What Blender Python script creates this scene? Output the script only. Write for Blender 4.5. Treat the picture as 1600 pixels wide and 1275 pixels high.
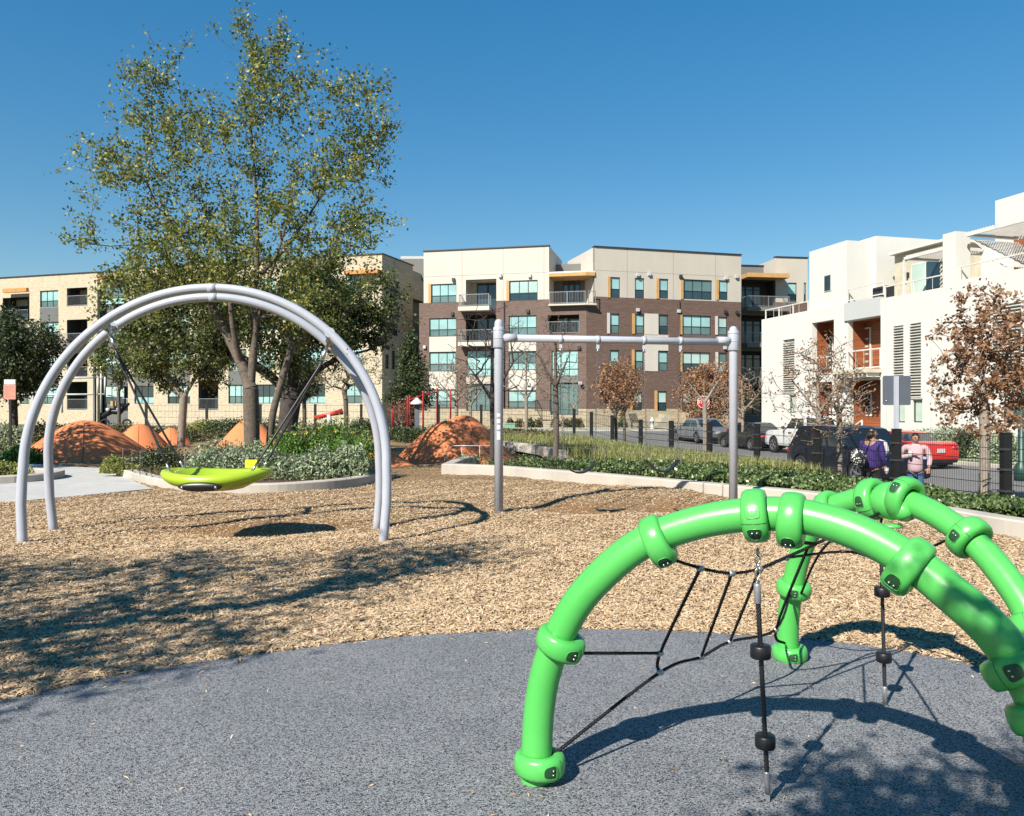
import bpy, math, random
import numpy as np
from mathutils import Vector, Matrix
random.seed(7)
RNG = np.random.default_rng(7)
R = math.radians
scene = bpy.context.scene
for o in list(bpy.data.objects): bpy.data.objects.remove(o)
COL = scene.collection

# ---------------------------------------------------------------- camera
F = 1230.0            # focal length in pixels of a 1600 px wide picture
CH = 1.6              # eye height
cd = bpy.data.cameras.new('camera'); cam = bpy.data.objects.new('camera', cd); COL.objects.link(cam)
cd.sensor_width = 36; cd.lens = 36 * F / 1600; cd.clip_start = 0.05; cd.clip_end = 3000
cam.location = (0, 0, CH); cam.rotation_euler = (R(90), 0, 0); scene.camera = cam
# ---------------------------------------------------------------- world and sun
SD = Vector((-0.70, -0.97, 1.0)).normalized()      # towards the sun
elev = math.asin(SD.z); azim = math.atan2(SD.x, SD.y)
SKYG, SKYS, SKYSAT = 0.70, 0.103, 1.66
w = bpy.data.worlds.new('World'); scene.world = w; w.use_nodes = True
nt = w.node_tree; nt.nodes.clear()
out = nt.nodes.new('ShaderNodeOutputWorld'); bg = nt.nodes.new('ShaderNodeBackground')
sky = nt.nodes.new('ShaderNodeTexSky'); sky.sky_type = 'NISHITA'; sky.sun_disc = False
sky.sun_elevation = elev; sky.sun_rotation = azim; sky.altitude = 300; sky.air_density = 1.25
sky.dust_density = 0.0; sky.ozone_density = 3.6
bg.inputs[1].default_value = SKYS
hs = nt.nodes.new('ShaderNodeHueSaturation'); hs.inputs['Hue'].default_value = 0.499; hs.inputs['Saturation'].default_value = SKYSAT
gm = nt.nodes.new('ShaderNodeGamma'); gm.inputs[1].default_value = SKYG
nt.links.new(sky.outputs[0], gm.inputs[0]); nt.links.new(gm.outputs[0], hs.inputs['Color'])
nt.links.new(hs.outputs[0], bg.inputs[0]); nt.links.new(bg.outputs[0], out.inputs[0])
sl = bpy.data.lights.new('sun', 'SUN'); sl.energy = 5.0; sl.angle = R(0.53); sl.color = (1, 0.94, 0.84)
so = bpy.data.objects.new('sun', sl); COL.objects.link(so)
so.rotation_euler = (-SD).to_track_quat('-Z', 'Y').to_euler()
scene.view_settings.view_transform = 'Standard'; scene.view_settings.look = 'None'
scene.view_settings.exposure = 0.95; scene.view_settings.gamma = 1
scene.render.resolution_x = 1024; scene.render.resolution_y = 816

# ---------------------------------------------------------------- tags and small helpers
def tag(o, label=None, cat=None, group=None, kind=None):
    if label: o['label'] = label
    if cat: o['category'] = cat
    if group: o['group'] = group
    if kind: o['kind'] = kind
    return o
def empty(name, loc=(0, 0, 0), rz=0, label=None, cat=None, group=None):
    o = bpy.data.objects.new(name, None); COL.objects.link(o); o.location = loc
    o.rotation_euler = (0, 0, rz); o.empty_display_size = 0.2
    return tag(o, label, cat, group)
def link_mesh(name, me, parent=None):
    o = bpy.data.objects.new(name, me); COL.objects.link(o)
    if parent is not None: o.parent = parent
    return o
def copy_tree(o, parent=None):
    c = o.copy(); COL.objects.link(c); c.parent = parent
    for ch in [x for x in o.children]: copy_tree(ch, c)
    return c
def np_mesh(name, V, Fc, mat, smooth=False):
    V = np.asarray(V, dtype=np.float32); Fc = np.asarray(Fc, dtype=np.int32)
    me = bpy.data.meshes.new(name); k = Fc.shape[1]; n = len(Fc)
    me.vertices.add(len(V)); me.vertices.foreach_set('co', V.ravel())
    me.loops.add(n * k); me.loops.foreach_set('vertex_index', Fc.ravel())
    me.polygons.add(n); me.polygons.foreach_set('loop_start', np.arange(0, n * k, k, dtype=np.int32))
    me.polygons.foreach_set('loop_total', np.full(n, k, dtype=np.int32))
    if smooth: me.polygons.foreach_set('use_smooth', np.ones(n, dtype=bool))
    me.update(calc_edges=True); me.materials.append(mat); return me

class MB:
    """collects faces and links them as ONE mesh object"""
    def __init__(s): s.v = []; s.f = []; s.sm = []
    def face(s, pts, sm=False):
        i = len(s.v); s.v += [tuple(p) for p in pts]; s.f.append(list(range(i, i + len(pts)))); s.sm.append(sm)
    def box(s, x0, x1, y0, y1, z0, z1, M=None):
        P = [(x0,y0,z0),(x1,y0,z0),(x1,y1,z0),(x0,y1,z0),(x0,y0,z1),(x1,y0,z1),(x1,y1,z1),(x0,y1,z1)]
        if M is not None: P = [M @ Vector(p) for p in P]
        i = len(s.v); s.v += [tuple(p) for p in P]
        for q in ((0,3,2,1),(4,5,6,7),(0,1,5,4),(1,2,6,5),(2,3,7,6),(3,0,4,7)):
            s.f.append([i + k for k in q]); s.sm.append(False)
        return s
    def bar(s, a, b, w, h=None, up=(0, 0, 1)):
        a = Vector(a); b = Vector(b); d = b - a; L = d.length
        if L < 1e-6: return s
        h = w if h is None else h; d.normalize(); upv = Vector(up)
        if abs(d.dot(upv)) > 0.98: upv = Vector((0, 1, 0))
        r = d.cross(upv).normalized(); u = r.cross(d)
        M = Matrix(((r.x, u.x, d.x, a.x), (r.y, u.y, d.y, a.y), (r.z, u.z, d.z, a.z), (0, 0, 0, 1)))
        return s.box(-w/2, w/2, -h/2, h/2, 0, L, M)
    def tube(s, pts, rad, n=10, caps=True, lobes=0, lamp=0.12, twist=0.0, sm=True):
        pts = [Vector(p) for p in pts]; N = len(pts)
        if not hasattr(rad, '__len__'): rad = [rad] * N
        T = []
        for i in range(N):
            t = pts[min(i + 1, N - 1)] - pts[max(i - 1, 0)]; T.append(t.normalized())
        up = Vector((0, 0, 1)) if abs(T[0].z) < 0.9 else Vector((0, 1, 0))
        r = T[0].cross(up).normalized(); base = len(s.v); dist = 0
        for i in range(N):
            r = (r - T[i] * r.dot(T[i])).normalized(); u = T[i].cross(r)
            if i: dist += (pts[i] - pts[i-1]).length
            for k in range(n):
                a = 2 * math.pi * k / n; q = rad[i]
                if lobes: q *= 1 - lamp * (0.5 - 0.5 * math.cos(lobes * a))
                a2 = a + twist * dist
                s.v.append(tuple(pts[i] + (r * math.cos(a2) + u * math.sin(a2)) * q))
        for i in range(N - 1):
            for k in range(n):
                a = base + i * n + k; b = base + i * n + (k + 1) % n
                s.f.append([a, b, b + n, a + n]); s.sm.append(sm)
        if caps:
            s.f.append([base + k for k in range(n)][::-1]); s.sm.append(False)
            s.f.append([base + (N-1)*n + k for k in range(n)]); s.sm.append(False)
        return s
    def lathe(s, o, axis, prof, n=16, caps=True, sm=True):
        o = Vector(o); ax = Vector(axis).normalized()
        return s.tube([o + ax * p[1] for p in prof], [p[0] for p in prof], n, caps, sm=sm) if False else s._lathe(o, ax, prof, n, caps, sm)
    def _lathe(s, o, ax, prof, n, caps, sm):
        up = Vector((0, 0, 1)) if abs(ax.z) < 0.9 else Vector((1, 0, 0))
        r = ax.cross(up).normalized(); u = ax.cross(r); b = len(s.v)
        for (q, h) in prof:
            for k in range(n):
                a = 2 * math.pi * k / n; s.v.append(tuple(o + ax * h + (r * math.cos(a) + u * math.sin(a)) * q))
        for i in range(len(prof) - 1):
            for k in range(n):
                a = b + i*n + k; c = b + i*n + (k+1) % n; s.f.append([a, c, c + n, a + n]); s.sm.append(sm)
        if caps:
            s.f.append([b + k for k in range(n)][::-1]); s.sm.append(False)
            s.f.append([b + (len(prof)-1)*n + k for k in range(n)]); s.sm.append(False)
        return s
    def ball(s, c, rx, ry=None, rz=None, n=14, m=9, M=None):
        ry = rx if ry is None else ry; rz = rx if rz is None else rz; c = Vector(c); b = len(s.v)
        for i in range(m + 1):
            t = math.pi * i / m
            for k in range(n):
                a = 2*math.pi*k/n; p = Vector((rx*math.sin(t)*math.cos(a), ry*math.sin(t)*math.sin(a), rz*math.cos(t)))
                if M is not None: p = M @ p
                s.v.append(tuple(c + p))
        for i in range(m):
            for k in range(n):
                a = b+i*n+k; d = b+i*n+(k+1) % n; s.f.append([a, a+n, d+n, d]); s.sm.append(True)
        return s
    def torus(s, c, axis, Rr, r, n=18, m=8, ax_scale=1.0, sx=1.0):
        c = Vector(c); ax = Vector(axis).normalized(); up = Vector((0,0,1)) if abs(ax.z) < .9 else Vector((1,0,0))
        e = ax.cross(up).normalized(); u = ax.cross(e); b = len(s.v)
        for i in range(n):
            a = 2*math.pi*i/n; d = e*math.cos(a)*sx + u*math.sin(a)
            for k in range(m):
                t = 2*math.pi*k/m; s.v.append(tuple(c + d*(Rr + r*math.cos(t)) + ax*(r*ax_scale*math.sin(t))))
        for i in range(n):
            for k in range(m):
                a=b+i*m+k; a2=b+i*m+(k+1)%m; c1=b+((i+1)%n)*m+k; c2=b+((i+1)%n)*m+(k+1)%m
                s.f.append([a,a2,c2,c1]); s.sm.append(True)
        return s
    def build(s, name, mat, parent=None, recalc=True):
        me = bpy.data.meshes.new(name); me.from_pydata(s.v, [], s.f)
        me.polygons.foreach_set('use_smooth', s.sm)
        if recalc and len(s.f) < 20000:
            import bmesh
            bm = bmesh.new(); bm.from_mesh(me); bmesh.ops.recalc_face_normals(bm, faces=bm.faces); bm.to_mesh(me); bm.free()
        me.materials.append(mat); me.update()
        return link_mesh(name, me, parent)

# pixel of the 1600 px picture -> point of the place
def at(px, py, Y): return Vector(((px - 800) / F * Y, Y, CH - (py - 637.5) / F * Y))
def gp(px, py, z=0.0):
    Y = (CH - z) * F / (py - 637.5); return Vector(((px - 800) / F * Y, Y, z))
def spline(P, n=8, closed=False):
    P = [Vector(p) for p in P]; out_ = []; N = len(P)
    for i in range(N if closed else N - 1):
        g = (lambda k: P[k % N]) if closed else (lambda k: P[max(0, min(N - 1, k))])
        a, b, c, d = g(i-1), g(i), g(i+1), g(i+2)
        for j in range(n):
            t = j / n
            out_.append(0.5*((2*b)+(c-a)*t+(2*a-5*b+4*c-d)*t*t+(3*b-a-3*c+d)*t**3))
    if not closed: out_.append(P[-1])
    return out_

# ---------------------------------------------------------------- materials
def newmat(name):
    m = bpy.data.materials.new(name); m.use_nodes = True; n = m.node_tree
    return m, n, n.nodes['Principled BSDF']
def ramp(n, fac, stops):
    r = n.nodes.new('ShaderNodeValToRGB'); n.links.new(fac, r.inputs[0]); e = r.color_ramp.elements
    while len(e) < len(stops): e.new(0.5)
    for i, (p, c) in enumerate(stops): e[i].position = p; e[i].color = (*c, 1)
    return r.outputs[0]
def coords(n, scale=(1, 1, 1)):
    tc = n.nodes.new('ShaderNodeTexCoord'); mp = n.nodes.new('ShaderNodeMapping'); mp.inputs['Scale'].default_value = scale
    n.links.new(tc.outputs['Object'], mp.inputs[0]); return mp.outputs[0]
def noise(n, vec, s, det=4, rough=0.6):
    t = n.nodes.new('ShaderNodeTexNoise'); n.links.new(vec, t.inputs['Vector'])
    t.inputs['Scale'].default_value = s; t.inputs['Detail'].default_value = det; t.inputs['Roughness'].default_value = rough
    return t.outputs[0]
def bump(n, p, h, strength=0.3, dist=0.02):
    b = n.nodes.new('ShaderNodeBump'); b.inputs['Strength'].default_value = strength; b.inputs['Distance'].default_value = dist
    n.links.new(h, b.inputs['Height']); n.links.new(b.outputs[0], p.inputs['Normal'])
def mul(n, a, b, fac=1.0):
    m = n.nodes.new('ShaderNodeMix'); m.data_type = 'RGBA'; m.blend_type = 'MULTIPLY'; m.inputs[0].default_value = fac
    n.links.new(a, m.inputs[6]); n.links.new(b, m.inputs[7]); return m.outputs[2]
AL = .695     # picture is exposed bright, so paints sit a little lower
def plain(name, c, rough=0.6, metal=0.0, var=0.12, scale=3.0, bmp=0.0, bs=60, coat=0.0, spec=0.5, streak=0.0):
    c = tuple(q*AL for q in c)
    m, n, p = newmat(name); v = coords(n)
    lo = tuple(x * (1 - var) for x in c); hi = tuple(min(1, x * (1 + var)) for x in c)
    cc = ramp(n, noise(n, v, scale), [(0.3, lo), (0.7, hi)])
    if streak:      # rain streaks and grime that run down a wall
        cc = mul(n, cc, ramp(n, noise(n, coords(n, (.9, .9, .12)), 1.3, 5, .6), [(.32, (1-streak,)*3), (.62, (1, 1, 1))]))
    n.links.new(cc, p.inputs['Base Color'])
    p.inputs['Roughness'].default_value = rough; p.inputs['Metallic'].default_value = metal
    p.inputs['Coat Weight'].default_value = coat; p.inputs['Coat Roughness'].default_value = 0.06
    p.inputs['Specular IOR Level'].default_value = spec
    if bmp: bump(n, p, noise(n, v, bs), bmp, 0.01)
    return m
def leafmat(name, cols, trans=0.35, rough=0.5):
    m, n, p = newmat(name); g = n.nodes.new('ShaderNodeNewGeometry')
    cols = [tuple(min(1, u*.88) for u in q) for q in cols]; k = len(cols); c = ramp(n, g.outputs['Random Per Island'], [(i / (k - 1), q) for i, q in enumerate(cols)])
    n.links.new(c, p.inputs['Base Color']); p.inputs['Roughness'].default_value = rough
    t = n.nodes.new('ShaderNodeBsdfTranslucent'); n.links.new(c, t.inputs[0])
    mx = n.nodes.new('ShaderNodeMixShader'); mx.inputs[0].default_value = trans
    o_ = n.nodes['Material Output']; n.links.new(p.outputs[0], mx.inputs[1]); n.links.new(t.outputs[0], mx.inputs[2])
    n.links.new(mx.outputs[0], o_.inputs[0]); return m
M = {}
M['steel'] = plain('galvanised_paint', (.50, .52, .59), .34, .0, .04, 6, 0, coat=.2)
M['steel_dark'] = plain('bracket_steel', (.12, .12, .13), .4, .6)
def greenmat():
    m, n, p = newmat('green_powder_coat'); v = coords(n)
    c = ramp(n, noise(n, v, 2.5, 5, .65), [(.3, (.062, .36, .066)), (.7, (.080, .41, .084))])
    dust = ramp(n, noise(n, v, 7, 8, .8), [(.58, (0, 0, 0)), (.80, (.30, .30, .30))])
    mx = n.nodes.new('ShaderNodeMix'); mx.data_type = 'RGBA'; n.links.new(dust, mx.inputs[0]); n.links.new(c, mx.inputs[6]); mx.inputs[7].default_value = (.22, .36, .18, 1)
    vo = n.nodes.new('ShaderNodeTexVoronoi'); vo.inputs['Scale'].default_value = 38; n.links.new(v, vo.inputs['Vector'])
    sp = ramp(n, vo.outputs['Distance'], [(.035, (.55, .6, .5)), (.06, (1, 1, 1))]); n.links.new(mul(n, mx.outputs[2], sp), p.inputs['Base Color'])
    n.links.new(ramp(n, noise(n, v, 11, 6, .7), [(.3, (.26,)*3), (.7, (.44,)*3)]), p.inputs['Roughness']); p.inputs['Coat Weight'].default_value = .12; p.inputs['Coat Roughness'].default_value = .15
    bump(n, p, noise(n, v, 260, 2), .05, .004); return m
M['green'] = greenmat()
M['green_in'] = plain('green_recess', (.05, .30, .08), .4)
M['bolt'] = plain('bolt_zinc', (.62, .62, .58), .25, .9)
M['alu'] = plain('aluminium_ferrule', (.60, .60, .62), .35, .7, .1, 40)
M['rope'] = plain('black_rope', (.030, .030, .033), .45, 0, .3, 60)
M['black_rubber'] = plain('black_rubber', (.012, .012, .014), .38)
M['black_paint'] = plain('black_fence_paint', (.012, .012, .013), .45)
M['lime'] = plain('lime_plastic', (.42, .60, .03), .32, 0, .04, 5, coat=.15)
M['yellow_tag'] = plain('yellow_tag', (.78, .86, .02), .5)
M['label'] = plain('white_sticker', (.75, .72, .70), .5)
M['label_red'] = plain('sticker_print', (.6, .25, .2), .5)
M['cream'] = plain('cream_stucco', (.66, .61, .53), .9, 0, .03, .5, .08, 30, streak=.05)
M['cream2'] = plain('tan_stucco', (.59, .535, .455), .9, 0, .03, .5, .08, 30, streak=.05)
M['greystucco'] = plain('grey_stucco', (.20, .195, .18), .9, 0, .05, .5)
M['panelgrey'] = plain('grey_cement_panel', (.15, .155, .15), .8, 0, .05, .5)
M['white'] = plain('white_stucco', (.75, .735, .675), .85, 0, .025, .35, .05, 25, streak=.035)
M['white_side'] = plain('pale_grey_stucco', (.55, .56, .55), .85, 0, .03, .35)
M['sidewood'] = plain('yellow_lap_siding', (.62, .56, .42), .7)
M['railwhite'] = plain('white_rail_paint', (.75, .72, .66), .45)
M['railgrey'] = plain('grey_rail_paint', (.33, .34, .34), .4, .3)
M['orange_trim'] = plain('ochre_trim', (.60, .34, .12), .7)
M['coping'] = plain('dark_coping', (.06, .06, .07), .5, .4)
M['frame'] = plain('bronze_frame', (.035, .04, .042), .4, .3)
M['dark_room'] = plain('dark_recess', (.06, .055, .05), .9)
M['rim'] = plain('alloy_rim', (.45, .46, .48), .3, .7)
M['tyre'] = plain('tyre', (.015, .015, .016), .8)
M['carglass'] = plain('tinted_glass', (.012, .018, .022), .06, 0, .02, 1, coat=.6)
M['tail'] = plain('tail_lamp', (.5, .02, .02), .2, coat=.5)
M['headlamp'] = plain('head_lamp', (.65, .68, .7), .12, .3)
M['plate'] = plain('number_plate', (.6, .6, .6), .5)
M['concrete'] = plain('concrete', (.56, .51, .44), .85, 0, .10, 1.2, .15, 90, streak=.16)
M['redpaint'] = plain('red_paint', (.55, .03, .03), .4)
M['signgrey'] = plain('sign_back', (.17, .19, .23), .5, .4, .05, 4)
M['pocket_shade'] = plain('pocket_shade_green', (.012, .07, .02), .6)  # dark green that paints the shade inside the clamp notches
M['skin'] = plain('skin', (.40, .21, .14), .5)
M['hair'] = plain('black_hair', (.012, .010, .010), .45)
M['purple'] = plain('purple_cloth', (.045, .02, .17), .85, 0, .15, 20)
M['pinkcloth'] = plain('pale_pink_cloth', (.62, .42, .45), .85)
M['denim'] = plain('denim', (.05, .12, .25), .85, 0, .2, 40)
M['blackcloth'] = plain('dark_cloth', (.02, .02, .022), .85)
M['pinksign'] = plain('salmon_sign', (.62, .27, .20), .6)
M['utility'] = plain('pale_green_box', (.22, .42, .28), .6)
M['teal_door'] = plain('dark_door', (.03, .045, .05), .3)
M['limestone_step'] = plain('step_stone', (.5, .44, .33), .9)

def glassmat(name, c, rough=.08, var=.25):
    m, n, p = newmat(name); v = coords(n, (.3, .3, .5))
    n.links.new(ramp(n, noise(n, v, 1.3, 2), [(.3, tuple(x*(1-var) for x in c)), (.7, tuple(x*(1+var) for x in c))]), p.inputs['Base Color'])
    p.inputs['Roughness'].default_value = rough; p.inputs['Coat Weight'].default_value = .8; p.inputs['Coat Roughness'].default_value = .03
    return m
M['shade'] = glassmat('window_glass_with_lowered_shade', (.24, .40, .39), .2, .15)
M['shade_b'] = glassmat('window_glass_with_pale_blind', (.33, .44, .41), .2, .15)
M['glass_low'] = glassmat('window_glass', (.09, .15, .145))
M['glass_dark'] = glassmat('dark_window_glass', (.02, .04, .05))
M['glass_green'] = glassmat('pale_green_glass', (.36, .45, .38), .2)
M['chain'] = plain('worn_chain', (.20, .20, .20), .5, .5)

# brick and stone: vector follows the wall (u along the wall, z up)
def wallmat(name, direction, c1, c2, mort, bw, bh, mortar, bstr=.25, noise_c=None, soft=0.0):
    m, n, p = newmat(name); tc = n.nodes.new('ShaderNodeTexCoord')
    dp = n.nodes.new('ShaderNodeVectorMath'); dp.operation = 'DOT_PRODUCT'; n.links.new(tc.outputs['Object'], dp.inputs[0])
    dp.inputs[1].default_value = (direction[0], direction[1], 0)
    sp = n.nodes.new('ShaderNodeSeparateXYZ'); n.links.new(tc.outputs['Object'], sp.inputs[0])
    cb = n.nodes.new('ShaderNodeCombineXYZ'); n.links.new(dp.outputs['Value'], cb.inputs[0]); n.links.new(sp.outputs[2], cb.inputs[1])
    b = n.nodes.new('ShaderNodeTexBrick'); n.links.new(cb.outputs[0], b.inputs['Vector']); b.inputs['Scale'].default_value = 1
    b.inputs['Brick Width'].default_value = bw; b.inputs['Row Height'].default_value = bh; b.inputs['Mortar Size'].default_value = mortar
    b.inputs['Color1'].default_value = (*c1, 1); b.inputs['Color2'].default_value = (*c2, 1); b.inputs['Mortar'].default_value = (*mort, 1)
    b.inputs['Mortar Smooth'].default_value = .2; b.inputs['Bias'].default_value = 0
    mp = n.nodes.new('ShaderNodeMapping'); mp.inputs['Scale'].default_value = (1.0, 5.0, 1); n.links.new(cb.outputs[0], mp.inputs[0])
    nz = noise(n, mp.outputs[0], 2.3, 5, .7)
    c = mul(n, b.outputs[0], ramp(n, nz, [(.3, (.50, .50, .49)), (.55, (.80, .80, .80)), (.75, (1.04, 1.0, .97))]))
    n.links.new(c, p.inputs['Base Color']); p.inputs['Roughness'].default_value = .9; bump(n, p, b.outputs[1], -bstr, .02)
    return m
# ---------------------------------------------------------------- lie of the land
def sstep(t): t = np.clip(t, 0, 1); return t * t * (3 - 2 * t)
def xf(y): return np.interp(y, [-10, 9, 13.2, 36.5, 60], [12.6, 9.2, 8.28, 2.88, -2.5])
def H(x, y):
    x = np.asarray(x, float); y = np.asarray(y, float)
    play = np.interp(y, [0, 28, 38, 47, 52, 62, 68, 80], [0, 0, .28, .05, -.42, -.17, -.06, -.03])
    base = np.interp(y, [0, 42, 52, 62, 68, 80], [-.62, -.62, -.42, -.17, -.06, -.03])
    w_ = sstep((x - xf(y) + .9) / 2.2)
    return (1 - w_) * play + w_ * base
def Hf(x, y): return float(H(x, y))

def pin(x, y, poly):
    inside = np.zeros(x.shape, bool); n = len(poly); j = n - 1
    for i in range(n):
        xi, yi = poly[i][0], poly[i][1]; xj, yj = poly[j][0], poly[j][1]
        c = ((yi > y) != (yj > y)) & (x < (xj - xi) * (y - yi) / (yj - yi + 1e-12) + xi)
        inside ^= c; j = i
    return inside

RUB = spline([(-4.6,2.6,0),(-3.6,3.5,0),(-2.78,4.27,0),(-2.30,4.71,0),(-1.65,5.08,0),(-.88,5.43,0),(-.27,5.58,0),(.46,5.66,0),
    (1.35,5.58,0),(2.18,5.36,0),(2.75,4.98,0),(3.1,4.4,0),(3.6,3.5,0),(4.2,2.2,0)], 8) + [Vector((4.6,-5,0)), Vector((-6,-5,0)), Vector((-5.6,1,0))]
PATH = [(-6.95,15.2),(-8.4,12.9),(-9.9,10.4),(-13,6.5),(-26,6.5),(-26,23.2),(-15.5,23.0),(-12.8,21.6),(-10.4,20.2),(-8.5,17.4)]

# mulch material
def mulch_material():
    m, n, p = newmat('wood_chip_mulch'); v = coords(n)
    vo = n.nodes.new('ShaderNodeTexVoronoi'); vo.inputs['Scale'].default_value = 34; n.links.new(coords(n, (1, 1.6, 1)), vo.inputs['Vector'])
    sep = n.nodes.new('ShaderNodeSeparateColor'); n.links.new(vo.outputs['Color'], sep.inputs[0])
    c = ramp(n, sep.outputs[0], [(0, (.03, .017, .008)), (.3, (.14, .08, .036)), (.65, (.33, .22, .11)), (1, (.47, .34, .19))])  # base tones darkened to stand in for shade in gaps between loose chips
    big = ramp(n, noise(n, v, .8, 3), [(.35, (.86, .78, .68)), (.65, (1.05, 1.03, 1.0))])
    c2 = mul(n, c, big)
    # worn, redder hollows under the swings
    at_ = n.nodes.new('ShaderNodeAttribute'); at_.attribute_name = 'worn'
    mx = n.nodes.new('ShaderNodeMix'); mx.data_type = 'RGBA'; n.links.new(at_.outputs['Fac'], mx.inputs[0]); n.links.new(c2, mx.inputs[6])
    wn = ramp(n, noise(n, v, 30, 4, .8), [(.3, (.13, .065, .025)), (.7, (.33, .18, .07))]); n.links.new(wn, mx.inputs[7])
    n.links.new(mx.outputs[2], p.inputs['Base Color']); p.inputs['Roughness'].default_value = .95
    bump(n, p, vo.outputs['Distance'], .9, .03); return m
M['mulch'] = mulch_material()
M['chip'] = leafmat('wood_chips', [(.085, .044, .020), (.32, .21, .11), (.50, .355, .205), (.60, .455, .295), (.395, .26, .14), (.68, .565, .41)], .02, .9)
HOLL = [(-3.35, 10.6, 1.6, .85, .13), (1.2, 12.5, 1.0, .7, .11), (2.65, 12.7, 1.0, .7, .11)]
def worn(x, y):
    r = np.zeros(np.shape(x))
    for (cx, cy, rx, ry, d) in HOLL: r = np.maximum(r, np.exp(-(((x-cx)/rx)**2 + ((y-cy)/ry)**2)))
    return r
def mulch_h(x, y):
    z = .018 * np.sin(x*1.3+.5*y) * np.cos(y*1.1-.6*x) + .012 * np.sin(3.1*x+2.2*y) + .008*np.sin(7.3*x-5*y)
    for (cx, cy, rx, ry, d) in HOLL: z = z - d * np.exp(-(((x-cx)/rx)**2 + ((y-cy)/ry)**2))
    z = z + .10 * np.exp(-(((x-3.5)/2.2)**2 + ((y-14.6)/.9)**2)) + .05*np.exp(-(((x-.2)/1.3)**2 + ((y-13.7)/1.0)**2))
    return z + .02
xs = np.arange(-13, 9.51, .09); ys = np.concatenate([np.arange(2.5, 20, .09), np.arange(20, 36, .35)])
X, Y = np.meshgrid(xs, ys); x, y = X.ravel(), Y.ravel()
z = mulch_h(x, y) + RNG.normal(0, .006, x.size) + np.where(y > 20, H(x, y), 0)
rubm = pin(x, y, RUB); z = np.where(rubm, -.06, z)
# ease down to the rubber edge
rb = np.array([(p.x, p.y) for p in RUB[::2]]); near = y < 7
d = np.full(x.size, 9.0); d[near] = np.sqrt(((x[near, None]-rb[:, 0])**2 + (y[near, None]-rb[:, 1])**2)).min(1)
z = np.where(~rubm, z * np.clip(d/.5, 0, 1) + .004, np.where(d < .16, .004, z))
pm = pin(x, y, PATH); z = np.where(pm, -.05, z)
over = x > np.interp(y, [2, 9.5, 12.1, 15.4, 18.3, 19.2, 36], [11, 6.4, 5.1, 2.75, -.1, -1.4, -3]) + .05
z = np.where(over & (y < 30), -.3, z); z = np.where(H(x, y) < -.03, -.8, z)
nx, ny = len(xs), len(ys); idx = np.arange(nx*ny).reshape(ny, nx)
Fq = np.stack([idx[:-1, :-1].ravel(), idx[:-1, 1:].ravel(), idx[1:, 1:].ravel(), idx[1:, :-1].ravel()], 1)
me = np_mesh('mulch_ground', np.stack([x, y, z], 1), Fq, M['mulch'], True)
a_ = me.attributes.new('worn', 'FLOAT', 'POINT'); a_.data.foreach_set('value', np.clip(worn(x, y)*1.25 - .1, 0, .92).astype(np.float32))
tag(link_mesh('mulch_ground', me), kind='structure')

def chips(name, n, ok, ymin, ymax, xr, size=(.05, .014), label='', zoff=0.004, zf=None, lift=0.0):
    # denser near the eye
    u = RNG.random(n*3); yy = 1/(1/ymin + u*(1/ymax - 1/ymin)); xx = RNG.uniform(-.68, .68, n*3)*yy*1.05
    xx = np.clip(xx, xr[0], xr[1]); k = ok(xx, yy); xx, yy = xx[k][:n], yy[k][:n]; n = len(xx)
    L = np.abs(RNG.normal(size[0], size[0]*.4, n))*.5 + .008; W = RNG.uniform(.4, 1.3, n)*size[1]*.5
    a = RNG.uniform(0, math.pi*2, n); t = RNG.normal(0, .34, n); zz = zf(xx, yy) + zoff + (RNG.random(n)**2)*lift
    dx, dy, dz = np.cos(a)*np.cos(t), np.sin(a)*np.cos(t), np.sin(t); nx_, ny_ = -np.sin(a), np.cos(a)
    th = RNG.uniform(.002, .007, n)
    P = [np.stack([xx-dx*L, yy-dy*L, zz-dz*L], 1), np.stack([xx+nx_*W, yy+ny_*W, zz+th*.3], 1),
         np.stack([xx+dx*L, yy+dy*L, zz+dz*L], 1), np.stack([xx-nx_*W, yy-ny_*W, zz+th*.3], 1), np.stack([xx, yy, zz+th+.003], 1)]
    V = np.stack(P, 1).reshape(-1, 3); b = np.arange(n)[:, None]*5
    T = np.concatenate([b+np.array([[0, 1, 4]]), b+np.array([[1, 2, 4]]), b+np.array([[2, 3, 4]]), b+np.array([[3, 0, 4]])])
    o = link_mesh(name, np_mesh(name, V, T, M['chip'])); return tag(o, label, 'wood chips', kind='stuff')
RUBA = [(p.x, p.y) for p in RUB]
RBE = np.array(RUBA)[:112]
def mulch_e(xx, yy):
    z_ = mulch_h(xx, yy); k = np.where((yy < 7))[0]; f_ = np.ones(len(xx))
    for c0 in range(0, len(k), 20000):
        q = k[c0:c0+20000]; f_[q] = np.clip(np.sqrt(((xx[q, None]-RBE[None, :, 0])**2 + (yy[q, None]-RBE[None, :, 1])**2).min(1))/.5, 0, 1)
    return z_*f_ + .004
def okm(xx, yy):
    return (~pin(xx, yy, RUBA)) & (~pin(xx, yy, PATH)) & (RNG.random(xx.size) > .9*worn(xx, yy)) & (xx < np.interp(yy, [2, 9.5, 12.1, 15.4, 18.3], [11, 6.35, 5.0, 2.6, -.3]))
chips('wood_chip', 215000, okm, 3.9, 17, (-12, 9), label='loose tan wood chips covering the playground floor', zf=mulch_e, size=(.044, .014), zoff=.003, lift=.016)
rba = np.array(RUBA[:120])
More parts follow.
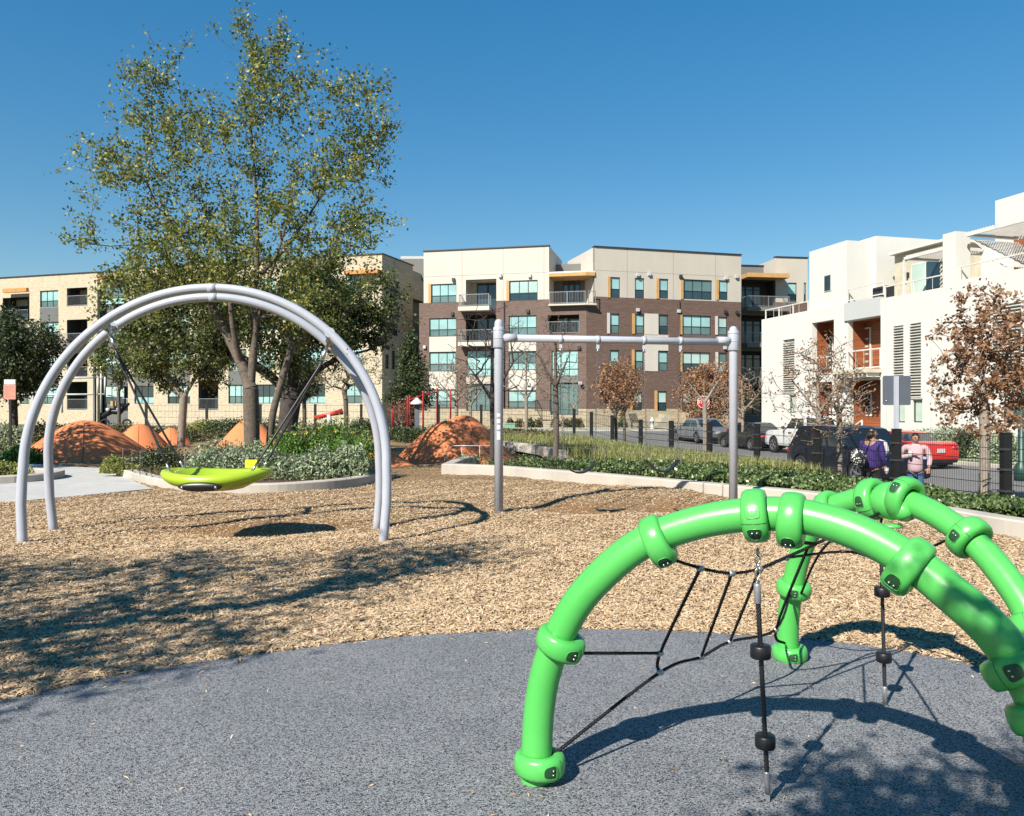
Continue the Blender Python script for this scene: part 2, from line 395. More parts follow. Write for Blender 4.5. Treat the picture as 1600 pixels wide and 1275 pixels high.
chips('scattered_chip', 520, lambda a, b: pin(a, b, RUBA) & (RNG.random(a.size) < np.exp(-np.sqrt(((a[:, None]-rba[None, :, 0])**2 + (b[:, None]-rba[None, :, 1])**2).min(1))/.09)), 3.4, 5.7, (-4, 4), (.036, .012), 'wood chips kicked over the edge of the rubber surface', zoff=.018, zf=lambda a, b: a*0)
chips('scattered_chip', 170, lambda a, b: pin(a, b, RUBA) & (RNG.random(a.size) < .5), 2.3, 5.6, (-4, 4), (.016, .008), 'few stray wood chips lying on the grey rubber surface', zoff=.016, zf=lambda a, b: a*0)

# rubber surface
def rubber_material():
    m, n, p = newmat('poured_rubber'); v = coords(n)
    vo = n.nodes.new('ShaderNodeTexVoronoi'); vo.inputs['Scale'].default_value = 190; n.links.new(v, vo.inputs['Vector'])
    sep = n.nodes.new('ShaderNodeSeparateColor'); n.links.new(vo.outputs['Color'], sep.inputs[0])
    c = ramp(n, sep.outputs[0], [(0, (.010, .011, .013)), (.22, (.03, .032, .036)), (.32, (.170, .176, .186)), (.85, (.232, .238, .25)), (1, (.38, .38, .38))])
    big = ramp(n, noise(n, v, 1.1, 7, .7), [(.3, (.80, .81, .83)), (.55, (1, 1, 1)), (.75, (1.14, 1.12, 1.06))])
    st = ramp(n, noise(n, coords(n, (1, 2.3, 1)), 3.2, 5, .75), [(.24, (.70, .70, .70)), (.36, (1, 1, 1))])
    c2 = mul(n, mul(n, c, big), st)
    p.inputs['Roughness'].default_value = .75; n.links.new(c2, p.inputs['Base Color']); bump(n, p, vo.outputs['Distance'], .8, .006); return m
M['rubber'] = rubber_material()
mb = MB(); mb.face([(p.x, p.y, .012) for p in RUB]); 
tag(mb.build('rubber_surface', M['rubber']), kind='structure')

# terrain
def grass_material():
    m, n, p = newmat('dry_ground'); v = coords(n)
    n.links.new(ramp(n, noise(n, v, 1.2, 6, .7), [(.3, (.05, .06, .02)), (.5, (.10, .10, .04)), (.7, (.17, .14, .08))]), p.inputs['Base Color'])
    p.inputs['Roughness'].default_value = .95; bump(n, p, noise(n, v, 40, 4, .8), .5, .03); return m
M['ground'] = grass_material()
def soil_material():
    m, n, p = newmat('bark_soil'); v = coords(n)
    n.links.new(ramp(n, noise(n, v, 45, 5, .8), [(.3, (.03, .018, .012)), (.7, (.12, .07, .045))]), p.inputs['Base Color'])
    p.inputs['Roughness'].default_value = .95; bump(n, p, noise(n, v, 50, 4, .8), .8, .03); return m
M['soil'] = soil_material()
gx = np.concatenate([[-900, -300, -120, -60], np.arange(-40, 41, 1.0), [60, 120, 300, 900]]); gy = np.concatenate([[-300, -60, -20], np.arange(-8, 90, 1.0), [120, 300, 1500]])
X, Y = np.meshgrid(gx, gy); x, y = X.ravel(), Y.ravel()
z = H(x, y) - .04; core = (x > -12.5) & (x < 9) & (y > 3) & (y < 34); z = np.where(core, np.minimum(z, -.35), z)
z = np.where((x > -7) & (x < 5) & (y > -7) & (y <= 3), -.1, z)
idx = np.arange(x.size).reshape(len(gy), len(gx)); Fq = np.stack([idx[:-1, :-1].ravel(), idx[:-1, 1:].ravel(), idx[1:, 1:].ravel(), idx[1:, :-1].ravel()], 1)
tag(link_mesh('ground', np_mesh('ground', np.stack([x, y, z], 1), Fq, M['ground'], True)), kind='structure')

def ruled(name, A, B, mat, off, nu=40, nv=8, label=None):
    """sheet between two polylines (x,y), lying on the land"""
    def res(P, n):
        P = np.array(P, float); s = np.r_[0, np.cumsum(np.hypot(*np.diff(P, axis=0).T))]; t = np.linspace(0, s[-1], n)
        return np.stack([np.interp(t, s, P[:, 0]), np.interp(t, s, P[:, 1])], 1)
    a, b = res(A, nu), res(B, nu); V = []
    for i in range(nu):
        for j in range(nv):
            q = a[i] + (b[i]-a[i])*j/(nv-1); V.append((q[0], q[1], float(H(q[0], q[1])) + off))
    idx = np.arange(nu*nv).reshape(nu, nv); Fq = np.stack([idx[:-1, :-1].ravel(), idx[:-1, 1:].ravel(), idx[1:, 1:].ravel(), idx[1:, :-1].ravel()], 1)
    return tag(link_mesh(name, np_mesh(name, V, Fq, mat, True)), kind='structure')

def asphalt():
    m, n, p = newmat('asphalt'); v = coords(n)
    c = ramp(n, noise(n, v, 120, 3, .8), [(.3, (.10, .10, .097)), (.7, (.185, .18, .17))])
    big = ramp(n, noise(n, v, .35, 5), [(.3, (.82, .82, .82)), (.7, (1.1, 1.1, 1.1))]); n.links.new(mul(n, c, big), p.inputs['Base Color'])
    p.inputs['Roughness'].default_value = .9; return m
M['asphalt'] = asphalt()
def slabmat():
    m, n, p = newmat('concrete_slab'); v = coords(n)
    c = ramp(n, noise(n, v, 2.0, 6, .7), [(.3, (.33, .325, .31)), (.7, (.43, .42, .40))]); n.links.new(c, p.inputs['Base Color'])
    p.inputs['Roughness'].default_value = .85; bump(n, p, noise(n, v, 80, 3), .15, .01); return m
M['slab'] = slabmat()
# street running away from the eye, and the cross street in front of the brick building
def near_k(y): return 8.75 - .21*(y - 25)
def far_k(y): return 17.9 - .235*(y - 29)
yy = [6, 14, 22, 30, 38, 46, 50]
ruled('road', [(near_k(t), t) for t in yy], [(far_k(t), t) for t in yy], M['asphalt'], .0, 50, 12)
ruled('cross_street', [(-90, 50.2), (-20, 50.2), (3.5, 50), (13.2, 50)], [(-90, 61), (-20, 61), (5, 61), (40, 61)], M['asphalt'], .002, 60, 12)
ruled('sidewalk', [(near_k(t) - 2.0, t) for t in yy[:6]], [(near_k(t)-.18, t) for t in yy[:6]], M['slab'], .10, 50, 5)
ruled('far_sidewalk', [(far_k(t) + 1.3, t) for t in yy], [(far_k(t)+2.9, t) for t in yy], M['slab'], .12, 50, 5)
ruled('building_sidewalk', [(-90, 62.4), (40, 62.4)], [(-90, 64.0), (40, 64.0)], M['slab'], .13, 60, 4)
def lawnmat():
    m, n, p = newmat('mown_grass'); v = coords(n)
    n.links.new(ramp(n, noise(n, v, 6, 6, .8), [(.3, (.05, .09, .015)), (.7, (.16, .19, .05))]), p.inputs['Base Color'])
    p.inputs['Roughness'].default_value = .95; bump(n, p, noise(n, v, 90, 3), .8, .02); return m
M['lawn'] = lawnmat()
ruled('grass_verge', [(far_k(t) + .18, t) for t in yy], [(far_k(t)+1.28, t) for t in yy], M['lawn'], .12, 50, 3)
ruled('grass_verge', [(-90, 61.2), (40, 61.2)], [(-90, 62.38), (40, 62.38)], M['lawn'], .13, 50, 3)
def kerb(name, pts, w_, h, mat, label=None, closed=False, zf=None, seg=None, bury=.1, round_=.02):
    """kerb wall swept along a line, left side = front"""
    P = [Vector((p[0], p[1], 0)) for p in pts]; N = len(P); mb = MB(); ring = []
    for i in range(N):
        t = (P[(i+1) % N if closed else min(i+1, N-1)] - P[(i-1) % N if closed else max(i-1, 0)]).normalized(); nrm = Vector((-t.y, t.x, 0))
        z = zf(P[i].x, P[i].y) if zf else 0
        ring.append([P[i] + nrm*o_ + Vector((0, 0, z + q)) for (o_, q) in ((0, -bury), (0, h-round_), (round_, h), (w_-round_, h), (w_, h-round_), (w_, -bury))])
    for i in range(N if closed else N-1):
        a, b = ring[i], ring[(i+1) % N]
        for k in range(5): mb.face([a[k], b[k], b[k+1], a[k+1]])
    if not closed: mb.face(ring[0]); mb.face(ring[-1][::-1])
    o = mb.build(name, mat); return tag(o, kind='structure')
kerb('kerb', [(near_k(t)-.16, t) for t in np.linspace(6, 49, 40)][::-1], .16, .12, M['concrete'], zf=Hf)
kerb('kerb', [(far_k(t)+.17, t) for t in np.linspace(6, 52, 40)][::-1], .16, .13, M['concrete'], zf=Hf)
kerb('kerb', [(t, 61.02) for t in np.linspace(-90, 30, 60)], .16, .13, M['concrete'], zf=Hf)
# concrete path on the left with saw-cut joints: slabs are separate pieces
def clip_poly(poly, a, b, c):     # keep a*x+b*y<=c
    o_ = []
    for i in range(len(poly)):
        p, q = poly[i], poly[(i+1) % len(poly)]; dp = a*p[0]+b*p[1]-c; dq = a*q[0]+b*q[1]-c
        if dp <= 0: o_.append(p)
        if dp*dq < 0: t = dp/(dp-dq); o_.append((p[0]+(q[0]-p[0])*t, p[1]+(q[1]-p[1])*t))
    return o_
mb = MB(); mb.face([(p[0], p[1], .012) for p in PATH]); path_o = tag(mb.build('path', M['soil']), kind='structure')
for i in range(5):
    for j in range(4):
        y0, y1 = 6.5 + i*3.4, 9.9 + i*3.4; x0, x1 = -23 + j*4.2, -18.8 + j*4.2
        q = clip_poly(clip_poly(clip_poly(clip_poly(PATH, 0, 1, y1-.008), 0, -1, -y0-.008), 1, 0, x1-.008), -1, 0, -x0-.008)
        if len(q) > 2:
            mb = MB(); mb.face([(p[0], p[1], .045) for p in q])
            for k in range(len(q)): a, b = q[k], q[(k+1) % len(q)]; mb.face([(a[0], a[1], -.03), (b[0], b[1], -.03), (b[0], b[1], .045), (a[0], a[1], .045)])
            mb.build('slab', M['slab'], path_o)

# planting beds: kerb walls and soil
KR = [gp(690,741),gp(775,745),gp(830,750),gp(900,756),gp(1000,766),gp(1140,781),gp(1230,790),gp(1300,799),gp(1450,820),gp(1600,847),Vector((7.1,8.2,0)),Vector((8.6,6.0,0))]
KRs = spline(KR, 6)
kerb('planter_kerb', [(p.x, p.y) for p in KRs], .30, .25, M['concrete'])
KE = [KR[0] + Vector((.0, .0, 0)), Vector((-1.55, 21.5, 0)), Vector((-.9, 24.5, 0)), Vector((.4, 27.0, 0))]
mb = MB()
inner = []
for p in KRs: inner.append(p)
for i in range(len(KRs)-1):
    a, b = KRs[i], KRs[i+1]
    for k in range(3):
        def L_(p, s_):
            q = Vector((float(xf(p.y + 1.0)) + .1, p.y + 1.0, 0)); base_ = p + Vector((.18, .24, 0)); m_ = base_.lerp(q, s_)
            m_.z = max(.14*(1-s_), 0) + .03 + float(min(0, H(m_.x, m_.y))); return m_
        mb.face([L_(a, k/3), L_(b, k/3), L_(b, (k+1)/3), L_(a, (k+1)/3)], True)
tag(mb.build('bed_soil', M['soil']), kind='structure')
kerb('bed_end_kerb', [(-1.72, 19.15), (-1.55, 21.4), (-1.2, 23.0)][::-1], .28, .24, M['concrete'])
kerb('rear_kerb', [(-4.2, 33.2), (-1.2, 31.6), (.4, 29.6), (1.25, 27.4), (1.5, 25.4)], .3, .22, M['concrete'], zf=Hf)
# left bed round the trees
KL = [gp(160,736),gp(200,750),gp(250,764),gp(330,772),gp(420,773),gp(500,768),gp(560,761),gp(597,752),Vector((-2.95,18.0,0)),Vector((-3.25,20.2,0)),Vector((-4.4,22.8,0)),
      Vector((-6.6,24.6,0)),Vector((-8.8,24.4,0)),Vector((-10.6,22.6,0))]
KLs = spline(KL, 6, True); kerb('bed_kerb', [(p.x, p.y) for p in KLs], .26, .2, M['concrete'], closed=True)
mb = MB(); cc = Vector((-6.6, 19.5, .22))
for i in range(len(KLs)):
    a, b = KLs[i].lerp(cc, .03), KLs[(i+1) % len(KLs)].lerp(cc, .03); a.z = b.z = .13; mb.face([a, b, cc], True)
tag(mb.build('bed_soil', M['soil']), kind='structure')
KS = [Vector((-11.2+1.25*math.cos(t), 17.2+1.25*math.sin(t), 0)) for t in np.linspace(0, 2*math.pi, 33)[:-1]]
kerb('bed_kerb', [(p.x, p.y) for p in KS], .25, .2, M['concrete'], closed=True)
mb = MB(); mb.face([(p.x, p.y, .1) for p in KS]); tag(mb.build('bed_soil', M['soil']), kind='structure')

# ---------------------------------------------------------------- orange climbing mounds
def mound_material():
    m, n, p = newmat('orange_rubber'); v = coords(n)
    c = ramp(n, noise(n, v, 90, 3, .8), [(.3, (.52, .16, .055)), (.7, (.61, .20, .078))])
    big = ramp(n, noise(n, v, 1.3, 7, .7), [(.3, (.95, .95, .95)), (.7, (1.03, 1.03, 1.03))])
    scuff = ramp(n, noise(n, coords(n, (1.5, 1.5, .5)), 3.5, 7, .8), [(.26, (.93, .92, .92)), (.46, (1, 1, 1))]); n.links.new(mul(n, mul(n, c, big), scuff), p.inputs['Base Color'])
    p.inputs['Roughness'].default_value = .8; bump(n, p, noise(n, v, 120, 2), .3, .005); return m
M['mound'] = mound_material()
M['boards_dark'] = plain('dark_seam', (.12, .04, .02), .9)
def mound(cx, cy, rx, ry, h, label, rz=0, flat=.0, pw=1.0, z0=None):
    mb = MB(); z0 = Hf(cx, cy) if z0 is None else z0; n_, m_ = 32, 12; ring = []
    e = empty('rubber_mound', (cx, cy, z0), rz, label, 'mound', 'orange rubber climbing mounds')
    for i in range(m_+1):
        t = i/m_; row = []
        for k in range(n_):
            a = 2*math.pi*k/n_; rr = 1 + .05*math.sin(3*a+cx) + .02*math.sin(5*a+cy)
            prof = (.5+.5*math.cos(math.pi*t**.92))**pw
            row.append((rx*t*math.cos(a)*rr, ry*t*math.sin(a)*rr, h*min(prof, 1-flat*.0) - .04*(t > .98)))
        ring.append(row)
    for i in range(m_):
        for k in range(n_): mb.face([ring[i][k], ring[i+1][k], ring[i+1][(k+1) % n_], ring[i][(k+1) % n_]], True)
    o = mb.build('mound_surface', M['mound'], e); weld(o)
    for a0 in (.4, 2.2, 3.9, 5.3):      # seams between the sprayed rubber panels
        s_ = MB(); k = int(a0/(2*math.pi)*n_); s_.tube([Vector(ring[i][k]) + Vector((0, 0, .004)) for i in range(2, m_+1)], .007, 4, caps=False); s_.build('seam', M['boards_dark'], e)
    return e
def weld(o, d=1e-4):
    import bmesh
    bm = bmesh.new(); bm.from_mesh(o.data); bmesh.ops.remove_doubles(bm, verts=bm.verts, dist=d)
    bmesh.ops.recalc_face_normals(bm, faces=bm.faces); bm.to_mesh(o.data); bm.free()
mound(-13.35, 24.6, 2.2, 1.8, 1.22, 'large shaded rust-orange mound on the left beyond the concrete path', pw=.62)
mound(-13.45, 28.4, 1.15, 1.1, 1.02, 'bright orange domed mound just right of and behind the large shaded one', pw=.5)
mound(-14.1, 32.5, .9, .8, .66, 'low small orange mound peeking over shrubs left of the thin tree', pw=.6)
mound(-10.3, 30.8, 1.45, 1.2, 1.12, 'sunlit orange mound behind the tall tree trunk', pw=.75)
mound(-1.95, 23.6, 1.6, 1.3, 1.22, 'dappled orange mound in the middle beside the concrete bed corner', pw=.62)
mound(-1.55, 25.2, 1.75, 1.25, 1.38, 'darker ridge mound directly behind the dappled middle mound', pw=.6)
mound(-3.9, 21.9, 1.3, 1.0, .62, 'low orange mound whose tip shows right of the bed behind the arch legs', pw=.8)
# metal grab hoop in the mound
mb = MB(); b0 = Vector((-1.9, 21.9, .05)); mb.tube([b0, b0+Vector((.12, .0, .5)), b0+Vector((1.5, .1, .5)), b0+Vector((1.5, .1, 0))], .012, 6)
for k in (.5, 1.0): mb.tube([b0+Vector((k, .05, .5)), b0+Vector((k, .05, 0))], .01, 6)
tag(mb.build('grab_rail', M['steel']), 'thin grey grab rail in front of the dappled orange mound', 'rail')
# ---------------------------------------------------------------- buildings
class Plane:
    """vertical wall plane; u runs to the right, d points outwards to the eye"""
    def __init__(s, pxa, Ya, pxb, Yb):
        s.P = Vector(((pxa-800)/F*Ya, Ya, 0)); Q = Vector(((pxb-800)/F*Yb, Yb, 0)); s.L = (Q-s.P).length
        s.u = (Q-s.P).normalized(); s.n = Vector((s.u.y, -s.u.x, 0))
    def U(s, px, d=0):
        k = (px-800)/F; P = s.P + s.n*d; return (k*P.y - P.x)/(s.u.x - k*s.u.y)
    def Z(s, px, py, d=0):
        u = s.U(px, d); Y_ = (s.P + s.n*d + s.u*u).y; return CH - (py-637.5)/F*Y_
    def pt(s, u, z, d=0): q = s.P + s.u*u + s.n*d; return Vector((q.x, q.y, z))
    def M(s):
        return Matrix(((s.u.x, s.n.x, 0, s.P.x), (s.u.y, s.n.y, 0, s.P.y), (0, 0, 1, 0), (0, 0, 0, 1)))
    def rect(s, x0, y0, x1, y1, d=0):
        c = (x0+x1)/2; return (s.U(x0, d), s.Z(c, y1, d), s.U(x1, d), s.Z(c, y0, d))     # u0,z0,u1,z1
def wbox(mb, pl, u0, u1, z0, z1, d0, d1): mb.box(u0, u1, d0, d1, z0, z1, pl.M()); return mb
def wall(b, pl, u0, u1, z0, z1, holes, mat, d=0.0, rev=.35, name='wall'):
    hs = [h for h in holes if h[0] < u1-.01 and h[2] > u0+.01 and h[1] < z1-.01 and h[3] > z0+.01]
    us = sorted(set([u0, u1] + [min(max(v, u0), u1) for h in hs for v in (h[0], h[2])]))
    zs = sorted(set([z0, z1] + [min(max(v, z0), z1) for h in hs for v in (h[1], h[3])]))
    mb = MB(); solid = lambda i, j: 0 <= i < len(us)-1 and 0 <= j < len(zs)-1 and not any(h[0] < (us[i]+us[i+1])/2 < h[2] and h[1] < (zs[j]+zs[j+1])/2 < h[3] for h in hs)
    for i in range(len(us)-1):
        for j in range(len(zs)-1):
            if not solid(i, j): continue
            a, c, e, g = us[i], us[i+1], zs[j], zs[j+1]
            mb.face([pl.pt(a, e, d), pl.pt(c, e, d), pl.pt(c, g, d), pl.pt(a, g, d)])
            mb.face([pl.pt(a, e, d-rev), pl.pt(a, g, d-rev), pl.pt(c, g, d-rev), pl.pt(c, e, d-rev)])
            if not solid(i-1, j): mb.face([pl.pt(a, e, d), pl.pt(a, g, d), pl.pt(a, g, d-rev), pl.pt(a, e, d-rev)])
            if not solid(i+1, j): mb.face([pl.pt(c, e, d), pl.pt(c, e, d-rev), pl.pt(c, g, d-rev), pl.pt(c, g, d)])
            if not solid(i, j-1): mb.face([pl.pt(a, e, d), pl.pt(a, e, d-rev), pl.pt(c, e, d-rev), pl.pt(c, e, d)])
            if not solid(i, j+1): mb.face([pl.pt(a, g, d), pl.pt(c, g, d), pl.pt(c, g, d-rev), pl.pt(a, g, d-rev)])
    return mb.build(name, mat, b, recalc=False)
def prism(b, poly, z0, z1, mat, name='wall', cap=True):
    mb = MB(); n = len(poly)
    for i in range(n): a, c = poly[i], poly[(i+1) % n]; mb.face([(a[0], a[1], z0), (c[0], c[1], z0), (c[0], c[1], z1), (a[0], a[1], z1)])
    if cap: mb.face([(p[0], p[1], z1) for p in poly]); mb.face([(p[0], p[1], z0) for p in poly][::-1])
    return mb.build(name, mat, b)
def window(b, pl, r, cols=3, low=.38, d=-.12, top='shade', bot='glass_low', fw=.055, three=False, fin=0):
    u0, z0, u1, z1 = r; mb = MB()
    for (a, c, e, g) in ((u0, u0+fw, z0, z1), (u1-fw, u1, z0, z1), (u0+fw, u1-fw, z0, z0+fw), (u0+fw, u1-fw, z1-fw, z1)): wbox(mb, pl, a, c, e, g, d-.05, d+.03)
    W = (u1-u0-2*fw)/cols; zm = z0 + (z1-z0)*low
    for i in range(1, cols): wbox(mb, pl, u0+fw+W*i-fw/2, u0+fw+W*i+fw/2, z0+fw, z1-fw, d-.045, d+.02)
    if low: 
        for i in range(cols): wbox(mb, pl, u0+fw+W*i+(fw/2 if i else 0), u0+fw+W*(i+1)-(fw/2 if i < cols-1 else 0), zm-fw/2, zm+fw/2, d-.04, d+.025)
    fr = mb.build('window', M['frame'], b)
    for i in range(cols):
        a = u0+fw+W*i+(fw/2 if i else 0); c = u0+fw+W*(i+1)-(fw/2 if i < cols-1 else 0)
        if i == 0: rk = RNG.random()
        tp = top if top != 'shade' else ('shade' if rk < .55 else 'shade_b' if rk < .82 else 'glass_low' if rk < .93 else 'glass_dark'); bt = bot if bot not in ('glass_low',) else ('glass_low' if rk < .6 else 'glass_dark' if rk < .85 else 'shade')
        for (e, g, mt) in (((z0+fw, zm-fw/2, bt), (zm+fw/2, z1-fw, tp)) if low else ((z0+fw, z1-fw, tp),)):
            if g-e < .05: continue
            p = MB(); wbox(p, pl, a, c, e, g, d-.03, d-.01); p.build('pane', M[mt], fr)
    if fin:
        f = MB(); wbox(f, pl, u0-.26 if fin != 2 else u1+.02, u0-.02 if fin != 2 else u1+.26, z0-.02, z1+.04, -.1, .07); f.build('window_fin', M['orange_trim' if fin == 1 else 'cream'], b)
    return fr
def railing(b, pl, u0, u1, z, d0, d1, h=1.07, mat='railgrey', sides=(True, True), n=None, top=.05, name='railing', pick=.03):
    """front rail at d1 with side returns back to d0"""
    mb = MB(); P = []
    def run(a, c, horizontal):
        L = abs(c-a); k = max(2, int(L/.13)) if n is None else n
        for i in range(k+1):
            t = a + (c-a)*i/k
            if horizontal: wbox(mb, pl, t-pick/4, t+pick/4, z+.08, z+h-.04, d1-pick/4, d1+pick/4)
            else: wbox(mb, pl, horizontal_u-pick/4, horizontal_u+pick/4, z+.08, z+h-.04, t-pick/4, t+pick/4)
    run(u0, u1, True)
    for zz in (z+.08, z+h-.04): wbox(mb, pl, u0, u1, zz-top/2, zz+top/2, d1-top/2, d1+top/2)
    for t in np.linspace(u0, u1, max(2, int((u1-u0)/1.5)+1)): wbox(mb, pl, t-top/2, t+top/2, z, z+h, d1-top*.55, d1+top*.55)
    for s_, uu in ((0, u0), (1, u1)):
        if sides[s_] and d1-d0 > .2:
            horizontal_u = uu; run(d0, d1, False)
            for zz in (z+.08, z+h-.04): wbox(mb, pl, uu-top/2, uu+top/2, zz-top/2, zz+top/2, d0, d1)
    return mb.build(name, M[mat], b)
def door(b, pl, u0, z0, u1, z1, d, cols=2, frame='frame', glass='glass_dark', transom=.0, name='balcony_door', fw=.09):
    mb = MB(); W = (u1-u0)/cols
    for i in range(cols):
        a, c = u0+W*i+.004, u0+W*(i+1)-.004
        wbox(mb, pl, a, a+fw, z0, z1, d, d+.06); wbox(mb, pl, c-fw, c, z0, z1, d, d+.06)
        wbox(mb, pl, a+fw, c-fw, z0, z0+.2, d, d+.055); wbox(mb, pl, a+fw, c-fw, z1-fw-transom, z1-transom, d, d+.055)
        if transom: wbox(mb, pl, a+fw, c-fw, z1-fw*.6, z1, d, d+.055)
    o = mb.build(name, M[frame], b)
    for i in range(cols):
        p = MB(); wbox(p, pl, u0+W*i+fw, u0+W*(i+1)-fw, z0+.2, z1-fw*.6, d+.01, d+.03); p.build('pane', M[glass], o)
    return o
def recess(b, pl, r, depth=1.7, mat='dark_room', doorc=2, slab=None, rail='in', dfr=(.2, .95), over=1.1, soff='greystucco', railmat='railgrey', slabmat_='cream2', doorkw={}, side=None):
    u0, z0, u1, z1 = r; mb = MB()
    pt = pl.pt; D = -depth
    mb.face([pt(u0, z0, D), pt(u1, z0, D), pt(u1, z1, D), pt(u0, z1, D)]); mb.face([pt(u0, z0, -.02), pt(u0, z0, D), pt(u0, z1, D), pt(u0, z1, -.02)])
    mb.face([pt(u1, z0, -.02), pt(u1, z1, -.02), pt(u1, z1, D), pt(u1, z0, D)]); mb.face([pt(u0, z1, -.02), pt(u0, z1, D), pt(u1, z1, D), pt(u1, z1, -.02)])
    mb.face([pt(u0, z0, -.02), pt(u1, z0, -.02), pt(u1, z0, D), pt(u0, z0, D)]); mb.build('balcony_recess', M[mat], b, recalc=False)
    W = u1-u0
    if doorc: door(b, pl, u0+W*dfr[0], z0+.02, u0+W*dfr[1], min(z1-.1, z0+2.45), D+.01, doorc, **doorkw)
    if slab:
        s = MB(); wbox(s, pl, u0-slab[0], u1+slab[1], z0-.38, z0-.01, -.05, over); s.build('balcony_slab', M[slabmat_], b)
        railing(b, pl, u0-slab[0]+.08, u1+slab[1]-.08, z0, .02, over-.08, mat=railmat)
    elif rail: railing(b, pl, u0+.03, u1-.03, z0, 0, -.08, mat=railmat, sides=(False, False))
def coping(b, pl, u0, u1, z, mat='coping', d0=-.4, d1=.1):
    mb = MB(); wbox(mb, pl, u0-.05, u1+.05, z, z+.09, d0, d1); mb.build('coping', M[mat], b)

# --- brick and cream apartment building in the middle
PA = Plane(655, 70.6, 916, 67.3); PB = Plane(916, 67.3, 1158, 71.2)
uA = tuple(PA.u); uB = tuple(PB.u)
M['brickA'] = wallmat('brown_brick', uA, (.140, .085, .066), (.185, .120, .097), (.16, .12, .10), .62, .105, .02)
M['brickB'] = wallmat('dark_brown_brick', uB, (.120, .068, .050), (.165, .10, .077), (.14, .095, .078), .62, .105, .02)
M['stone'] = wallmat('limestone', (1, 0), (.50, .41, .28), (.42, .345, .23), (.33, .28, .21), .75, .33, .03)
bA = empty('apartment_building', (0, 67.3, 0), 0, 'four storey brown brick apartment building with cream top floor in the middle', 'building')
def rel(o_parent):      # children were placed in world space: counter the parent's offset
    for ch in o_parent.children: ch.matrix_parent_inverse = Matrix.Translation(-o_parent.location)
zG = -.25
zt = PA.Z(700, 391.5); zbr = PA.Z(760, 470.5); zst = PA.Z(760, 639)
wA = {}
winsA = [((674,443.5,713,473), 3), ((796,438,840,469.6), 3), ((671,497,713,525.6), 3), ((795,493,838,523), 3), ((671,550,712,580), 3), ((795,549,837.5,578), 3),
         ((670,608.5,712,637.5), 3), ((794,610,837.5,638), 3)]
bigA = [((729,547.5,773,588), 3), ((862,547.5,903.5,588), 3), ((729,600,773,642), 3), ((860,598,903.5,648), 3)]
recA = [((728,436.5,775.5,480), (.45, -.4), .45), ((728,492,775,535), (.45, -.1), .45), ((856,492,905,521), None, 0)]
holes = [PA.rect(*r) for r, c in winsA+bigA] + [PA.rect(*r) for r, s_, o_ in recA]
uL, u858, u916 = PA.U(655), PA.U(858), PA.U(916)
wall(bA, PA, PA.U(662), u858, zbr, zt, holes, M['cream']); 
wall(bA, PA, uL, u858, zst, zbr, holes, M['brickA'])
ztopr = PA.Z(890, 478)
wall(bA, PA, u858, u916, zst, ztopr, holes, M['brickA'])
zw = PA.Z(760, 668)
wall(bA, PA, uL, u916, zw-.6, zst, [h for h in holes], M['stone'], d=.06, rev=.4)
for (r, c) in winsA: window(bA, PA, PA.rect(*r), c, fin=(1 if r[1] < 450 else 0), bot='glass_low')
for (r, c) in bigA: window(bA, PA, PA.rect(*r), c, low=.28 if r[3] < 600 else .0, top='shade' if r[3] < 600 else 'glass_low', bot='shade')
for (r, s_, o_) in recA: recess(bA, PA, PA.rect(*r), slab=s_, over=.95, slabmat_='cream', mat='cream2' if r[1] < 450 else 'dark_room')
for (x0, y0, x1, y1, mt) in ((671,525.9,713,549.7,'cream'),(671,580.3,712.5,608.2,'cream'),(795,523.3,838,548.7,'cream'),(795,578.3,838,609.7,'cream'),(729,588.3,773,599.7,'cream2'),(862,588.3,904,597.7,'greystucco')):
    q = PA.rect(x0, y0, x1, y1); m_ = MB(); wbox(m_, PA, q[0], q[2], q[1]+.004, q[3]-.004, .0, .045); m_.build('infill_panel', M[mt], bA)
coping(bA, PA, PA.U(662), u858, zt)
# side return right of the cream block, setback wall, loggia with ochre canopy
def back(pl, u, d): q = pl.pt(u, 0, d); return (q.x, q.y)
m_ = MB()
m_.face([PA.pt(u858, ztopr, -.0), PA.pt(u858, ztopr, -7), PA.pt(u858, zt, -7), PA.pt(u858, zt, 0)]); m_.face([PA.pt(u858+.0, zt, 0), PA.pt(u858, zt, -7), PA.pt(u858-.3, zt, -7), PA.pt(u858-.3, zt, 0)])
m_.build('side_wall', M['cream'], bA, recalc=False)
uB0 = PB.U(929); ztB = PB.Z(1040, 392)
m_ = MB(); m_.face([PB.pt(uB0, ztopr, -7), PB.pt(uB0, ztopr, 0), PB.pt(uB0, ztB, 0), PB.pt(uB0, ztB, -7)]); m_.build('side_wall', M['cream'], bA, recalc=False)
zc1, zc0 = PA.Z(890, 424), PA.Z(890, 431.5)
def poly5(d, e=0): return [back(PA, u858+.02, d), back(PA, u916, d), back(PB, uB0-.02, d), back(PB, uB0-.02, -5.0), back(PA, u858+.02, -5.0)]
cp = [back(PA, u858+.02, .12), back(PA, u916, .12), back(PB, uB0-.02, .15), back(PB, uB0-.02, -3.2), back(PA, u858+.02, -3.2)]
prism(bA, cp, zc0, zc1-.12, M['orange_trim'], 'canopy'); prism(bA, [(a, b+.02) for a, b in cp], zc1-.118, zc1, M['railwhite'], 'canopy_edge')
zf = PA.Z(890, 475.5)
bw = [back(PA, u858+.02, -2.4), back(PB, uB0-.02, -2.4), back(PB, uB0-.02, -6), back(PA, u858+.02, -6)]
prism(bA, bw, zf-.3, zc0-.01, M['panelgrey'], 'loggia_wall')
bs = [back(PA, u858+.02, -3.4), back(PB, uB0-.02, -3.4), back(PB, uB0-.02, -7), back(PA, u858+.02, -7)]
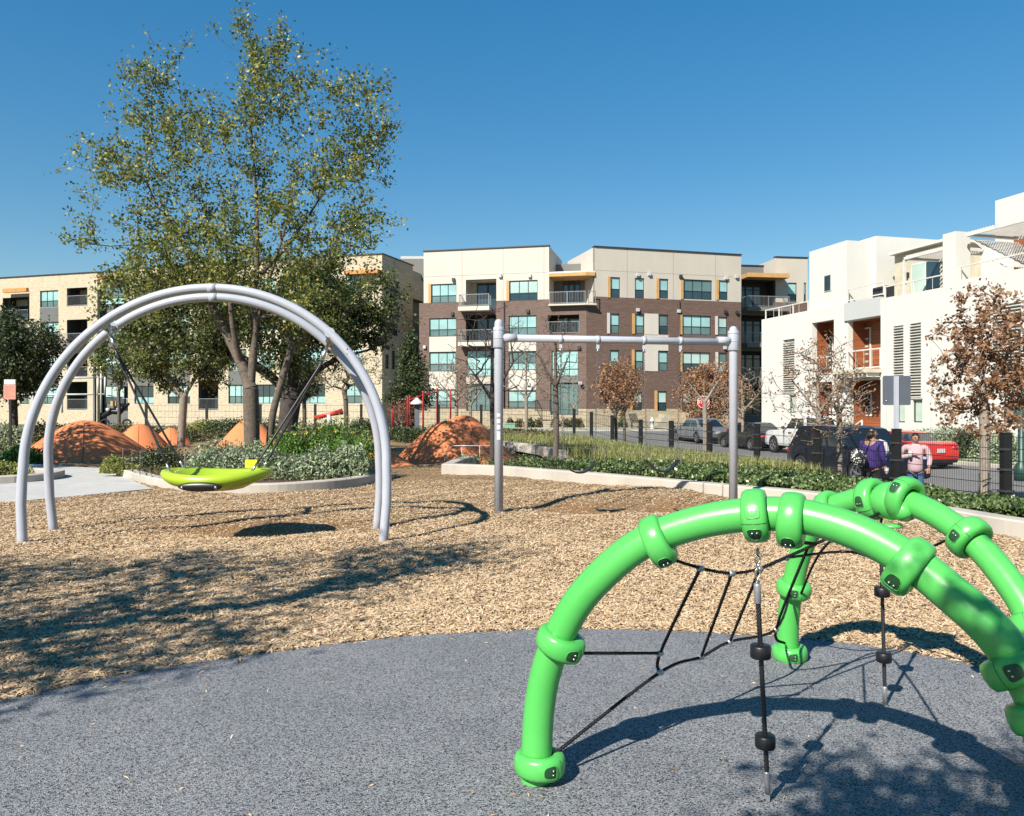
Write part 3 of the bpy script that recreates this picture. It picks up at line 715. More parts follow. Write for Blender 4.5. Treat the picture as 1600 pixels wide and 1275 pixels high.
prism(bA, bs, zc1+.01, PA.Z(895, 401), M['greystucco'], 'setback_wall')
sl_ = [back(PA, u858+.02, .5), back(PA, u916, .5), back(PB, uB0-.02, .55), back(PB, uB0-.02, -2.39), back(PA, u858+.02, -2.39)]
prism(bA, sl_, ztopr+.004, zf, M['cream'], 'balcony_slab')
PL2 = Plane(0, 1, 1, 1); PL2.P = Vector((*back(PA, u858+.02, -2.38), 0)); q = Vector((*back(PB, uB0-.02, -2.38), 0)); PL2.u = (q-PL2.P).normalized(); PL2.n = Vector((PL2.u.y, -PL2.u.x, 0)); LW = (q-PL2.P).length
door(bA, PL2, LW*.3, zf+.02, LW*.86, zf+2.5, .0, 3, transom=.4)
railing(bA, PA, u858+.1, u916-.05, zf, 0, .42, sides=(False, False)); railing(bA, PB, .05, uB0-.1, zf, 0, .46, sides=(False, False))
# right half
uE = PB.U(1158)
winsB = [((953.7,433,969,465),1,1), ((992,434.5,1006.8,466),1,0), ((1029.7,435.6,1044.5,466.6),1,1), ((1067.7,437,1112.7,468),3,1), ((1122.9,438,1137.4,468.7),1,1),
 ((953,490,968,521),1,3), ((992,491,1006.5,521.5),1,1), ((1029,491.5,1044,522),1,0), ((1066,493,1111,523),3,1), ((1121.5,495,1136.5,523),1,3),
 ((953,547,967.5,578),1,0), ((991.5,547,1005.5,577),1,1), ((1028,548.5,1043.6,579.5),1,0), ((1066,550.5,1109.5,581),3,1), ((1122,551,1136,581),1,3),
 ((953,612,968,640),1,3), ((988.5,612,1003.6,641),1,1), ((1027,611,1042,642),1,1), ((1065,612,1111,642),3,1), ((1120,612,1135,642),1,0)]
hB = [PB.rect(*r) for r, c, f_ in winsB]
zbrB = PB.Z(1040, 467.5); zstB = PB.Z(1040, 641)
wall(bA, PB, uB0, uE, zbrB, ztB, hB, M['cream2']); wall(bA, PB, 0, uB0, zst, ztopr, hB, M['brickB']); wall(bA, PB, uB0, uE, zst, zbrB, hB, M['brickB'])
wall(bA, PB, 0, uE, zw-.7, zst, hB, M['stone'], d=.06, rev=.4)
for r, c, f_ in winsB: window(bA, PB, PB.rect(*r), c, low=.42, fin=f_, bot='glass_low' if r[1] > 480 else 'glass_dark')
for (x0, y0, x1, y1) in ((1006.8,490,1028.6,523),(1006.4,523.4,1028,580)):
    q = PB.rect(x0, y0, x1, y1); m_ = MB(); wbox(m_, PB, q[0], q[2], q[1], q[3]-.01, 0, .04); m_.build('infill_panel', M['cream'], bA)
q = PB.rect(1028, 523.4, 1044, 547.9); m_ = MB(); wbox(m_, PB, q[0], q[2], q[1], q[3]-.01, 0, .04); m_.build('infill_panel', M['cream'], bA)
coping(bA, PB, uB0, uE, ztB)
m_ = MB(); m_.face([PB.pt(uE, zw-.6, 0), PB.pt(uE, zw-.6, -9), PB.pt(uE, ztB, -9), PB.pt(uE, ztB, 0)]); m_.build('side_wall', M['cream2'], bA, recalc=False)
# body behind
bodyA = [back(PA, uL+.1, -2.45), back(PA, u916, -2.6), back(PB, uE-.1, -2.45), back(PB, uE-.1, -16), back(PA, uL+.1, -16)]
prism(bA, bodyA, zw-.6, zf-.31, M['greystucco'], 'rear_wall')
prism(bA, [back(PA, PA.U(662)+.2, -.5), back(PA, u858-.31, -.5), back(PA, u858-.31, -14), back(PA, PA.U(662)+.2, -14)], PA.Z(800,436)+.05, zt-.3, M['cream'], 'rear_wall')
prism(bA, [back(PB, uB0+.2, -.6), back(PB, uE-.2, -.6), back(PB, uE-.2, -14), back(PB, uB0+.2, -14)], PB.Z(1090,437)+.05, ztB-.3, M['cream2'], 'rear_wall')
m_ = MB(); m_.face([PA.pt(PA.U(662), zbr, 0), PA.pt(PA.U(662), zt, 0), PA.pt(PA.U(662), zt, -9), PA.pt(PA.U(662), zbr, -9)]); m_.build('side_wall', M['cream'], bA, recalc=False)
m_ = MB(); m_.face([PA.pt(uL, zw-.6, 0), PA.pt(uL, zbr, 0), PA.pt(uL, zbr, -9), PA.pt(uL, zw-.6, -9)]); m_.build('side_wall', M['brickA'], bA, recalc=False)
# control joints and downpipes
for pl, xs_, za, zb2 in ((PA, (722, 786, 850), zbr+.02, zt-.02), (PB, (980, 1052, 1118), zbrB+.02, ztB-.02)):
    j = MB()
    for px_ in xs_: u_ = pl.U(px_); wbox(j, pl, u_-.012, u_+.012, za, zb2, .0, .006)
    zz = pl.Z(xs_[1], 428); wbox(j, pl, pl.U(663 if pl is PA else 931), pl.U(856 if pl is PA else 1156), zz-.01, zz+.01, .0, .005)
    j.build('control_joint', M['greystucco'], bA)
for pl, px_ in ((PB, 1061), (PA, 788)):
    j = MB(); j.tube([pl.pt(pl.U(px_), zst+.1, .09), pl.pt(pl.U(px_), (zbr if pl is PA else zbrB)-.1, .09)], .05, 6); j.build('downpipe', M['coping'], bA)
# wall fixtures
for (px_, py_, pl) in ((709,437,PA),(782,431,PA),(828,431,PA),(707,490,PA),(825,486,PA),(664,542,PA),(905,543,PA),(826,600,PA),(996,429,PB),(1014,428,PB),(1063,432,PB),(1134,434,PB),(1150,432,PB),(1060,486,PB),(1133,487,PB),(996,484,PB),(1151,488,PB),(1132,543,PB),(906,598,PB)):
    s_ = MB(); wbox(s_, pl, pl.U(px_)-.13, pl.U(px_)+.13, pl.Z(px_,py_)-.16, pl.Z(px_,py_)+.12, -.01, .2); s_.build('wall_fixture', M['coping' if px_ % 2 else 'white_side'], bA)
# entry rails, steps, patio
railing(bA, PA, PA.U(840), PA.U(862), zst-.2, .06, 1.0, h=1.0, mat='coping', n=6); railing(bA, PB, PB.U(1062), PB.U(1140), zst-.05, .08, 1.3, h=1.1, mat='coping')
m_ = MB()
for k in range(5): wbox(m_, PB, PB.U(1012)-.2+k*.3, PB.U(1012)+1.6, zw-.5+.17*k*2, zw-.5+.17*(k+1)*2-.004, .07, 1.2)
m_.build('steps', M['limestone_step'], bA)
wb = MB(); wbox(wb, PB, PB.U(1064), PB.U(1150), zw-.6, zst-.12, .1, 1.35); wb.build('patio_wall', M['stone'], bA)
g_ = MB(); wbox(g_, PB, PB.U(1030), PB.U(1045), PB.Z(1038,652.5), PB.Z(1038,645.5), .068, .1); gs = g_.build('banner', plain('lime_banner', (.25,.50,.03), .6), bA)
rel(bA)
# far right wing with stacked balconies
PC = Plane(1158, 76.5, 1262, 77.5)
bC = empty('apartment_building', (20, 77, 0), 0, 'tan wing with stacked dark balconies between the brick block and the white houses', 'building')
zC = PC.Z(1235, 402.5); u0, u1, u2 = 0, PC.U(1212), PC.U(1262)
hC = [PC.rect(1231,441.7,1245,472), PC.rect(1256,441.7,1259.6,472), PC.rect(1231,500,1245,530)]
zCb = PC.Z(1235, 472.5)
wall(bC, PC, u1, u2, zCb, zC, hC, M['cream2']); wall(bC, PC, u1, u2, -1, zCb, hC, M['brickB'])
for r in hC: window(bC, PC, r, 1, low=.4, bot='glass_dark')
coping(bC, PC, u1, u2, zC)
rr = [(438,482),(493,538),(549,592),(606,650)]
hh = [PC.rect(1158.6, a, 1211, b) for a, b in rr]
zcan = PC.Z(1185, 437); wall(bC, PC, u0, u1-.01, -1, zcan, hh, M['panelgrey'])
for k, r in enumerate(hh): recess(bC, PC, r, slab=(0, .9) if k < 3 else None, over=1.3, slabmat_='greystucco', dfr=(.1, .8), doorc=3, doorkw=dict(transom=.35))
cb = MB(); wbox(cb, PC, u0, PC.U(1222), zcan, PC.Z(1185, 430.5), -.3, 1.5); cb.build('canopy', M['orange_trim'], bC)
cb = MB(); wbox(cb, PC, u0, u1, PC.Z(1185,430.3), PC.Z(1185, 408), -5, -2.6); cb.build('setback_wall', M['greystucco'], bC)
coping(bC, PC, u0, u1, PC.Z(1185, 407.8), d0=-5.1, d1=-2.5)
prism(bC, [back(PC, u0, -2.1), back(PC, u2, -2.1), back(PC, u2, -14), back(PC, u0, -14)], -1, zcan-.02, M['greystucco'], 'rear_wall')
prism(bC, [back(PC, u1+.02, -.6), back(PC, u2-.02, -.6), back(PC, u2-.02, -14), back(PC, u1+.02, -14)], zcan, zC-.1, M['cream2'], 'rear_wall')
rel(bC)

# --- limestone apartment building on the left
M['stoneL'] = wallmat('limestone_ashlar', (1, -.15), (.56, .48, .345), (.53, .45, .32), (.50, .435, .325), .9, .42, .010, .08)
PD = Plane(0, 81.0, 597, 68.8)
bD = empty('apartment_building', (-30, 74, 0), 0, 'four storey cream limestone apartment building behind the trees on the left', 'building')
zD = 14.95; zDl = PD.Z(20, 432)
def cols_rows():
    rows = [(454,480),(503.5,528.5),(553,583),(604,631)]; out_ = []
    return rows
holes = []; wins = []; recs = []
def wy(px, py):  # rows given at px 75 follow the wall's perspective
    k = (PD.P + PD.u*PD.U(px)).y/(PD.P + PD.u*PD.U(75)).y; return 637.5 + (py-637.5)/k
rows = [(454,480),(503.5,528.5),(553,583),(604,631)]
for (x0, x1, c) in ((62.5,91,3),(163,193,3),(210,240,3),(262,297,3),(357,385,3),(400,430,3),(470,508,3),(540,566,2)):
    for k, (a, b) in enumerate(rows): m = (x0+x1)/2; wins.append(((x0, wy(m,a), x1, wy(m,b)), c, k))
for k in (2, 3): wins.append(((24, wy(30, rows[k][0]), 43, wy(30, rows[k][1])), 2, k))
for (x0, x1) in ((104.5,136.5),(310,341),(437,462)):
    for k, (a, b) in enumerate(((452,480),(501,540),(553,590),(597,640))): m = (x0+x1)/2; recs.append(((x0, wy(m,a), x1, wy(m,b)), k))
recs.append(((4, wy(20,462), 43, wy(20,498)), 0)); recs.append(((4, wy(20,512), 43, wy(20,548)), 1))
holes = [PD.rect(*r) for r, *_ in wins] + [PD.rect(*r) for r, _ in recs]
dU = PD.U; u46, u152, u200, u597 = dU(46), dU(152), dU(200), dU(597)
wall(bD, PD, u46, u152, -.8, zD, holes, M['stoneL']); wall(bD, PD, dU(-60), u46-.004, -.8, zDl, holes, M['stoneL'], d=-.5)
wall(bD, PD, u152+.004, u200, -.8, zD-1.2, holes, M['panelgrey'], d=-.9); wall(bD, PD, u200+.004, u597, -.8, zD+.1, holes, M['stoneL'])
coping(bD, PD, u46, u152, zD); coping(bD, PD, u200, u597, zD+.1); coping(bD, PD, dU(-60), u46-.1, zDl, d0=-1, d1=-.4); coping(bD, PD, u152+.1, u200-.1, zD-1.2, d0=-1.4, d1=-.8)
for r, c, k in wins: window(bD, PD, PD.rect(*r), c, low=.38, d=-.14 if r[0] > 46 else -.66)
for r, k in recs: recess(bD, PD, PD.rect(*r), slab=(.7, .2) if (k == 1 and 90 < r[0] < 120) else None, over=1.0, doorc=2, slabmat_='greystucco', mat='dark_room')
for (x0, x1) in ((62.5,91),(262,297),(357,385),(210,240)):
    m = (x0+x1)/2; q = PD.rect(x0, wy(m,480.6), x1, wy(m,503)); s_ = MB(); wbox(s_, PD, q[0], q[2], q[1], q[3], 0, .03); s_.build('infill_panel', M['panelgrey'], bD)
    q = PD.rect(x0, wy(m,583.6), x1, wy(m,603.4)); s_ = MB(); wbox(s_, PD, q[0], q[2], q[1], q[3], 0, .03); s_.build('infill_panel', M['panelgrey'], bD)
for (x0, x1, y0, y1) in ((8,45,451,457),(155,199,429,436),(545,597,424,430)):
    q = PD.rect(x0, y0, x1, y1); s_ = MB(); wbox(s_, PD, q[0], q[2], q[1], q[3], .002, .9 if x0 > 500 else .3); s_.build('canopy', plain('orange_canopy', (.66,.27,.07), .7), bD)
PE = Plane(597, 68.8, 645, 74.5)
hE = [PE.rect(604,438,623,462), PE.rect(604,505,622,524), PE.rect(586+16,555,608,576), PE.rect(606+6,548,618,577), PE.rect(626,548,632,577), PE.rect(626,606,632,642)]
uEE = PE.U(645); wall(bD, PE, 0.004, uEE, -.8, zD+.1, hE, M['stoneL'])
for r in hE: window(bD, PE, r, 1, low=.4, top='glass_dark', bot='glass_dark')
coping(bD, PE, 0, uEE, zD+.1)
prism(bD, [back(PD, dU(-60), -2.3), back(PD, u597-2.2, -2.3), back(PE, uEE-.2, -2), back(PD, u597, -16), back(PD, dU(-60), -16)], -.8, 12.2, M['greystucco'], 'rear_wall')
for (a, b, c) in ((dU(-60), u46-.1, zDl-.3), (u46+.1, u152-.1, zD-.2), (u152+.05, u200-.05, zD-1.4), (u200+.1, u597-.5, zD)):
    prism(bD, [back(PD, a, -1.6), back(PD, b, -1.6), back(PD, b, -12), back(PD, a, -12)], 12.25, c, M['stoneL'], 'rear_wall')
rel(bD)
# grey link between the two buildings
PG = Plane(628, 80, 668, 80)
bG = empty('link_building', (-11, 80, 0), 0, 'recessed dark grey link between limestone building and brick building', 'building')
hG = [PG.rect(640,443,658,475), PG.rect(640,497,658,530), PG.rect(640,553,658,585)]
wall(bG, PG, 0, PG.L, -1, PG.Z(645, 442.5), hG, M['panelgrey'])
q = PG.rect(628, 409, 668, 442); s_ = MB(); wbox(s_, PG, q[0], q[2], q[1], q[3], -3, 1.6); s_.build('upper_wall', M['greystucco'], bG)
q = PG.rect(628, 404.5, 668, 408.8); s_ = MB(); wbox(s_, PG, q[0], q[2], q[1], q[3]+.1, -4, .9); s_.build('roof_edge', M['white_side'], bG)
for r in hG: window(bG, PG, r, 2, low=.0, top='glass_dark')
rel(bG)

# --- white townhouses on the right
PW = Plane(1190, 52, 1600, 32.9)
bW = empty('townhouse', (17, 50, 0), 0, 'white stucco townhouse row with louvred windows and terraces on the right', 'building')
Zp = PW.Z(1190, 499.5)      # terrace parapet
U = PW.U; zb = -.5
sideB = plain('wood_cladding', (.22, .075, .03), .55, 0, .15, 1.5)
def boards():
    m, n, p = newmat('red_brown_boards'); v = coords(n, (.4, .4, 12))
    n.links.new(ramp(n, noise(n, v, 1.2, 4), [(.3, (.17, .05, .02)), (.7, (.31, .10, .04))]), p.inputs['Base Color']); p.inputs['Roughness'].default_value = .5; return m
M['boards'] = boards()
lou = [(1223.7,529,1243.6,615), (1396,507.5,1414.5,623), (1421.5,503.5,1442,623), (1551,473,1599,600)]
hW = [PW.rect(*r) for r in lou]
rcW = [PW.rect(1268.5,502,1303,586), PW.rect(1324,498,1376,577), PW.rect(1325,594,1375,671), PW.rect(1268.5,597,1300,668)]
gl = [PW.rect(1233,617,1243.6,645), PW.rect(1401,625,1414,660), PW.rect(1426,625,1441,660), PW.rect(1566,628,1602,662)]
hW2 = hW + rcW + gl
segs = [(1190, 1258, Zp), (1258, 1320, Zp), (1320, 1376, PW.Z(1350, 464)), (1376, 1473, PW.Z(1425, 458)), (1473, 1493, PW.Z(1493, 361)), (1493, 1760, PW.Z(1571, 424))]
for i, (a, b, zt_) in enumerate(segs):
    ua, ub = U(a) + (.002 if i else 0), U(b) - .002
    if a == 1320:
        wall(bW, PW, ua, ub, zb, PW.Z(1350, 497), hW2, M['white'], d=-.05)
        q = (PW.Z(1350, 497), PW.Z(1350, 468.5)); s_ = MB(); wbox(s_, PW, ua, ub, q[0], q[1], -.3, .06); s_.build('balcony_front', M['white_side'], bW)
    else: wall(bW, PW, ua, ub, zb, zt_, hW2, M['white'])
# thin relief joints
s_ = MB()
for px_ in (1258, 1385, 1455, 1530): u_ = U(px_); wbox(s_, PW, u_-.014, u_+.014, zb, Zp-.2, 0, .006)
for zz in (PW.Z(1300, 592),): wbox(s_, PW, 0, U(1266), zz-.012, zz+.012, 0, .005)
s_.build('stucco_joint', M['white_side'], bW)
M['louvre'] = plain('louvre_slat', (.56, .53, .48), .5)
def louver(r, name='louver'):
    u0, z0, u1, z1 = r; g = MB(); wbox(g, PW, u0+.06, u1-.06, z0+.05, z1-.05, -.2, -.17); 
    fr = MB(); wbox(fr, PW, u0, u0+.06, z0, z1, -.2, .06); wbox(fr, PW, u1-.06, u1, z0, z1, -.2, .06); wbox(fr, PW, u0+.06, u1-.06, z0, z0+.05, -.2, .05); wbox(fr, PW, u0+.06, u1-.06, z1-.05, z1, -.2, .05)
    f_ = fr.build('louvred_window', M['railwhite'], bW); g.build('pane', M['glass_green'], f_)
    n_ = int((z1-z0-.1)/.14); me = None
    for k in range(n_):
        z_ = z0+.1+k*.14; m_ = MB(); a = .045
        Mx = PW.M() @ Matrix.Translation((0, .02, z_)) @ Matrix.Rotation(R(-35), 4, 'X'); m_.box(u0+.062, u1-.062, -.06, .06, -.008, .008, Mx); m_.build('slat', M['louvre'], f_)
for r in hW: louver(r)
for r in gl[:3]: window(bW, PW, r, 1, low=0, top='glass_green')
window(bW, PW, gl[3], 2, low=.5, top='glass_low', bot='glass_low')
# wood lined loggias
def loggia(r, depth, door_uv, rail=True, win=False):
    u0, z0, u1, z1 = r; mb = MB(); D = -depth; pt = PW.pt
    ob = MB(); wbox(ob, PW, u0, u1, z0, z1, D-.1, D); wo = ob.build('rear_boards', M['boards'], bW)
    for (p_, q_) in ((u0-.1, u0), (u1, u1+.1)): a = MB(); wbox(a, PW, p_, q_, z0, z1, D, -.36); a.build('side_boards', M['boards'], bW)
    n_ = int((z1-z0)/.14); s_ = MB()
    for k in range(n_): wbox(s_, PW, u0+.01, u1-.01, z0+.02+k*.14, z0+.02+k*.14+.127, D, D+.02)
    s_.build('cladding_boards', M['boards'], bW)['kind'] = 'stuff'
    c = MB(); wbox(c, PW, u0-.1, u1+.1, z1, z1+.12, D, -.36); c.build('soffit', M['boards'], bW)
    f_ = MB(); wbox(f_, PW, u0-.1, u1+.1, z0-.15, z0, D, -.36); f_.build('floor_slab', M['white_side'], bW)
    W = u1-u0
    if door_uv:
        a0, a1, h = door_uv; dm = MB(); x0, x1 = PW.U(a0, D), PW.U(a1, D)
        for (p, q, e, g) in ((x0,x0+.08,z0,z0+h),(x1-.08,x1,z0,z0+h),(x0+.08,x1-.08,z0+h-.08,z0+h)): wbox(dm, PW, p, q, e, g, D+.02, D+.08)
        dr = dm.build('door', M['railwhite'], bW); lf = MB(); wbox(lf, PW, x0+.08, x1-.08, z0, z0+h-.08, D+.02, D+.05); lf.build('door_leaf', M['teal_door'] if win else sideB, dr)
        for k in range(4): p = MB(); wbox(p, PW, x0+.2, x1-.2, z0+.45+k*.42, z0+.56+k*.42, D+.05, D+.06); p.build('door_lite', M['glass_green'], dr)
    if rail: railing(bW, PW, u0+.03, u1-.03, z0, 0, -.02, h=1.08, mat='railwhite', sides=(False, False), n=int(W/.65), top=.07, pick=.03)
loggia(rcW[0], 1.2, (1293, 1303, 2.3), win=True); loggia(rcW[1], 1.2, (1349, 1362, 2.4)); loggia(rcW[2], 1.2, None, rail=False); loggia(rcW[3], 1.2, (1290, 1299, 2.2), rail=False)
q = PW.rect(1347, 614, 1362, 650, d=-1.15); fr = MB(); 
wbox(fr, PW, q[0], q[2], q[1], q[3], -1.18, -1.14); wo = fr.build('window', M['railwhite'], bW); p = MB(); wbox(p, PW, q[0]+.1, q[2]-.1, q[1]+.1, q[3]-.1, -1.14, -1.12); p.build('pane', M['glass_dark'], wo)
q = PW.rect(1318, 578, 1378, 584); s_ = MB(); wbox(s_, PW, q[0], q[2], q[1], q[3], .002, .85); s_.build('balcony_slab', M['sidewood'], bW)
for k in range(9):
    uu = U(1318)+.12+k*.34; s_ = MB(); wbox(s_, PW, uu, uu+.07, q[1]-.22, q[1]-.004, .002, .8); s_.build('bracket', M['railwhite'], bW)
# entry stair rail
s_ = MB(); a = PW.pt(U(1330), PW.Z(1340, 655), .6); b = PW.pt(U(1372), PW.Z(1340, 668), .6)
railing(bW, PW, U(1326), U(1340), PW.Z(1340, 672), .0, .8, h=.95, mat='railwhite', sides=(False, False), n=2, top=.07)
s_.bar(PW.pt(U(1345), PW.Z(1345, 672), .8), PW.pt(U(1367), PW.Z(1367, 657), .8), .07); s_.bar(PW.pt(U(1367), PW.Z(1367, 690), .8), PW.pt(U(1367), PW.Z(1367, 656), .8), .07); s_.build('stair_rail', M['railwhite'], bW)
# terrace rails
railing(bW, PW, 0.1, U(1257), Zp-.35, 0, -.25, h=1.0, mat='railwhite', sides=(False, False), n=5, top=.06)
railing(bW, PW, U(1320), U(1376), PW.Z(1350,466), 0, -.2, h=.75, mat='railwhite', sides=(False, False), n=3, top=.06)
railing(bW, PW, U(1378), U(1472), PW.Z(1425,459)-.1, 0, -.2, h=.8, mat='railwhite', sides=(False, False), n=5, top=.06)
railing(bW, PW, U(1495), U(1660), PW.Z(1571,424)-.1, 0, -.2, h=.8, mat='railwhite', sides=(False, False), n=6, top=.06)
# upper storey boxes: street face in the facade plane, side face turned to the eye
def ubox(ua, ub, dp, z0, z1, mat='white', d0=0, name='upper_wall', holes_=None):
    prism(bW, [back(PW, ua, d0), back(PW, ub, d0), back(PW, ub, -dp), back(PW, ua, -dp)], z0, z1, M[mat], name)
zU1 = PW.Z(1317, 375)
PWs = Plane(1190, 52, 1600, 32.9); PWs.P = PW.pt(0, 0, -.5); 
ubox(U(1259), U(1317), 9, Zp+.002, zU1, d0=-.25)
hwn = PWs.rect(1283, 430, 1293, 454); 
s_ = MB(); wbox(s_, PW, U(1282.5), U(1293.5), PW.Z(1288,455), PW.Z(1288,429), -.25, -.21); wo = s_.build('window', M['white_side'], bW)
p = MB(); wbox(p, PW, U(1283.6), U(1292.4), PW.Z(1288,453.6), PW.Z(1288,430.4), -.21, -.19); p.build('pane', M['glass_dark'], wo)
def Dof(u, px):   # depth at which a line square to the facade meets a sight line
    k = (px-800)/F; P = PW.P + PW.u*u; return (k*P.y - P.x)/(PW.n.x - k*PW.n.y)
u1s = U(1317)
u2s = u1s+.35; d2 = Dof(u2s, 1369)
ubox(u1s-2, u2s, 14, Zp, PW.Z(1369, 368.5, d2), d0=d2)
# yellow siding room and slider on the middle terrace
ubox(PW.U(1398,-2.4), PW.U(1478,-2.4), 6.0, PW.Z(1425,459)-.3, PW.Z(1425,393,-2.4), 'sidewood', d0=-2.4, name='lap_siding_wall')
ubox(PW.U(1388,-2.0), PW.U(1478,-2.0), 6.2, PW.Z(1425,393,-2.4)+.004, PW.Z(1425,393,-2.4)+.14, 'white', d0=-2.0, name='roof_edge')
zsl = PW.Z(1425,459)-.1
s_ = MB(); wbox(s_, PW, PW.U(1425,-2.4), PW.U(1472,-2.4), zsl, zsl+2.15, -2.4, -2.34); wo = s_.build('sliding_door', M['railwhite'], bW)
for (a, b, mt) in ((1427,1447,'glass_green'),(1449,1470,'glass_dark')): p = MB(); wbox(p, PW, PW.U(a,-2.4), PW.U(b,-2.4), zsl+.08, zsl+2.07, -2.34, -2.32); p.build('pane', M[mt], wo)
s_ = MB(); wbox(s_, PW, PW.U(1417,-2.4), PW.U(1421,-2.4), zsl+1.5, zsl+1.75, -2.4, -2.25); s_.build('wall_lamp', M['coping'], bW)
# pergolas: posts, frame, slats
def pergola(pxa, pxb, ztop, d0, d1, rise=0.0, posts=(True, False), dropz=2.6):
    ua, ub = U(pxa), U(pxb); f = MB()
    for dd in (d0, d1): wbox(f, PW, ua, ub, ztop-.14, ztop, dd-.05, dd+.05)
    for uu in (ua, ub): wbox(f, PW, uu-.05, uu+.05, ztop-.138, ztop-.002, d1+.05, d0-.05)
    if posts[0]: wbox(f, PW, ua-.06, ua+.06, ztop-dropz, ztop-.14, d0-.06, d0+.06)
    if posts[1]: wbox(f, PW, ub-.06, ub+.06, ztop-dropz, ztop-.14, d0-.06, d0+.06)
    o = f.build('pergola_frame', M['railwhite'], bW); n_ = int((ub-ua)/.16)
    for k in range(n_): s_ = MB(); uu = ua+.1+k*.16; wbox(s_, PW, uu, uu+.05, ztop+.004, ztop+.07, d1, d0); s_.build('pergola_slat', M['railwhite'], o)
pergola(1408, 1473, PW.Z(1440, 392)-.05, -.2, -2.3)
pergola(1502, 1660, PW.Z(1571, 349,-.3), -.3, -3.2, posts=(False, False), dropz=2.9)
# diagonal slatted screen on the right terrace
sc = MB(); zA = PW.Z(1571,352)-.15; zB = PW.Z(1571,424)
for k in range(20):
    dd = -3.0 + k*.135; sc.bar(PW.pt(U(1502)+.2, zA, dd), PW.pt(U(1502)+1.9, zB+.3, dd), .05, .03)
scr = sc.build('slatted_screen', M['railwhite'], bW); scr['kind'] = 'stuff'
ubox(U(1473)+.002, U(1493)-.002, abs(Dof(U(1493), 1516)), PW.Z(1493,361)-4.2, PW.Z(1493,361)-.002, d0=-.36)
ubox(PW.U(1584,-3.6), PW.U(1700,-3.6), 9, zB-.3, PW.Z(1590,366,-3.6), 'boards', d0=-3.6, name='boarded_wall')
ubox(PW.U(1516,-4.6), PW.U(1600,-4.6), 9, zB-.3, PW.Z(1590,366,-3.6), 'white', d0=-4.6)
ubox(PW.U(1555,-4.6), PW.U(1760,-4.6), 9, PW.Z(1590,366,-3.6)+.002, PW.Z(1571,309,-4.6), d0=-4.6)
ubox(-.0+.02, U(1760), 12, zb, Zp-.15, 'white', d0=-2.0, name='rear_wall')
s_ = MB(); s_.face([PW.pt(0, zb, 0), PW.pt(0, zb, -12), PW.pt(0, Zp, -12), PW.pt(0, Zp, 0)]); s_.build('end_wall', M['white_side'], bW)
# patio furniture on the terraces (dark shapes)
s_ = MB()
for px_ in (1356, 1367): wbox(s_, PW, U(px_)-.25, U(px_)+.25, PW.Z(1350,466), PW.Z(1350,466)+.55, -1.0, -.5)
s_.build('terrace_box', M['coping'], bW)
rel(bW)
# ---------------------------------------------------------------- vegetation
M['bark'] = plain('bark', (.145, .112, .085), .95, 0, .35, 14, .8, 60)
M['bark_pale'] = plain('pale_bark', (.30, .25, .20), .95, 0, .25, 14, .6, 60)
M['bark_dark'] = plain('dark_bark', (.07, .055, .05), .95, 0, .3, 14, .6, 60)
L_oak = leafmat('oak_leaves', [(.035,.06,.018),(.075,.11,.028),(.12,.16,.04),(.19,.21,.05),(.30,.27,.06),(.055,.085,.025)], .3)
L_elm = leafmat('elm_leaves', [(.035,.065,.014),(.08,.125,.022),(.15,.195,.032),(.26,.27,.045),(.42,.36,.075),(.055,.09,.02)], .35)
L_dark = leafmat('dark_evergreen_leaves', [(.02,.035,.012),(.035,.055,.018),(.065,.09,.026),(.10,.13,.035)], .2)
L_oak2 = leafmat('live_oak_leaves', [(.03,.05,.016),(.06,.09,.025),(.11,.15,.04),(.20,.22,.06),(.04,.065,.02)], .3)
L_brown = leafmat('dry_brown_leaves', [(.14,.06,.03),(.26,.12,.055),(.36,.19,.09),(.45,.27,.15),(.10,.045,.025)], .25)
L_sage = leafmat('sage_leaves', [(.12,.155,.085),(.22,.28,.15),(.33,.40,.24),(.44,.50,.33)], .2, .7)
L_bright = leafmat('bright_shrub_leaves', [(.035,.08,.014),(.08,.17,.025),(.14,.27,.04),(.22,.35,.06)], .3)
L_yg = leafmat('yellow_green_leaves', [(.10,.13,.03),(.22,.26,.05),(.36,.36,.09),(.16,.16,.06)], .3)
L_ivy = leafmat('ground_cover_leaves', [(.015,.03,.010),(.035,.065,.018),(.07,.12,.03),(.13,.18,.055),(.24,.29,.12)], .15, .35)
L_olive = leafmat('olive_winter_grass', [(.05,.05,.02),(.10,.10,.035),(.18,.16,.06),(.09,.06,.03)], .2)
L_red = leafmat('reddish_leaves', [(.20,.06,.03),(.34,.11,.06),(.45,.2,.12)], .3)
L_blade = leafmat('grass_blades', [(.06,.09,.025),(.15,.18,.05),(.30,.30,.10),(.42,.38,.18)], .2)

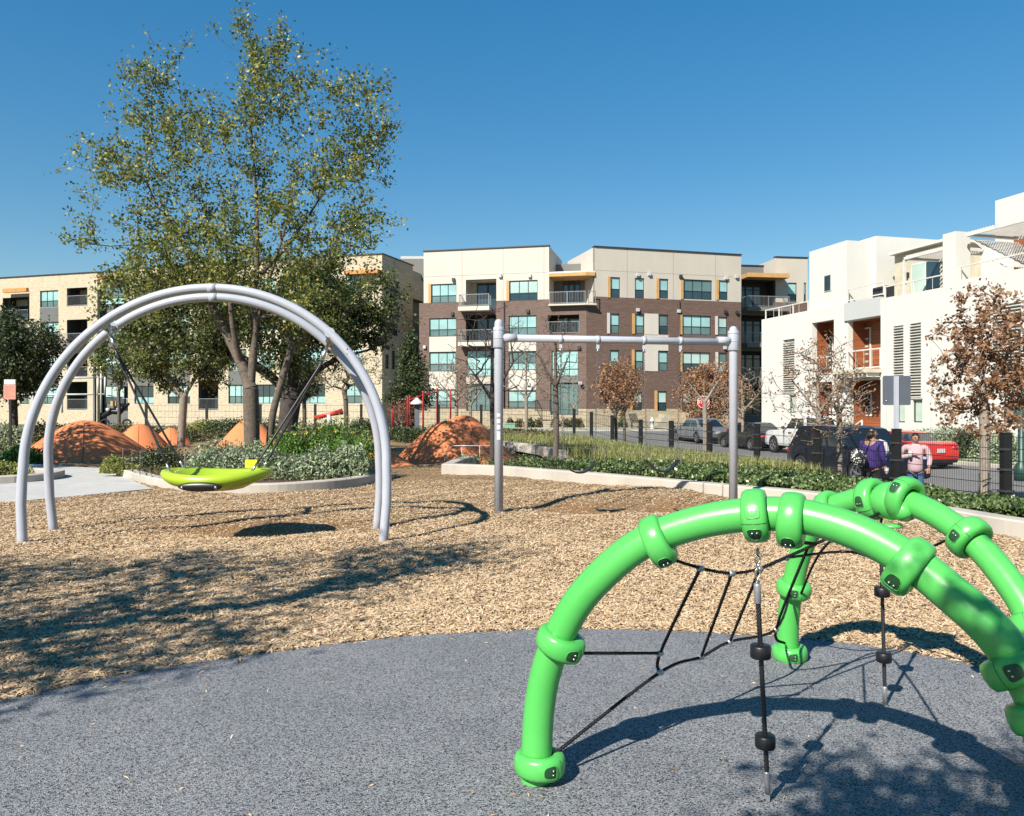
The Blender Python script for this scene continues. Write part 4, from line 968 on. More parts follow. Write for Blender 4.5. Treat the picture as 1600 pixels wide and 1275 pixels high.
def leafcloud(name, C, size, mat, parent=None, elong=1.6, up=.35, jit=.45):
    C = np.asarray(C, float); n = len(C)
    a = RNG.normal(size=(n, 3)); a /= np.linalg.norm(a, axis=1)[:, None] + 1e-9
    b = RNG.normal(size=(n, 3)); b[:, 2] *= 1; b -= a*(a*b).sum(1)[:, None]; b /= np.linalg.norm(b, axis=1)[:, None] + 1e-9
    L = size*(1 + jit*RNG.uniform(-1, 1, n))[:, None]*.5; W = L/elong
    V = np.stack([C - a*L, C + b*W - a*L*.1, C + a*L, C - b*W - a*L*.1], 1).reshape(-1, 3)
    Fq = np.arange(n*4).reshape(n, 4); o = link_mesh(name, np_mesh(name, V, Fq, mat), parent); return o
def blades(name, base, h, w_, mat, parent=None, lean=.35):
    base = np.asarray(base, float); n = len(base); hh = h*RNG.uniform(.5, 1.15, n); a = RNG.uniform(0, 2*math.pi, n); l = RNG.normal(0, lean, n)
    tip = base + np.stack([np.cos(a)*l*hh, np.sin(a)*l*hh, hh], 1); mid = base + np.stack([np.cos(a)*l*hh*.25, np.sin(a)*l*hh*.25, hh*.55], 1)
    s_ = np.stack([-np.sin(a), np.cos(a), a*0], 1)*w_*.5
    V = np.stack([base - s_, base + s_, mid + s_*.8, mid - s_*.8, tip], 1).reshape(-1, 3); b = np.arange(n)[:, None]*5
    T = np.concatenate([b+np.array([[0,1,2]]), b+np.array([[0,2,3]]), b+np.array([[3,2,4]])])
    return link_mesh(name, np_mesh(name, V, T, mat), parent)

def ell_pts(env, clump=0.0):
    P = []
    for (cx, cy, cz, rx, ry, rz, n) in env:
        if clump and n > 30:
            k = max(4, int(n/13)); q = RNG.normal(size=(k, 3)); q /= np.linalg.norm(q, axis=1)[:, None]; q *= (RNG.random(k)**.36)[:, None]
            c = q*np.array([rx, ry, rz]) + np.array([cx, cy, cz]); w_ = RNG.integers(0, k, n); P.append(c[w_] + RNG.normal(0, clump, (n, 3))*np.array([1, 1, .8])); continue
        q = RNG.normal(size=(n, 3)); q /= np.linalg.norm(q, axis=1)[:, None]; q *= (RNG.random(n)**.42)[:, None]
        P.append(q*np.array([rx, ry, rz]) + np.array([cx, cy, cz]))
    return np.concatenate(P)
def tree(name, base, stems, env, label, cat='tree', group=None, leaf=None, bark='bark', lsize=.07, lper=40, spread=.28, tipr=.006, upw=.0, expo=2.3, maxr=None, leaf_frac=1.0, minr=.006, jitter=.10, sides=5, clump=0.0, taper=0.0):
    """stems: list of point lists (relative); env: ellipsoids with attractor counts; a pipe-model skeleton joins them"""
    e = empty(name, base, 0, label, cat, group); nodes = []; par = []
    fixed = {}
    for st in stems:
        prev = -1
        for i, p in enumerate(spline(st, 3)):
            if i == 0 and len(nodes) and (Vector(nodes[0]) - p).length < .02: prev = 0; continue
            if i == 0 and st[0] in fixed: prev = fixed[st[0]]; continue
            nodes.append(tuple(p)); par.append(prev); prev = len(nodes)-1
        fixed[st[-1]] = prev
    nst = len(nodes); P = ell_pts(env, clump); c0 = np.array(nodes[-1]); P = P[np.argsort(np.linalg.norm(P - np.array([nodes[0][0], nodes[0][1], min(q[2] for q in nodes[nst//2:])]), axis=1))]
    N = np.zeros((nst + len(P)*3 + 5, 3)); N[:nst] = nodes; dpt = np.zeros(len(N)); cnt = nst
    start = [i for i in range(nst) if nodes[i][2] > .35*max(q[2] for q in nodes)]; ok = np.zeros(len(N), bool); ok[start] = True
    tips = []
    for p in P:
        d = N[:cnt] - p; dist = np.sqrt((d*d).sum(1)); pen = dist + .10*dpt[:cnt] + upw*np.maximum(0, N[:cnt, 2] - p[2] + .1) + np.where(ok[:cnt], 0, 1e3)
        k = int(pen.argmin()); L = dist[k]; nseg = 2 if L > .45 else 1; prev = k
        g = N[par[k]] if par[k] >= 0 else N[k] - np.array([0, 0, .3]); dirp = N[k] - g; dirp = dirp/(np.linalg.norm(dirp)+1e-9)
        for s_ in range(1, nseg+1):
            t = s_/nseg; q = N[k] + (p-N[k])*t
            if s_ < nseg: q = q + dirp*L*.16 + RNG.normal(0, jitter*L*.4, 3)
            N[cnt] = q; par.append(prev); dpt[cnt] = dpt[prev] + L/nseg; ok[cnt] = True; prev = cnt; cnt += 1
        tips.append(prev)
    N = N[:cnt]; r = np.zeros(cnt); ch = np.zeros(cnt, int)
    for i in range(cnt): 
        if par[i] >= 0: ch[par[i]] += 1
    acc = np.where(ch == 0, tipr**expo, 0.0)
    order = sorted(range(cnt), key=lambda i: -i)
    for i in order:
        if par[i] >= 0: acc[par[i]] += acc[i]
    r = np.maximum(acc**(1/expo), minr)
    if maxr: r = np.where(r > 0, np.minimum(r*1.0, maxr), r); sc = maxr/max(r[0], 1e-6); r = r*np.clip(1+(sc-1)*(r/r.max()), .1, 10) if r[0] < maxr else r
    if taper: r = np.maximum(r*np.clip(1.25 - taper*N[:, 2], .34, 1), minr)
    mb = MB()
    for i in range(cnt):
        if par[i] < 0: continue
        k = par[i]; r1 = min(r[i]*1.0, r[k]); r0_ = r1 if k >= nst and ch[k] > 1 else r[k]; r0_ = min(r0_, r1*1.35)
        if i < nst: r0_ = r[k]
        mb.tube([N[k], N[i]], [r0_, r1], 9 if r1 > .05 else (sides if r1 > .015 else 3), caps=False)
    mb.build('trunk', M[bark], e, recalc=False)
    if leaf is not None:
        T = np.array(tips); sel = T[RNG.random(len(T)) < leaf_frac]; C = []
        for i in sel:
            n_ = max(2, int(lper*RNG.uniform(.4, 1.6))); k = par[i]; t = RNG.uniform(-.25, 1.15, n_)[:, None]
            C.append(N[k] + (N[i]-N[k])*t + RNG.normal(0, spread*.5, (n_, 3)))
        leafcloud('crown', np.concatenate(C), lsize, leaf, e)
    return e

# tall two-stemmed elm in the left bed
tb = Vector((-6.15, 18.5, .15))
A = [(0,0,0),(.02,0,.8),(-.05,0,1.7),(.0,.1,2.6),(.1,.1,3.6),(.05,0,5.2)]
stA = [[(0,0,0),(.03,0,.8),(.0,0,1.9)], [(.0,0,1.9),(.03,.05,2.5),(.08,.1,3.3),(.15,0,4.6),(.15,0,6.3),(.0,0,8.2)],
       [(.0,0,1.9),(-.25,.1,2.5),(-.65,.3,3.2),(-1.3,.3,4.4),(-1.9,.2,5.8)], [(.08,.1,3.3),(.5,-.2,4.4),(.95,-.3,5.8),(1.1,-.2,7.2)],
       [(-.25,.1,2.5),(-.3,-.3,3.3),(-.35,-.5,4.6),(-.5,-.4,6.4)], [(.25,0,4.6),(.9,.5,5.6),(1.7,.5,6.8)]]
envA = [(.0,0,4.8,3.1,2.2,1.5,640),(-1.9,.1,5.9,1.8,1.6,1.9,300),(-1.7,.1,8.3,1.1,1.0,1.3,170),(.4,0,7.7,1.2,1.1,1.9,230),(2.1,0,7.3,1.1,1.1,1.9,250),(.1,0,9.5,.8,.6,.9,70),
        (-3.1,0,7.0,.9,.8,1.2,100),(2.8,0,5.6,.7,.8,1.1,60),(-.15,0,10.6,.3,.3,.55,14),(-2.5,0,9.3,.6,.4,.5,28),(1.2,0,9.4,.6,.5,.7,34),(2.4,0,9.0,.7,.5,.7,44),(-3.9,0,5.6,.5,.5,.5,18),(-2.9,0,4.3,1.3,1,.6,80),(3.1,0,7.7,.4,.4,.5,16),(.7,0,10.2,.3,.3,.4,10)]
tree('tree', tb, stA, envA, 'tall airy elm with yellow green leaves rising above the left buildings', leaf=L_elm, bark='bark', lsize=.078, lper=21, spread=.20, upw=.25, tipr=.0062, expo=2.6, maxr=.185, leaf_frac=.97, clump=.31, minr=.005, taper=.13)
tree('tree', Vector((-5.80, 18.75, .15)), [[(0,0,0),(.03,0,.7),(.12,0,1.4),(.30,.05,2.1),(.55,.1,3.0)]], [(.7,.2,3.9,.9,.8,.8,50)],
     'slim leaning second trunk beside the tall elm', leaf=L_oak, bark='bark', lsize=.085, lper=28, spread=.2, maxr=.085, tipr=.006)
# dark live oak behind it
tree('tree', Vector((-6.75, 24.0, .05)), [[(0,0,0),(-.1,0,.9),(.02,0,1.8)], [(.02,0,1.8),(-.7,0,2.6),(-1.8,0,3.2)], [(.02,0,1.8),(.6,0,2.5),(1.4,-.2,3.0),(2.4,-.2,3.3)], [(.02,0,1.8),(.1,.2,3.4),(.3,0,4.8)]],
     [(.3,0,4.9,3.2,2.6,1.5,560),(-2.4,0,4.1,1.9,1.8,1.25,260),(1.7,0,4.1,1.35,1.6,1.1,200),(-4.3,0,3.6,.9,1,.9,60),(.3,.3,3.4,2.0,1.5,.6,90),(-3.4,0,4.9,1.4,1,1.0,130)],
     'broad dark live oak with heavy forked trunk behind the tall elm', leaf=L_oak2, bark='bark_dark', lsize=.10, lper=40, spread=.28, maxr=.30, tipr=.007, expo=2.2, clump=.3)
tree('tree', Vector((-12.7, 30.2, .1)), [[(0,0,0),(.05,0,1.0),(.1,0,1.9)], [(.1,0,1.9),(-.5,0,2.7),(-1,0,3.4)], [(.1,0,1.9),(.6,.1,2.8),(1.2,0,3.6)]],
     [(.1,0,3.6,2.0,1.7,1.5,420),(-1.0,0,3.9,1.1,1,.9,80)], 'small live oak with a straight pale trunk left of the tall elm', leaf=L_oak, bark='bark_pale', lsize=.10, lper=34, spread=.28, maxr=.15, clump=.26)
tree('tree', Vector((-16.8, 26.5, .0)), [[(0,0,0),(.03,0,1.0),(.0,0,1.9)]],
     [(.0,0,3.5,1.5,1.5,1.4,400),(.1,0,2.6,1.3,1.2,.6,90)], 'dense dark green oak at the left edge of the picture', leaf=L_dark, bark='bark_dark', lsize=.10, lper=42, spread=.3, maxr=.13)
tree('tree', Vector((-19.0, 38.0, .2)), [[(0,0,0),(.03,0,1.0),(.0,0,2.2)]], [(0,0,3.9,1.6,1.5,1.4,160)], 'thin small tree in front of the limestone building on the far left', leaf=L_oak, lsize=.12, lper=26, spread=.3, maxr=.08)
for (px_, Y_, zt_, cr, lab) in ((540,43,4.2,2.4,'grey wintry tree with fine twigs in front of the limestone building'),(475,50,3.9,1.5,'small round dark tree before the large ground floor window')):
    c_ = at(px_, 637, Y_); tree('tree', Vector((c_.x, Y_, .15)), [[(0,0,0),(.03,0,1.0),(.0,0,1.9)]], [(0,0,zt_-.6,cr,1.6,1.3,260)], lab, leaf=L_olive if px_ > 500 else L_dark, bark='bark', lsize=.10, lper=6 if px_ > 500 else 30, spread=.3, maxr=.13, tipr=.010)
# conical evergreen
tree('evergreen_tree', Vector((at(642,637,46).x, 46, 0)), [[(0,0,0),(.03,0,2.0),(.0,0,5.6)]], [(0,0,2.3,1.45,1.4,.9,160),(0,0,3.3,1.1,1.1,.9,130),(0,0,4.4,.75,.7,.9,90),(0,0,5.4,.35,.35,.7,40)],
     'dark conical evergreen between limestone building and brick building', leaf=L_dark, bark='bark_dark', lsize=.13, lper=34, spread=.3, maxr=.10)
tree('shrub', Vector((at(628,637,42).x, 42, .1)), [[(0,0,0),(.0,0,.7)],[(0,0,0),(.3,0,.6)],[(0,0,0),(-.3,0,.7)]], [(0,0,1.35,.8,.7,.75,110)],
     'reddish twiggy crape myrtle left of the red climbing posts', 'shrub', leaf=L_red, bark='bark_pale', lsize=.06, lper=12, spread=.2, maxr=.05)
# bare and brown-leaved street trees
def bare(px_, Y_, z0, top, cw, lab, nleaf=0, leafm=None, n=170, bark='bark', fork=.42, tipr=.006, lean=0.0, frac=.5, maxr=.07, ls=.09, dens=1.0, depth=None, cz=None, spread=.2, grp='bare and brown street trees'):
    x_ = (px_-800)/F*Y_; h = top - z0; cz = cz or (.68*h); rz = h - cz
    st = [[(0,0,0),(.02+lean*.3,0,h*fork*.5),(lean*.6,0,h*fork)], [(lean*.6,0,h*fork),(lean-cw*.25,.05,h*(fork+.2))], [(lean*.6,0,h*fork),(lean+cw*.22,-.05,h*(fork+.22))], [(lean*.6,0,h*fork),(lean,.1,h*.8)]]
    return tree('tree', Vector((x_, Y_, z0)), st, [(lean,0,cz,cw*.5,(depth or cw)*.42,rz,n),(lean,0,cz+.2*rz,cw*.3,cw*.25,rz*.85,n//4)], lab, 'tree', grp, leaf=leafm, bark=bark, lsize=ls, lper=nleaf, spread=spread, maxr=maxr, tipr=tipr, leaf_frac=frac, upw=.5, minr=.0055, sides=4)
bare(769, 21.5, .05, 4.55, 2.6, 'dark bare tree left of the tall swing post with branches crossing the brick facade', n=230, bark='bark_dark', fork=.4, tipr=.0075, maxr=.075)
bare(868, 22.5, .02, 4.45, 2.0, 'slender bare tree right of the left swing post standing in the planting bed', n=230, bark='bark', fork=.5, tipr=.006, maxr=.085)
bare(713, 44, .1, 4.6, 4.3, 'pale bare tree behind the orange mound with few brown leaves', n=260, nleaf=5, leafm=L_brown, bark='bark_pale', tipr=.010, maxr=.10, frac=.4)
bare(735, 43, .1, 4.0, 2.6, 'bare tree with rusty leaf remnants just left of the swing post', n=180, nleaf=5, leafm=L_brown, bark='bark_pale', tipr=.010, maxr=.08, frac=.3)
bare(822, 38, .0, 4.9, 3.4, 'thin forked bare tree in front of the brick building ground floor', n=150, bark='bark_pale', tipr=.010, maxr=.08)
bare(896, 48, -.2, 4.0, 2.4, 'wispy grey bare tree by the glazed entrance', n=150, bark='bark_pale', tipr=.009, maxr=.06)
bare(962, 31, -.25, 3.5, 2.0, 'brown-leaved small tree with forked pale trunk, left half of the rust crown pair', n=200, nleaf=15, leafm=L_brown, bark='bark', frac=.75, maxr=.06, ls=.085, cz=2.7, spread=.25)
bare(975, 34, -.3, 3.75, 2.3, 'brown-leaved small tree just right behind its forked neighbour', n=240, nleaf=16, leafm=L_brown, bark='bark', frac=.75, maxr=.065, ls=.088, cz=2.85, spread=.25)
bare(1112, 54, -.35, 4.75, 5.0, 'rusty-leaved round tree behind the stop sign', n=420, nleaf=30, leafm=L_brown, bark='bark_pale', frac=.9, maxr=.13, ls=.14, cz=2.9, spread=.4)
bare(1101, 25, -.4, 3.1, 2.2, 'slender pale trunk with a few bare twigs in line with the stop sign', n=46, bark='bark_pale', maxr=.075, tipr=.006, fork=.62, cz=2.5)
bare(1160, 42, -.4, 3.9, 4.0, 'wide leafless tree behind the right swing post', n=160, nleaf=3, leafm=L_brown, bark='bark_pale', frac=.2, maxr=.08, tipr=.010)
bare(1277, 18.4, -.45, 3.4, 2.5, 'twiggy street tree with sparse brown leaves and its trunk touching a fence post', n=300, nleaf=8, leafm=L_brown, bark='bark_pale', frac=.5, maxr=.075, ls=.06, cz=2.45, fork=.5, lean=.05, spread=.14)
bare(1311, 19.6, -.5, 3.1, 1.9, 'smaller twiggy street tree in front of the dark SUV', n=190, nleaf=6, leafm=L_brown, bark='bark_pale', frac=.5, maxr=.07, ls=.06, cz=2.45, fork=.55, spread=.15)
bare(1537, 16.4, -.5, 4.35, 2.35, 'tall street tree full of curled brown leaves in front of the white house', n=230, nleaf=22, leafm=L_brown, bark='bark_pale', frac=.8, maxr=.10, ls=.09, cz=3.05, fork=.47, spread=.14)
bare(1640, 17.0, -.5, 3.6, 2.1, 'brown-leaved branches reaching in at the right edge', n=220, nleaf=24, leafm=L_brown, bark='bark_pale', frac=.85, maxr=.09, ls=.09, cz=2.9, spread=.15)
# trees beside and behind the eye: they cast the dappled shade in the foreground
tree('tree', Vector((-8.6, .2, 0)), [[(0,0,0),(.05,0,1.4),(.1,0,2.6)],[(.1,0,2.6),(-1,.3,4.2),(-2,.5,5.2)],[(.1,0,2.6),(1.2,.6,4.0),(2.4,.8,4.9)]],
     [(1.0,1.1,5.5,2.7,1.5,.8,430),(-.8,.9,5.0,2.4,1.6,.8,280),(3.7,2.4,5.6,1.6,.7,.35,120),(2.2,.1,5.1,1.5,.6,.45,150),(.8,0,4.7,2.0,.5,.5,130)], 'tree standing left of the viewer that shades the wood chips', leaf=L_dark, lsize=.10, lper=13, spread=.36, maxr=.2, tipr=.013, leaf_frac=.95, clump=.30)
tree('tree', Vector((-1.9, -3.2, 0)), [[(0,0,0),(.05,0,1.2),(.1,0,2.2)],[(.1,0,2.2),(.6,1.2,3.4)]],
     [(.95,2.4,3.9,.95,.5,.5,50),(1.9,2.2,4.2,.6,.5,.5,36),(2.3,3.5,5.2,.9,.3,.4,20),(2.5,2.9,4.2,.6,.4,.4,26),(.7,1.9,3.5,.5,.3,.3,16)], 'tree standing behind the viewer that shades the climber', leaf=L_dark, lsize=.09, lper=46, spread=.24, maxr=.06, tipr=.007, leaf_frac=1)
tree('tree', Vector((-17.0, 17.0, 0)), [[(0,0,0),(.05,0,1.4),(.1,0,2.6)]], [(0,0,4.9,2.7,2.4,1.7,330),(1.4,2.0,5.4,1.8,1.5,1.2,120)], 'tree outside the left edge that shades the large orange mound', leaf=L_dark, lsize=.12, lper=30, spread=.4, maxr=.2, tipr=.010)

# shrubs
def shrub(x_, y_, z_, rx, ry, h, label, mat, n=2600, ls=.05, group=None, lobes=9, flowers=None, name='shrub', elong=1.8):
    e = empty(name, (x_, y_, z_), 0, label, 'shrub', group); C = []
    for k in range(lobes):
        a = RNG.uniform(0, 2*math.pi); q = RNG.uniform(0, .62); cx, cy = q*rx*math.cos(a), q*ry*math.sin(a); hz = h*RNG.uniform(.66, 1)*(1-.3*q); rr = RNG.uniform(.38, .58)
        m_ = n//lobes; d = RNG.normal(size=(m_, 3)); d /= np.linalg.norm(d, axis=1)[:, None]; d[:, 2] = np.abs(d[:, 2]); d *= RNG.uniform(.72, 1.03, m_)[:, None]**.8
        C.append(np.stack([cx + d[:, 0]*rx*rr, cy + d[:, 1]*ry*rr, d[:, 2]*hz], 1))
    C = np.concatenate(C); leafcloud('foliage', C, ls, mat, e, elong=elong)
    mb = MB()
    for k in range(10):
        a = RNG.uniform(0, 6.28); q = RNG.uniform(.1, .6); mb.tube([(0,0,0),(q*rx*.6*math.cos(a), q*ry*.6*math.sin(a), h*.5),(q*rx*math.cos(a), q*ry*math.sin(a), h*.8)], [.014,.009,.004], 4)
    mb.build('stem', M['bark_dark'], e)
    if flowers:
        pm_ = plain('yellow_petal', (.8, .68, .05), .6)
        for k in range(flowers):
            p = C[RNG.integers(len(C))]
            if p[2] < h*.55: continue
            f_ = MB(); c_ = Vector(p) + Vector((0, -.04, .03)); 
            for j in range(5): a = 2*math.pi*j/5; f_.face([c_, c_+Vector((.045*math.cos(a-.4), -.02, .045*math.sin(a-.4))), c_+Vector((.045*math.cos(a+.4), -.02, .045*math.sin(a+.4)))])
            f_.build('flower', pm_, e)
    return e
GS = 'sage shrubs in the left planting bed'
for (px_, py_, rx, h, lab) in ((300,757,.62,.75,'sage shrub at the left front of the bed behind the basket swing'),(352,757,.6,.8,'sage shrub directly behind the basket swing seat'),(408,757,.62,.72,'sage shrub below the yellow tag'),
        (447,758,.6,.62,'low sage shrub right of the yellow tag'),(490,757,.62,.78,'sage shrub in the middle front of the bed'),(535,754,.6,.85,'sage shrub at the right front of the bed'),(385,742,.6,.88,'sage shrub at the foot of the elm trunk')):
    c_ = gp(px_, py_+8, 0) + Vector((0, .85, 0)); shrub(c_.x, c_.y, .16, rx, .5, h, lab, L_sage, 3400, .062, GS)
for (x_, y_, rx, ry, h, lab, mt, fl) in ((-5.0,17.9,.9,.7,1.22,'bright green shrub with yellow flowers behind the front sage shrubs',L_bright,26),(-4.1,18.0,1.05,.8,1.52,'tallest bright green shrub near the right end of the bed',L_bright,14),
        (-3.6,17.3,.75,.7,1.2,'dark green shrub at the right end of the bed beside the arch legs',L_bright,0),(-8.4,18.6,.95,.7,.72,'dark green mounded shrub at the left of the elm',L_dark,0),
        (-7.3,19.8,1.0,.7,.80,'grey green shrub behind the sage row left of the elm trunk',L_sage,0),(-5.9,20.4,.9,.6,.72,'grey green shrub behind the slim leaning trunk',L_sage,0),(-9.6,18.9,.5,.4,.42,'olive low shrub at the left tip of the bed',L_yg,0),
        (-8.9,18.0,.5,.35,.30,'yellow green grassy shrub at the front left of the bed',L_yg,0)):
    shrub(x_, y_, .12, rx, ry, h, lab, mt, 8200 if h > .9 else 3600, .055 if mt is not L_sage else .062, None, 12, fl or None)
shrub(-11.2, 17.2, .1, .8, .8, .4, 'bright low shrub in the small round kerb at the left edge', L_yg, 2500, .06)
for (px_, Y_, rx, h, lab, mt) in ((8,24.6,1.3,1.35,'grey green tall shrub behind the salmon sign',L_sage),(30,22.5,.9,.62,'bright leafy shrub at the foot of the salmon sign',L_bright),(55,27,1.6,1.35,'olive hedge plant left of the big orange mound',L_olive),
        (110,33,2.6,1.05,'olive hedge behind the shaded orange mound',L_olive),(200,35,2.4,.95,'olive shrub behind the bright domed mound',L_olive),(262,34,2.0,.8,'brownish shrub under the small live oak',L_olive),(322,38,1.8,.9,'yellow green shrub right of the small live oak',L_yg),
        (372,37,2.2,1.1,'dark shrub mass behind the elm trunk',L_dark),(440,40,2.4,1.1,'dark shrub mass between the trunks',L_dark),(505,38,2.2,.7,'olive shrub in front of the red seesaw',L_olive),(575,38,2.0,1.0,'dark evergreen shrub behind the arch leg',L_dark)):
    c_ = at(px_, 637, Y_); shrub(c_.x, Y_, Hf(c_.x, Y_)-.02, rx, .9, h, lab, mt, 4200, .085, 'shrubs along the back of the playground', 12)
for (px_, Y_, rx, h, lab) in ((655,33,1.4,.75,'dark low hedge behind the kerb left of the middle mound'),(625,34,1.2,.8,'dark low hedge near the arch right leg'),(700,37,1.5,.8,'green shrub beneath the red posts'),(745,34,1.4,.75,'yellow green shrub behind the middle mound right side')):
    c_ = at(px_, 637, Y_); shrub(c_.x, Y_, Hf(c_.x, Y_), rx, .7, h, lab, L_bright if px_ > 690 else L_dark, 3600, .08, 'shrubs behind the middle mound', 12)
for (px_, Y_, rx, h, lab) in ((1440,36.5,1.5,1.35,'grey bushy sage shrub left of the right street tree, by the white wall'),(1478,35,1.6,1.55,'largest grey sage shrub at the white wall'),(1515,33,1.2,1.5,'dark green shrub between sage shrubs by the white wall'),(1570,31,1.4,1.4,'grey sage shrub at the right under the tall window'),
        (1182,49,1.6,1.1,'grey shrub at the corner of the white house'),(1218,47,1.5,.9,'grey shrub behind the white pickup'),(1318,42,1.5,1.5,'yellow green shrub behind the pickup cab'),(1350,40.5,1.4,1.25,'yellow green shrub by the entry stair'),(1384,38.5,1.0,1.0,'yellow green shrub beside the sign pole')):
    c_ = at(px_, 637, Y_); mt = L_sage if 'grey' in lab else (L_dark if 'dark' in lab else L_yg); shrub(c_.x, Y_, Hf(c_.x, Y_)+.12, rx, .9, h, lab, mt, 4200, .10, 'shrubs in front of the white townhouses', 12, elong=2.2)
for k, px_ in enumerate((797,812,828,843,868,884,898,905)):
    c_ = at(px_, 637, 64.6); shrub(c_.x, 64.6, -.0, .55, .5, .95, ['clipped round shrub beside the pale green box','second clipped round shrub right of the pale green box','third clipped round shrub from the pale green box','clipped round shrub left of the glazed entrance','clipped round shrub under the glazed entrance door','clipped round shrub right of the entrance door','small clipped shrub by the entry steps','last clipped shrub of the row by the steps'][k], L_olive if k % 2 else L_dark, 900, .11, 'clipped shrubs along the brick building', 6)
c_ = at(990, 637, 64.4); shrub(c_.x-.9, 64.4, 0, .6, .5, .75, 'dark clipped shrub by the tilted garden chair', L_dark, 900, .1)
c_ = at(972, 637, 65.2); shrub(c_.x, 65.2, 0, .28, .28, 2.0, 'narrow upright shrub against the limestone base', L_yg, 900, .1)

# ground cover in the right bed
def bed_pts(n, d0, d1, ymin=7.5, ymax=30, h=.3, dens=1.0):
    kp = np.array([(p.x, p.y) for p in KRs]); o_ = []; ky = kp[::-1, 1]; kx = kp[::-1, 0]
    u = RNG.random(n); y_ = 1/(1/ymin + u*(1/ymax-1/ymin)); 
    xk = np.interp(y_, ky, kx); s_ = RNG.uniform(d0, d1, n); x1 = xf(y_) + .15; x_ = xk + .38 + s_*(x1 - xk - .38)
    zt = np.maximum(0, .16*(1-s_)) + .03 + np.minimum(0, H(x_, y_)); h = h*np.interp(y_, [9, 12.5, 15, 20], [.55, .6, .85, 1.0]); hh = h*RNG.random(n)**.5*(.55 + .45*np.sin(x_*2.1+y_*1.7)**2 + .15*np.sin(5*x_-3*y_))
    return np.stack([x_, y_, zt + hh], 1)
P_ = bed_pts(90000, 0, .62, 7.0, 19.2, .30); tag(leafcloud('ground_cover', P_, .062, L_ivy, elong=1.5), 'dense dark green ground cover behind the long concrete kerb', 'ground cover', kind='stuff')
P_ = bed_pts(34000, .62, 1.04, 7.0, 19.2, .24); tag(leafcloud('ground_cover', P_, .06, L_ivy, elong=1.8), 'leafy ground cover along the black fence', 'ground cover', kind='stuff')
Gp = []
n = 30000; u = RNG.random(n); y_ = 1/(1/17.5 + u*(1/34-1/17.5)); x_ = xf(y_) - RNG.uniform(-.2, 1, n)**1*np.interp(y_, [14, 19, 24, 38], [1.0, 3.2, 3.6, 4.5]); Gp = np.stack([x_, y_, H(x_, y_)+.02], 1)
ok_ = (x_ > np.interp(y_, [14, 17, 19.2, 23, 27, 33], [3.9, 2.0, 0.9, 1.1, 1.6, -1.5])) ; Gp = Gp[ok_]
tag(blades('tall_grass', Gp, .40, .018, L_blade), 'yellowish ornamental grass behind the ground cover', 'grass', kind='stuff')
tag(leafcloud('ground_cover', Gp[::2] + np.stack([np.zeros(len(Gp[::2]))]*2 + [RNG.uniform(.02, .36, len(Gp[::2]))], 1), .07, L_yg, elong=2.4), 'yellow green leafy plants among the ornamental grass', 'ground cover', kind='stuff')
n = 16000; x_ = RNG.uniform(-22, 2, n); y_ = RNG.uniform(34, 47, n); tag(leafcloud('ground_cover', np.stack([x_, y_, H(x_, y_)+RNG.uniform(.02, .3, n)], 1), .16, L_olive, elong=2), 'low olive planting at the back of the playground', 'ground cover', kind='stuff')
n = 9000; x_ = RNG.uniform(-9.9, -3.2, n); y_ = RNG.uniform(15.3, 24, n); k_ = pin(x_, y_, [(p.x, p.y) for p in KLs]); x_, y_ = x_[k_], y_[k_]
tag(leafcloud('ground_cover', np.stack([x_, y_, .16+RNG.uniform(0, .14, len(x_))], 1), .06, L_olive, elong=2), 'dry leaves and low plants on the soil of the left bed', 'ground cover', kind='stuff')
# ---------------------------------------------------------------- black mesh fence
FP = [(8.95,10.6),(8.28,13.2),(7.62,15.6),(6.98,18),(6.35,20.4),(5.75,22.9),(5.14,25.4),(4.58,28),(3.93,30.8),(3.39,33.6),(2.88,36.5),(.72,40),(-1.66,42.5),(-4.1,44),(-6.5,45.5),(-9.0,47),(-12.0,48),(-15.5,48.5),(-19,49),(-23,49.5)]
fz = lambda y: float(np.interp(y, [10, 28, 36, 42, 49], [1.19, 1.19, 1.55, 1.78, 1.85]))
ef = empty('mesh_fence', (6.98, 18, 0), 0, 'black welded wire fence between the playground beds and the street', 'fence')
for i, (x_, y_) in enumerate(FP):
    zt_ = fz(y_); zb_ = Hf(x_, y_) - .15; mb = MB(); s_ = .068
    mb.box(x_-s_, x_+s_, y_-s_, y_+s_, zb_, zt_-.02); mb.box(x_-s_-.008, x_+s_+.008, y_-s_-.008, y_+s_+.008, zt_-.018, zt_); p = mb.build('post', M['black_paint'], ef)
    if y_ < 30:
        for zz in (zt_-.28, zt_-.62, zt_-.98): 
            c = MB(); c.box(x_-s_-.035, x_+s_+.035, y_-s_-.012, y_+s_+.012, zz-.018, zz+.018); c.box(x_+s_+.01, x_+s_+.03, y_-s_-.022, y_-s_-.0125, zz-.01, zz+.01); c.box(x_-s_-.03, x_-s_-.01, y_-s_-.022, y_-s_-.0125, zz-.01, zz+.01); c.build('clamp', M['bolt'] if False else M['steel_dark'], p)
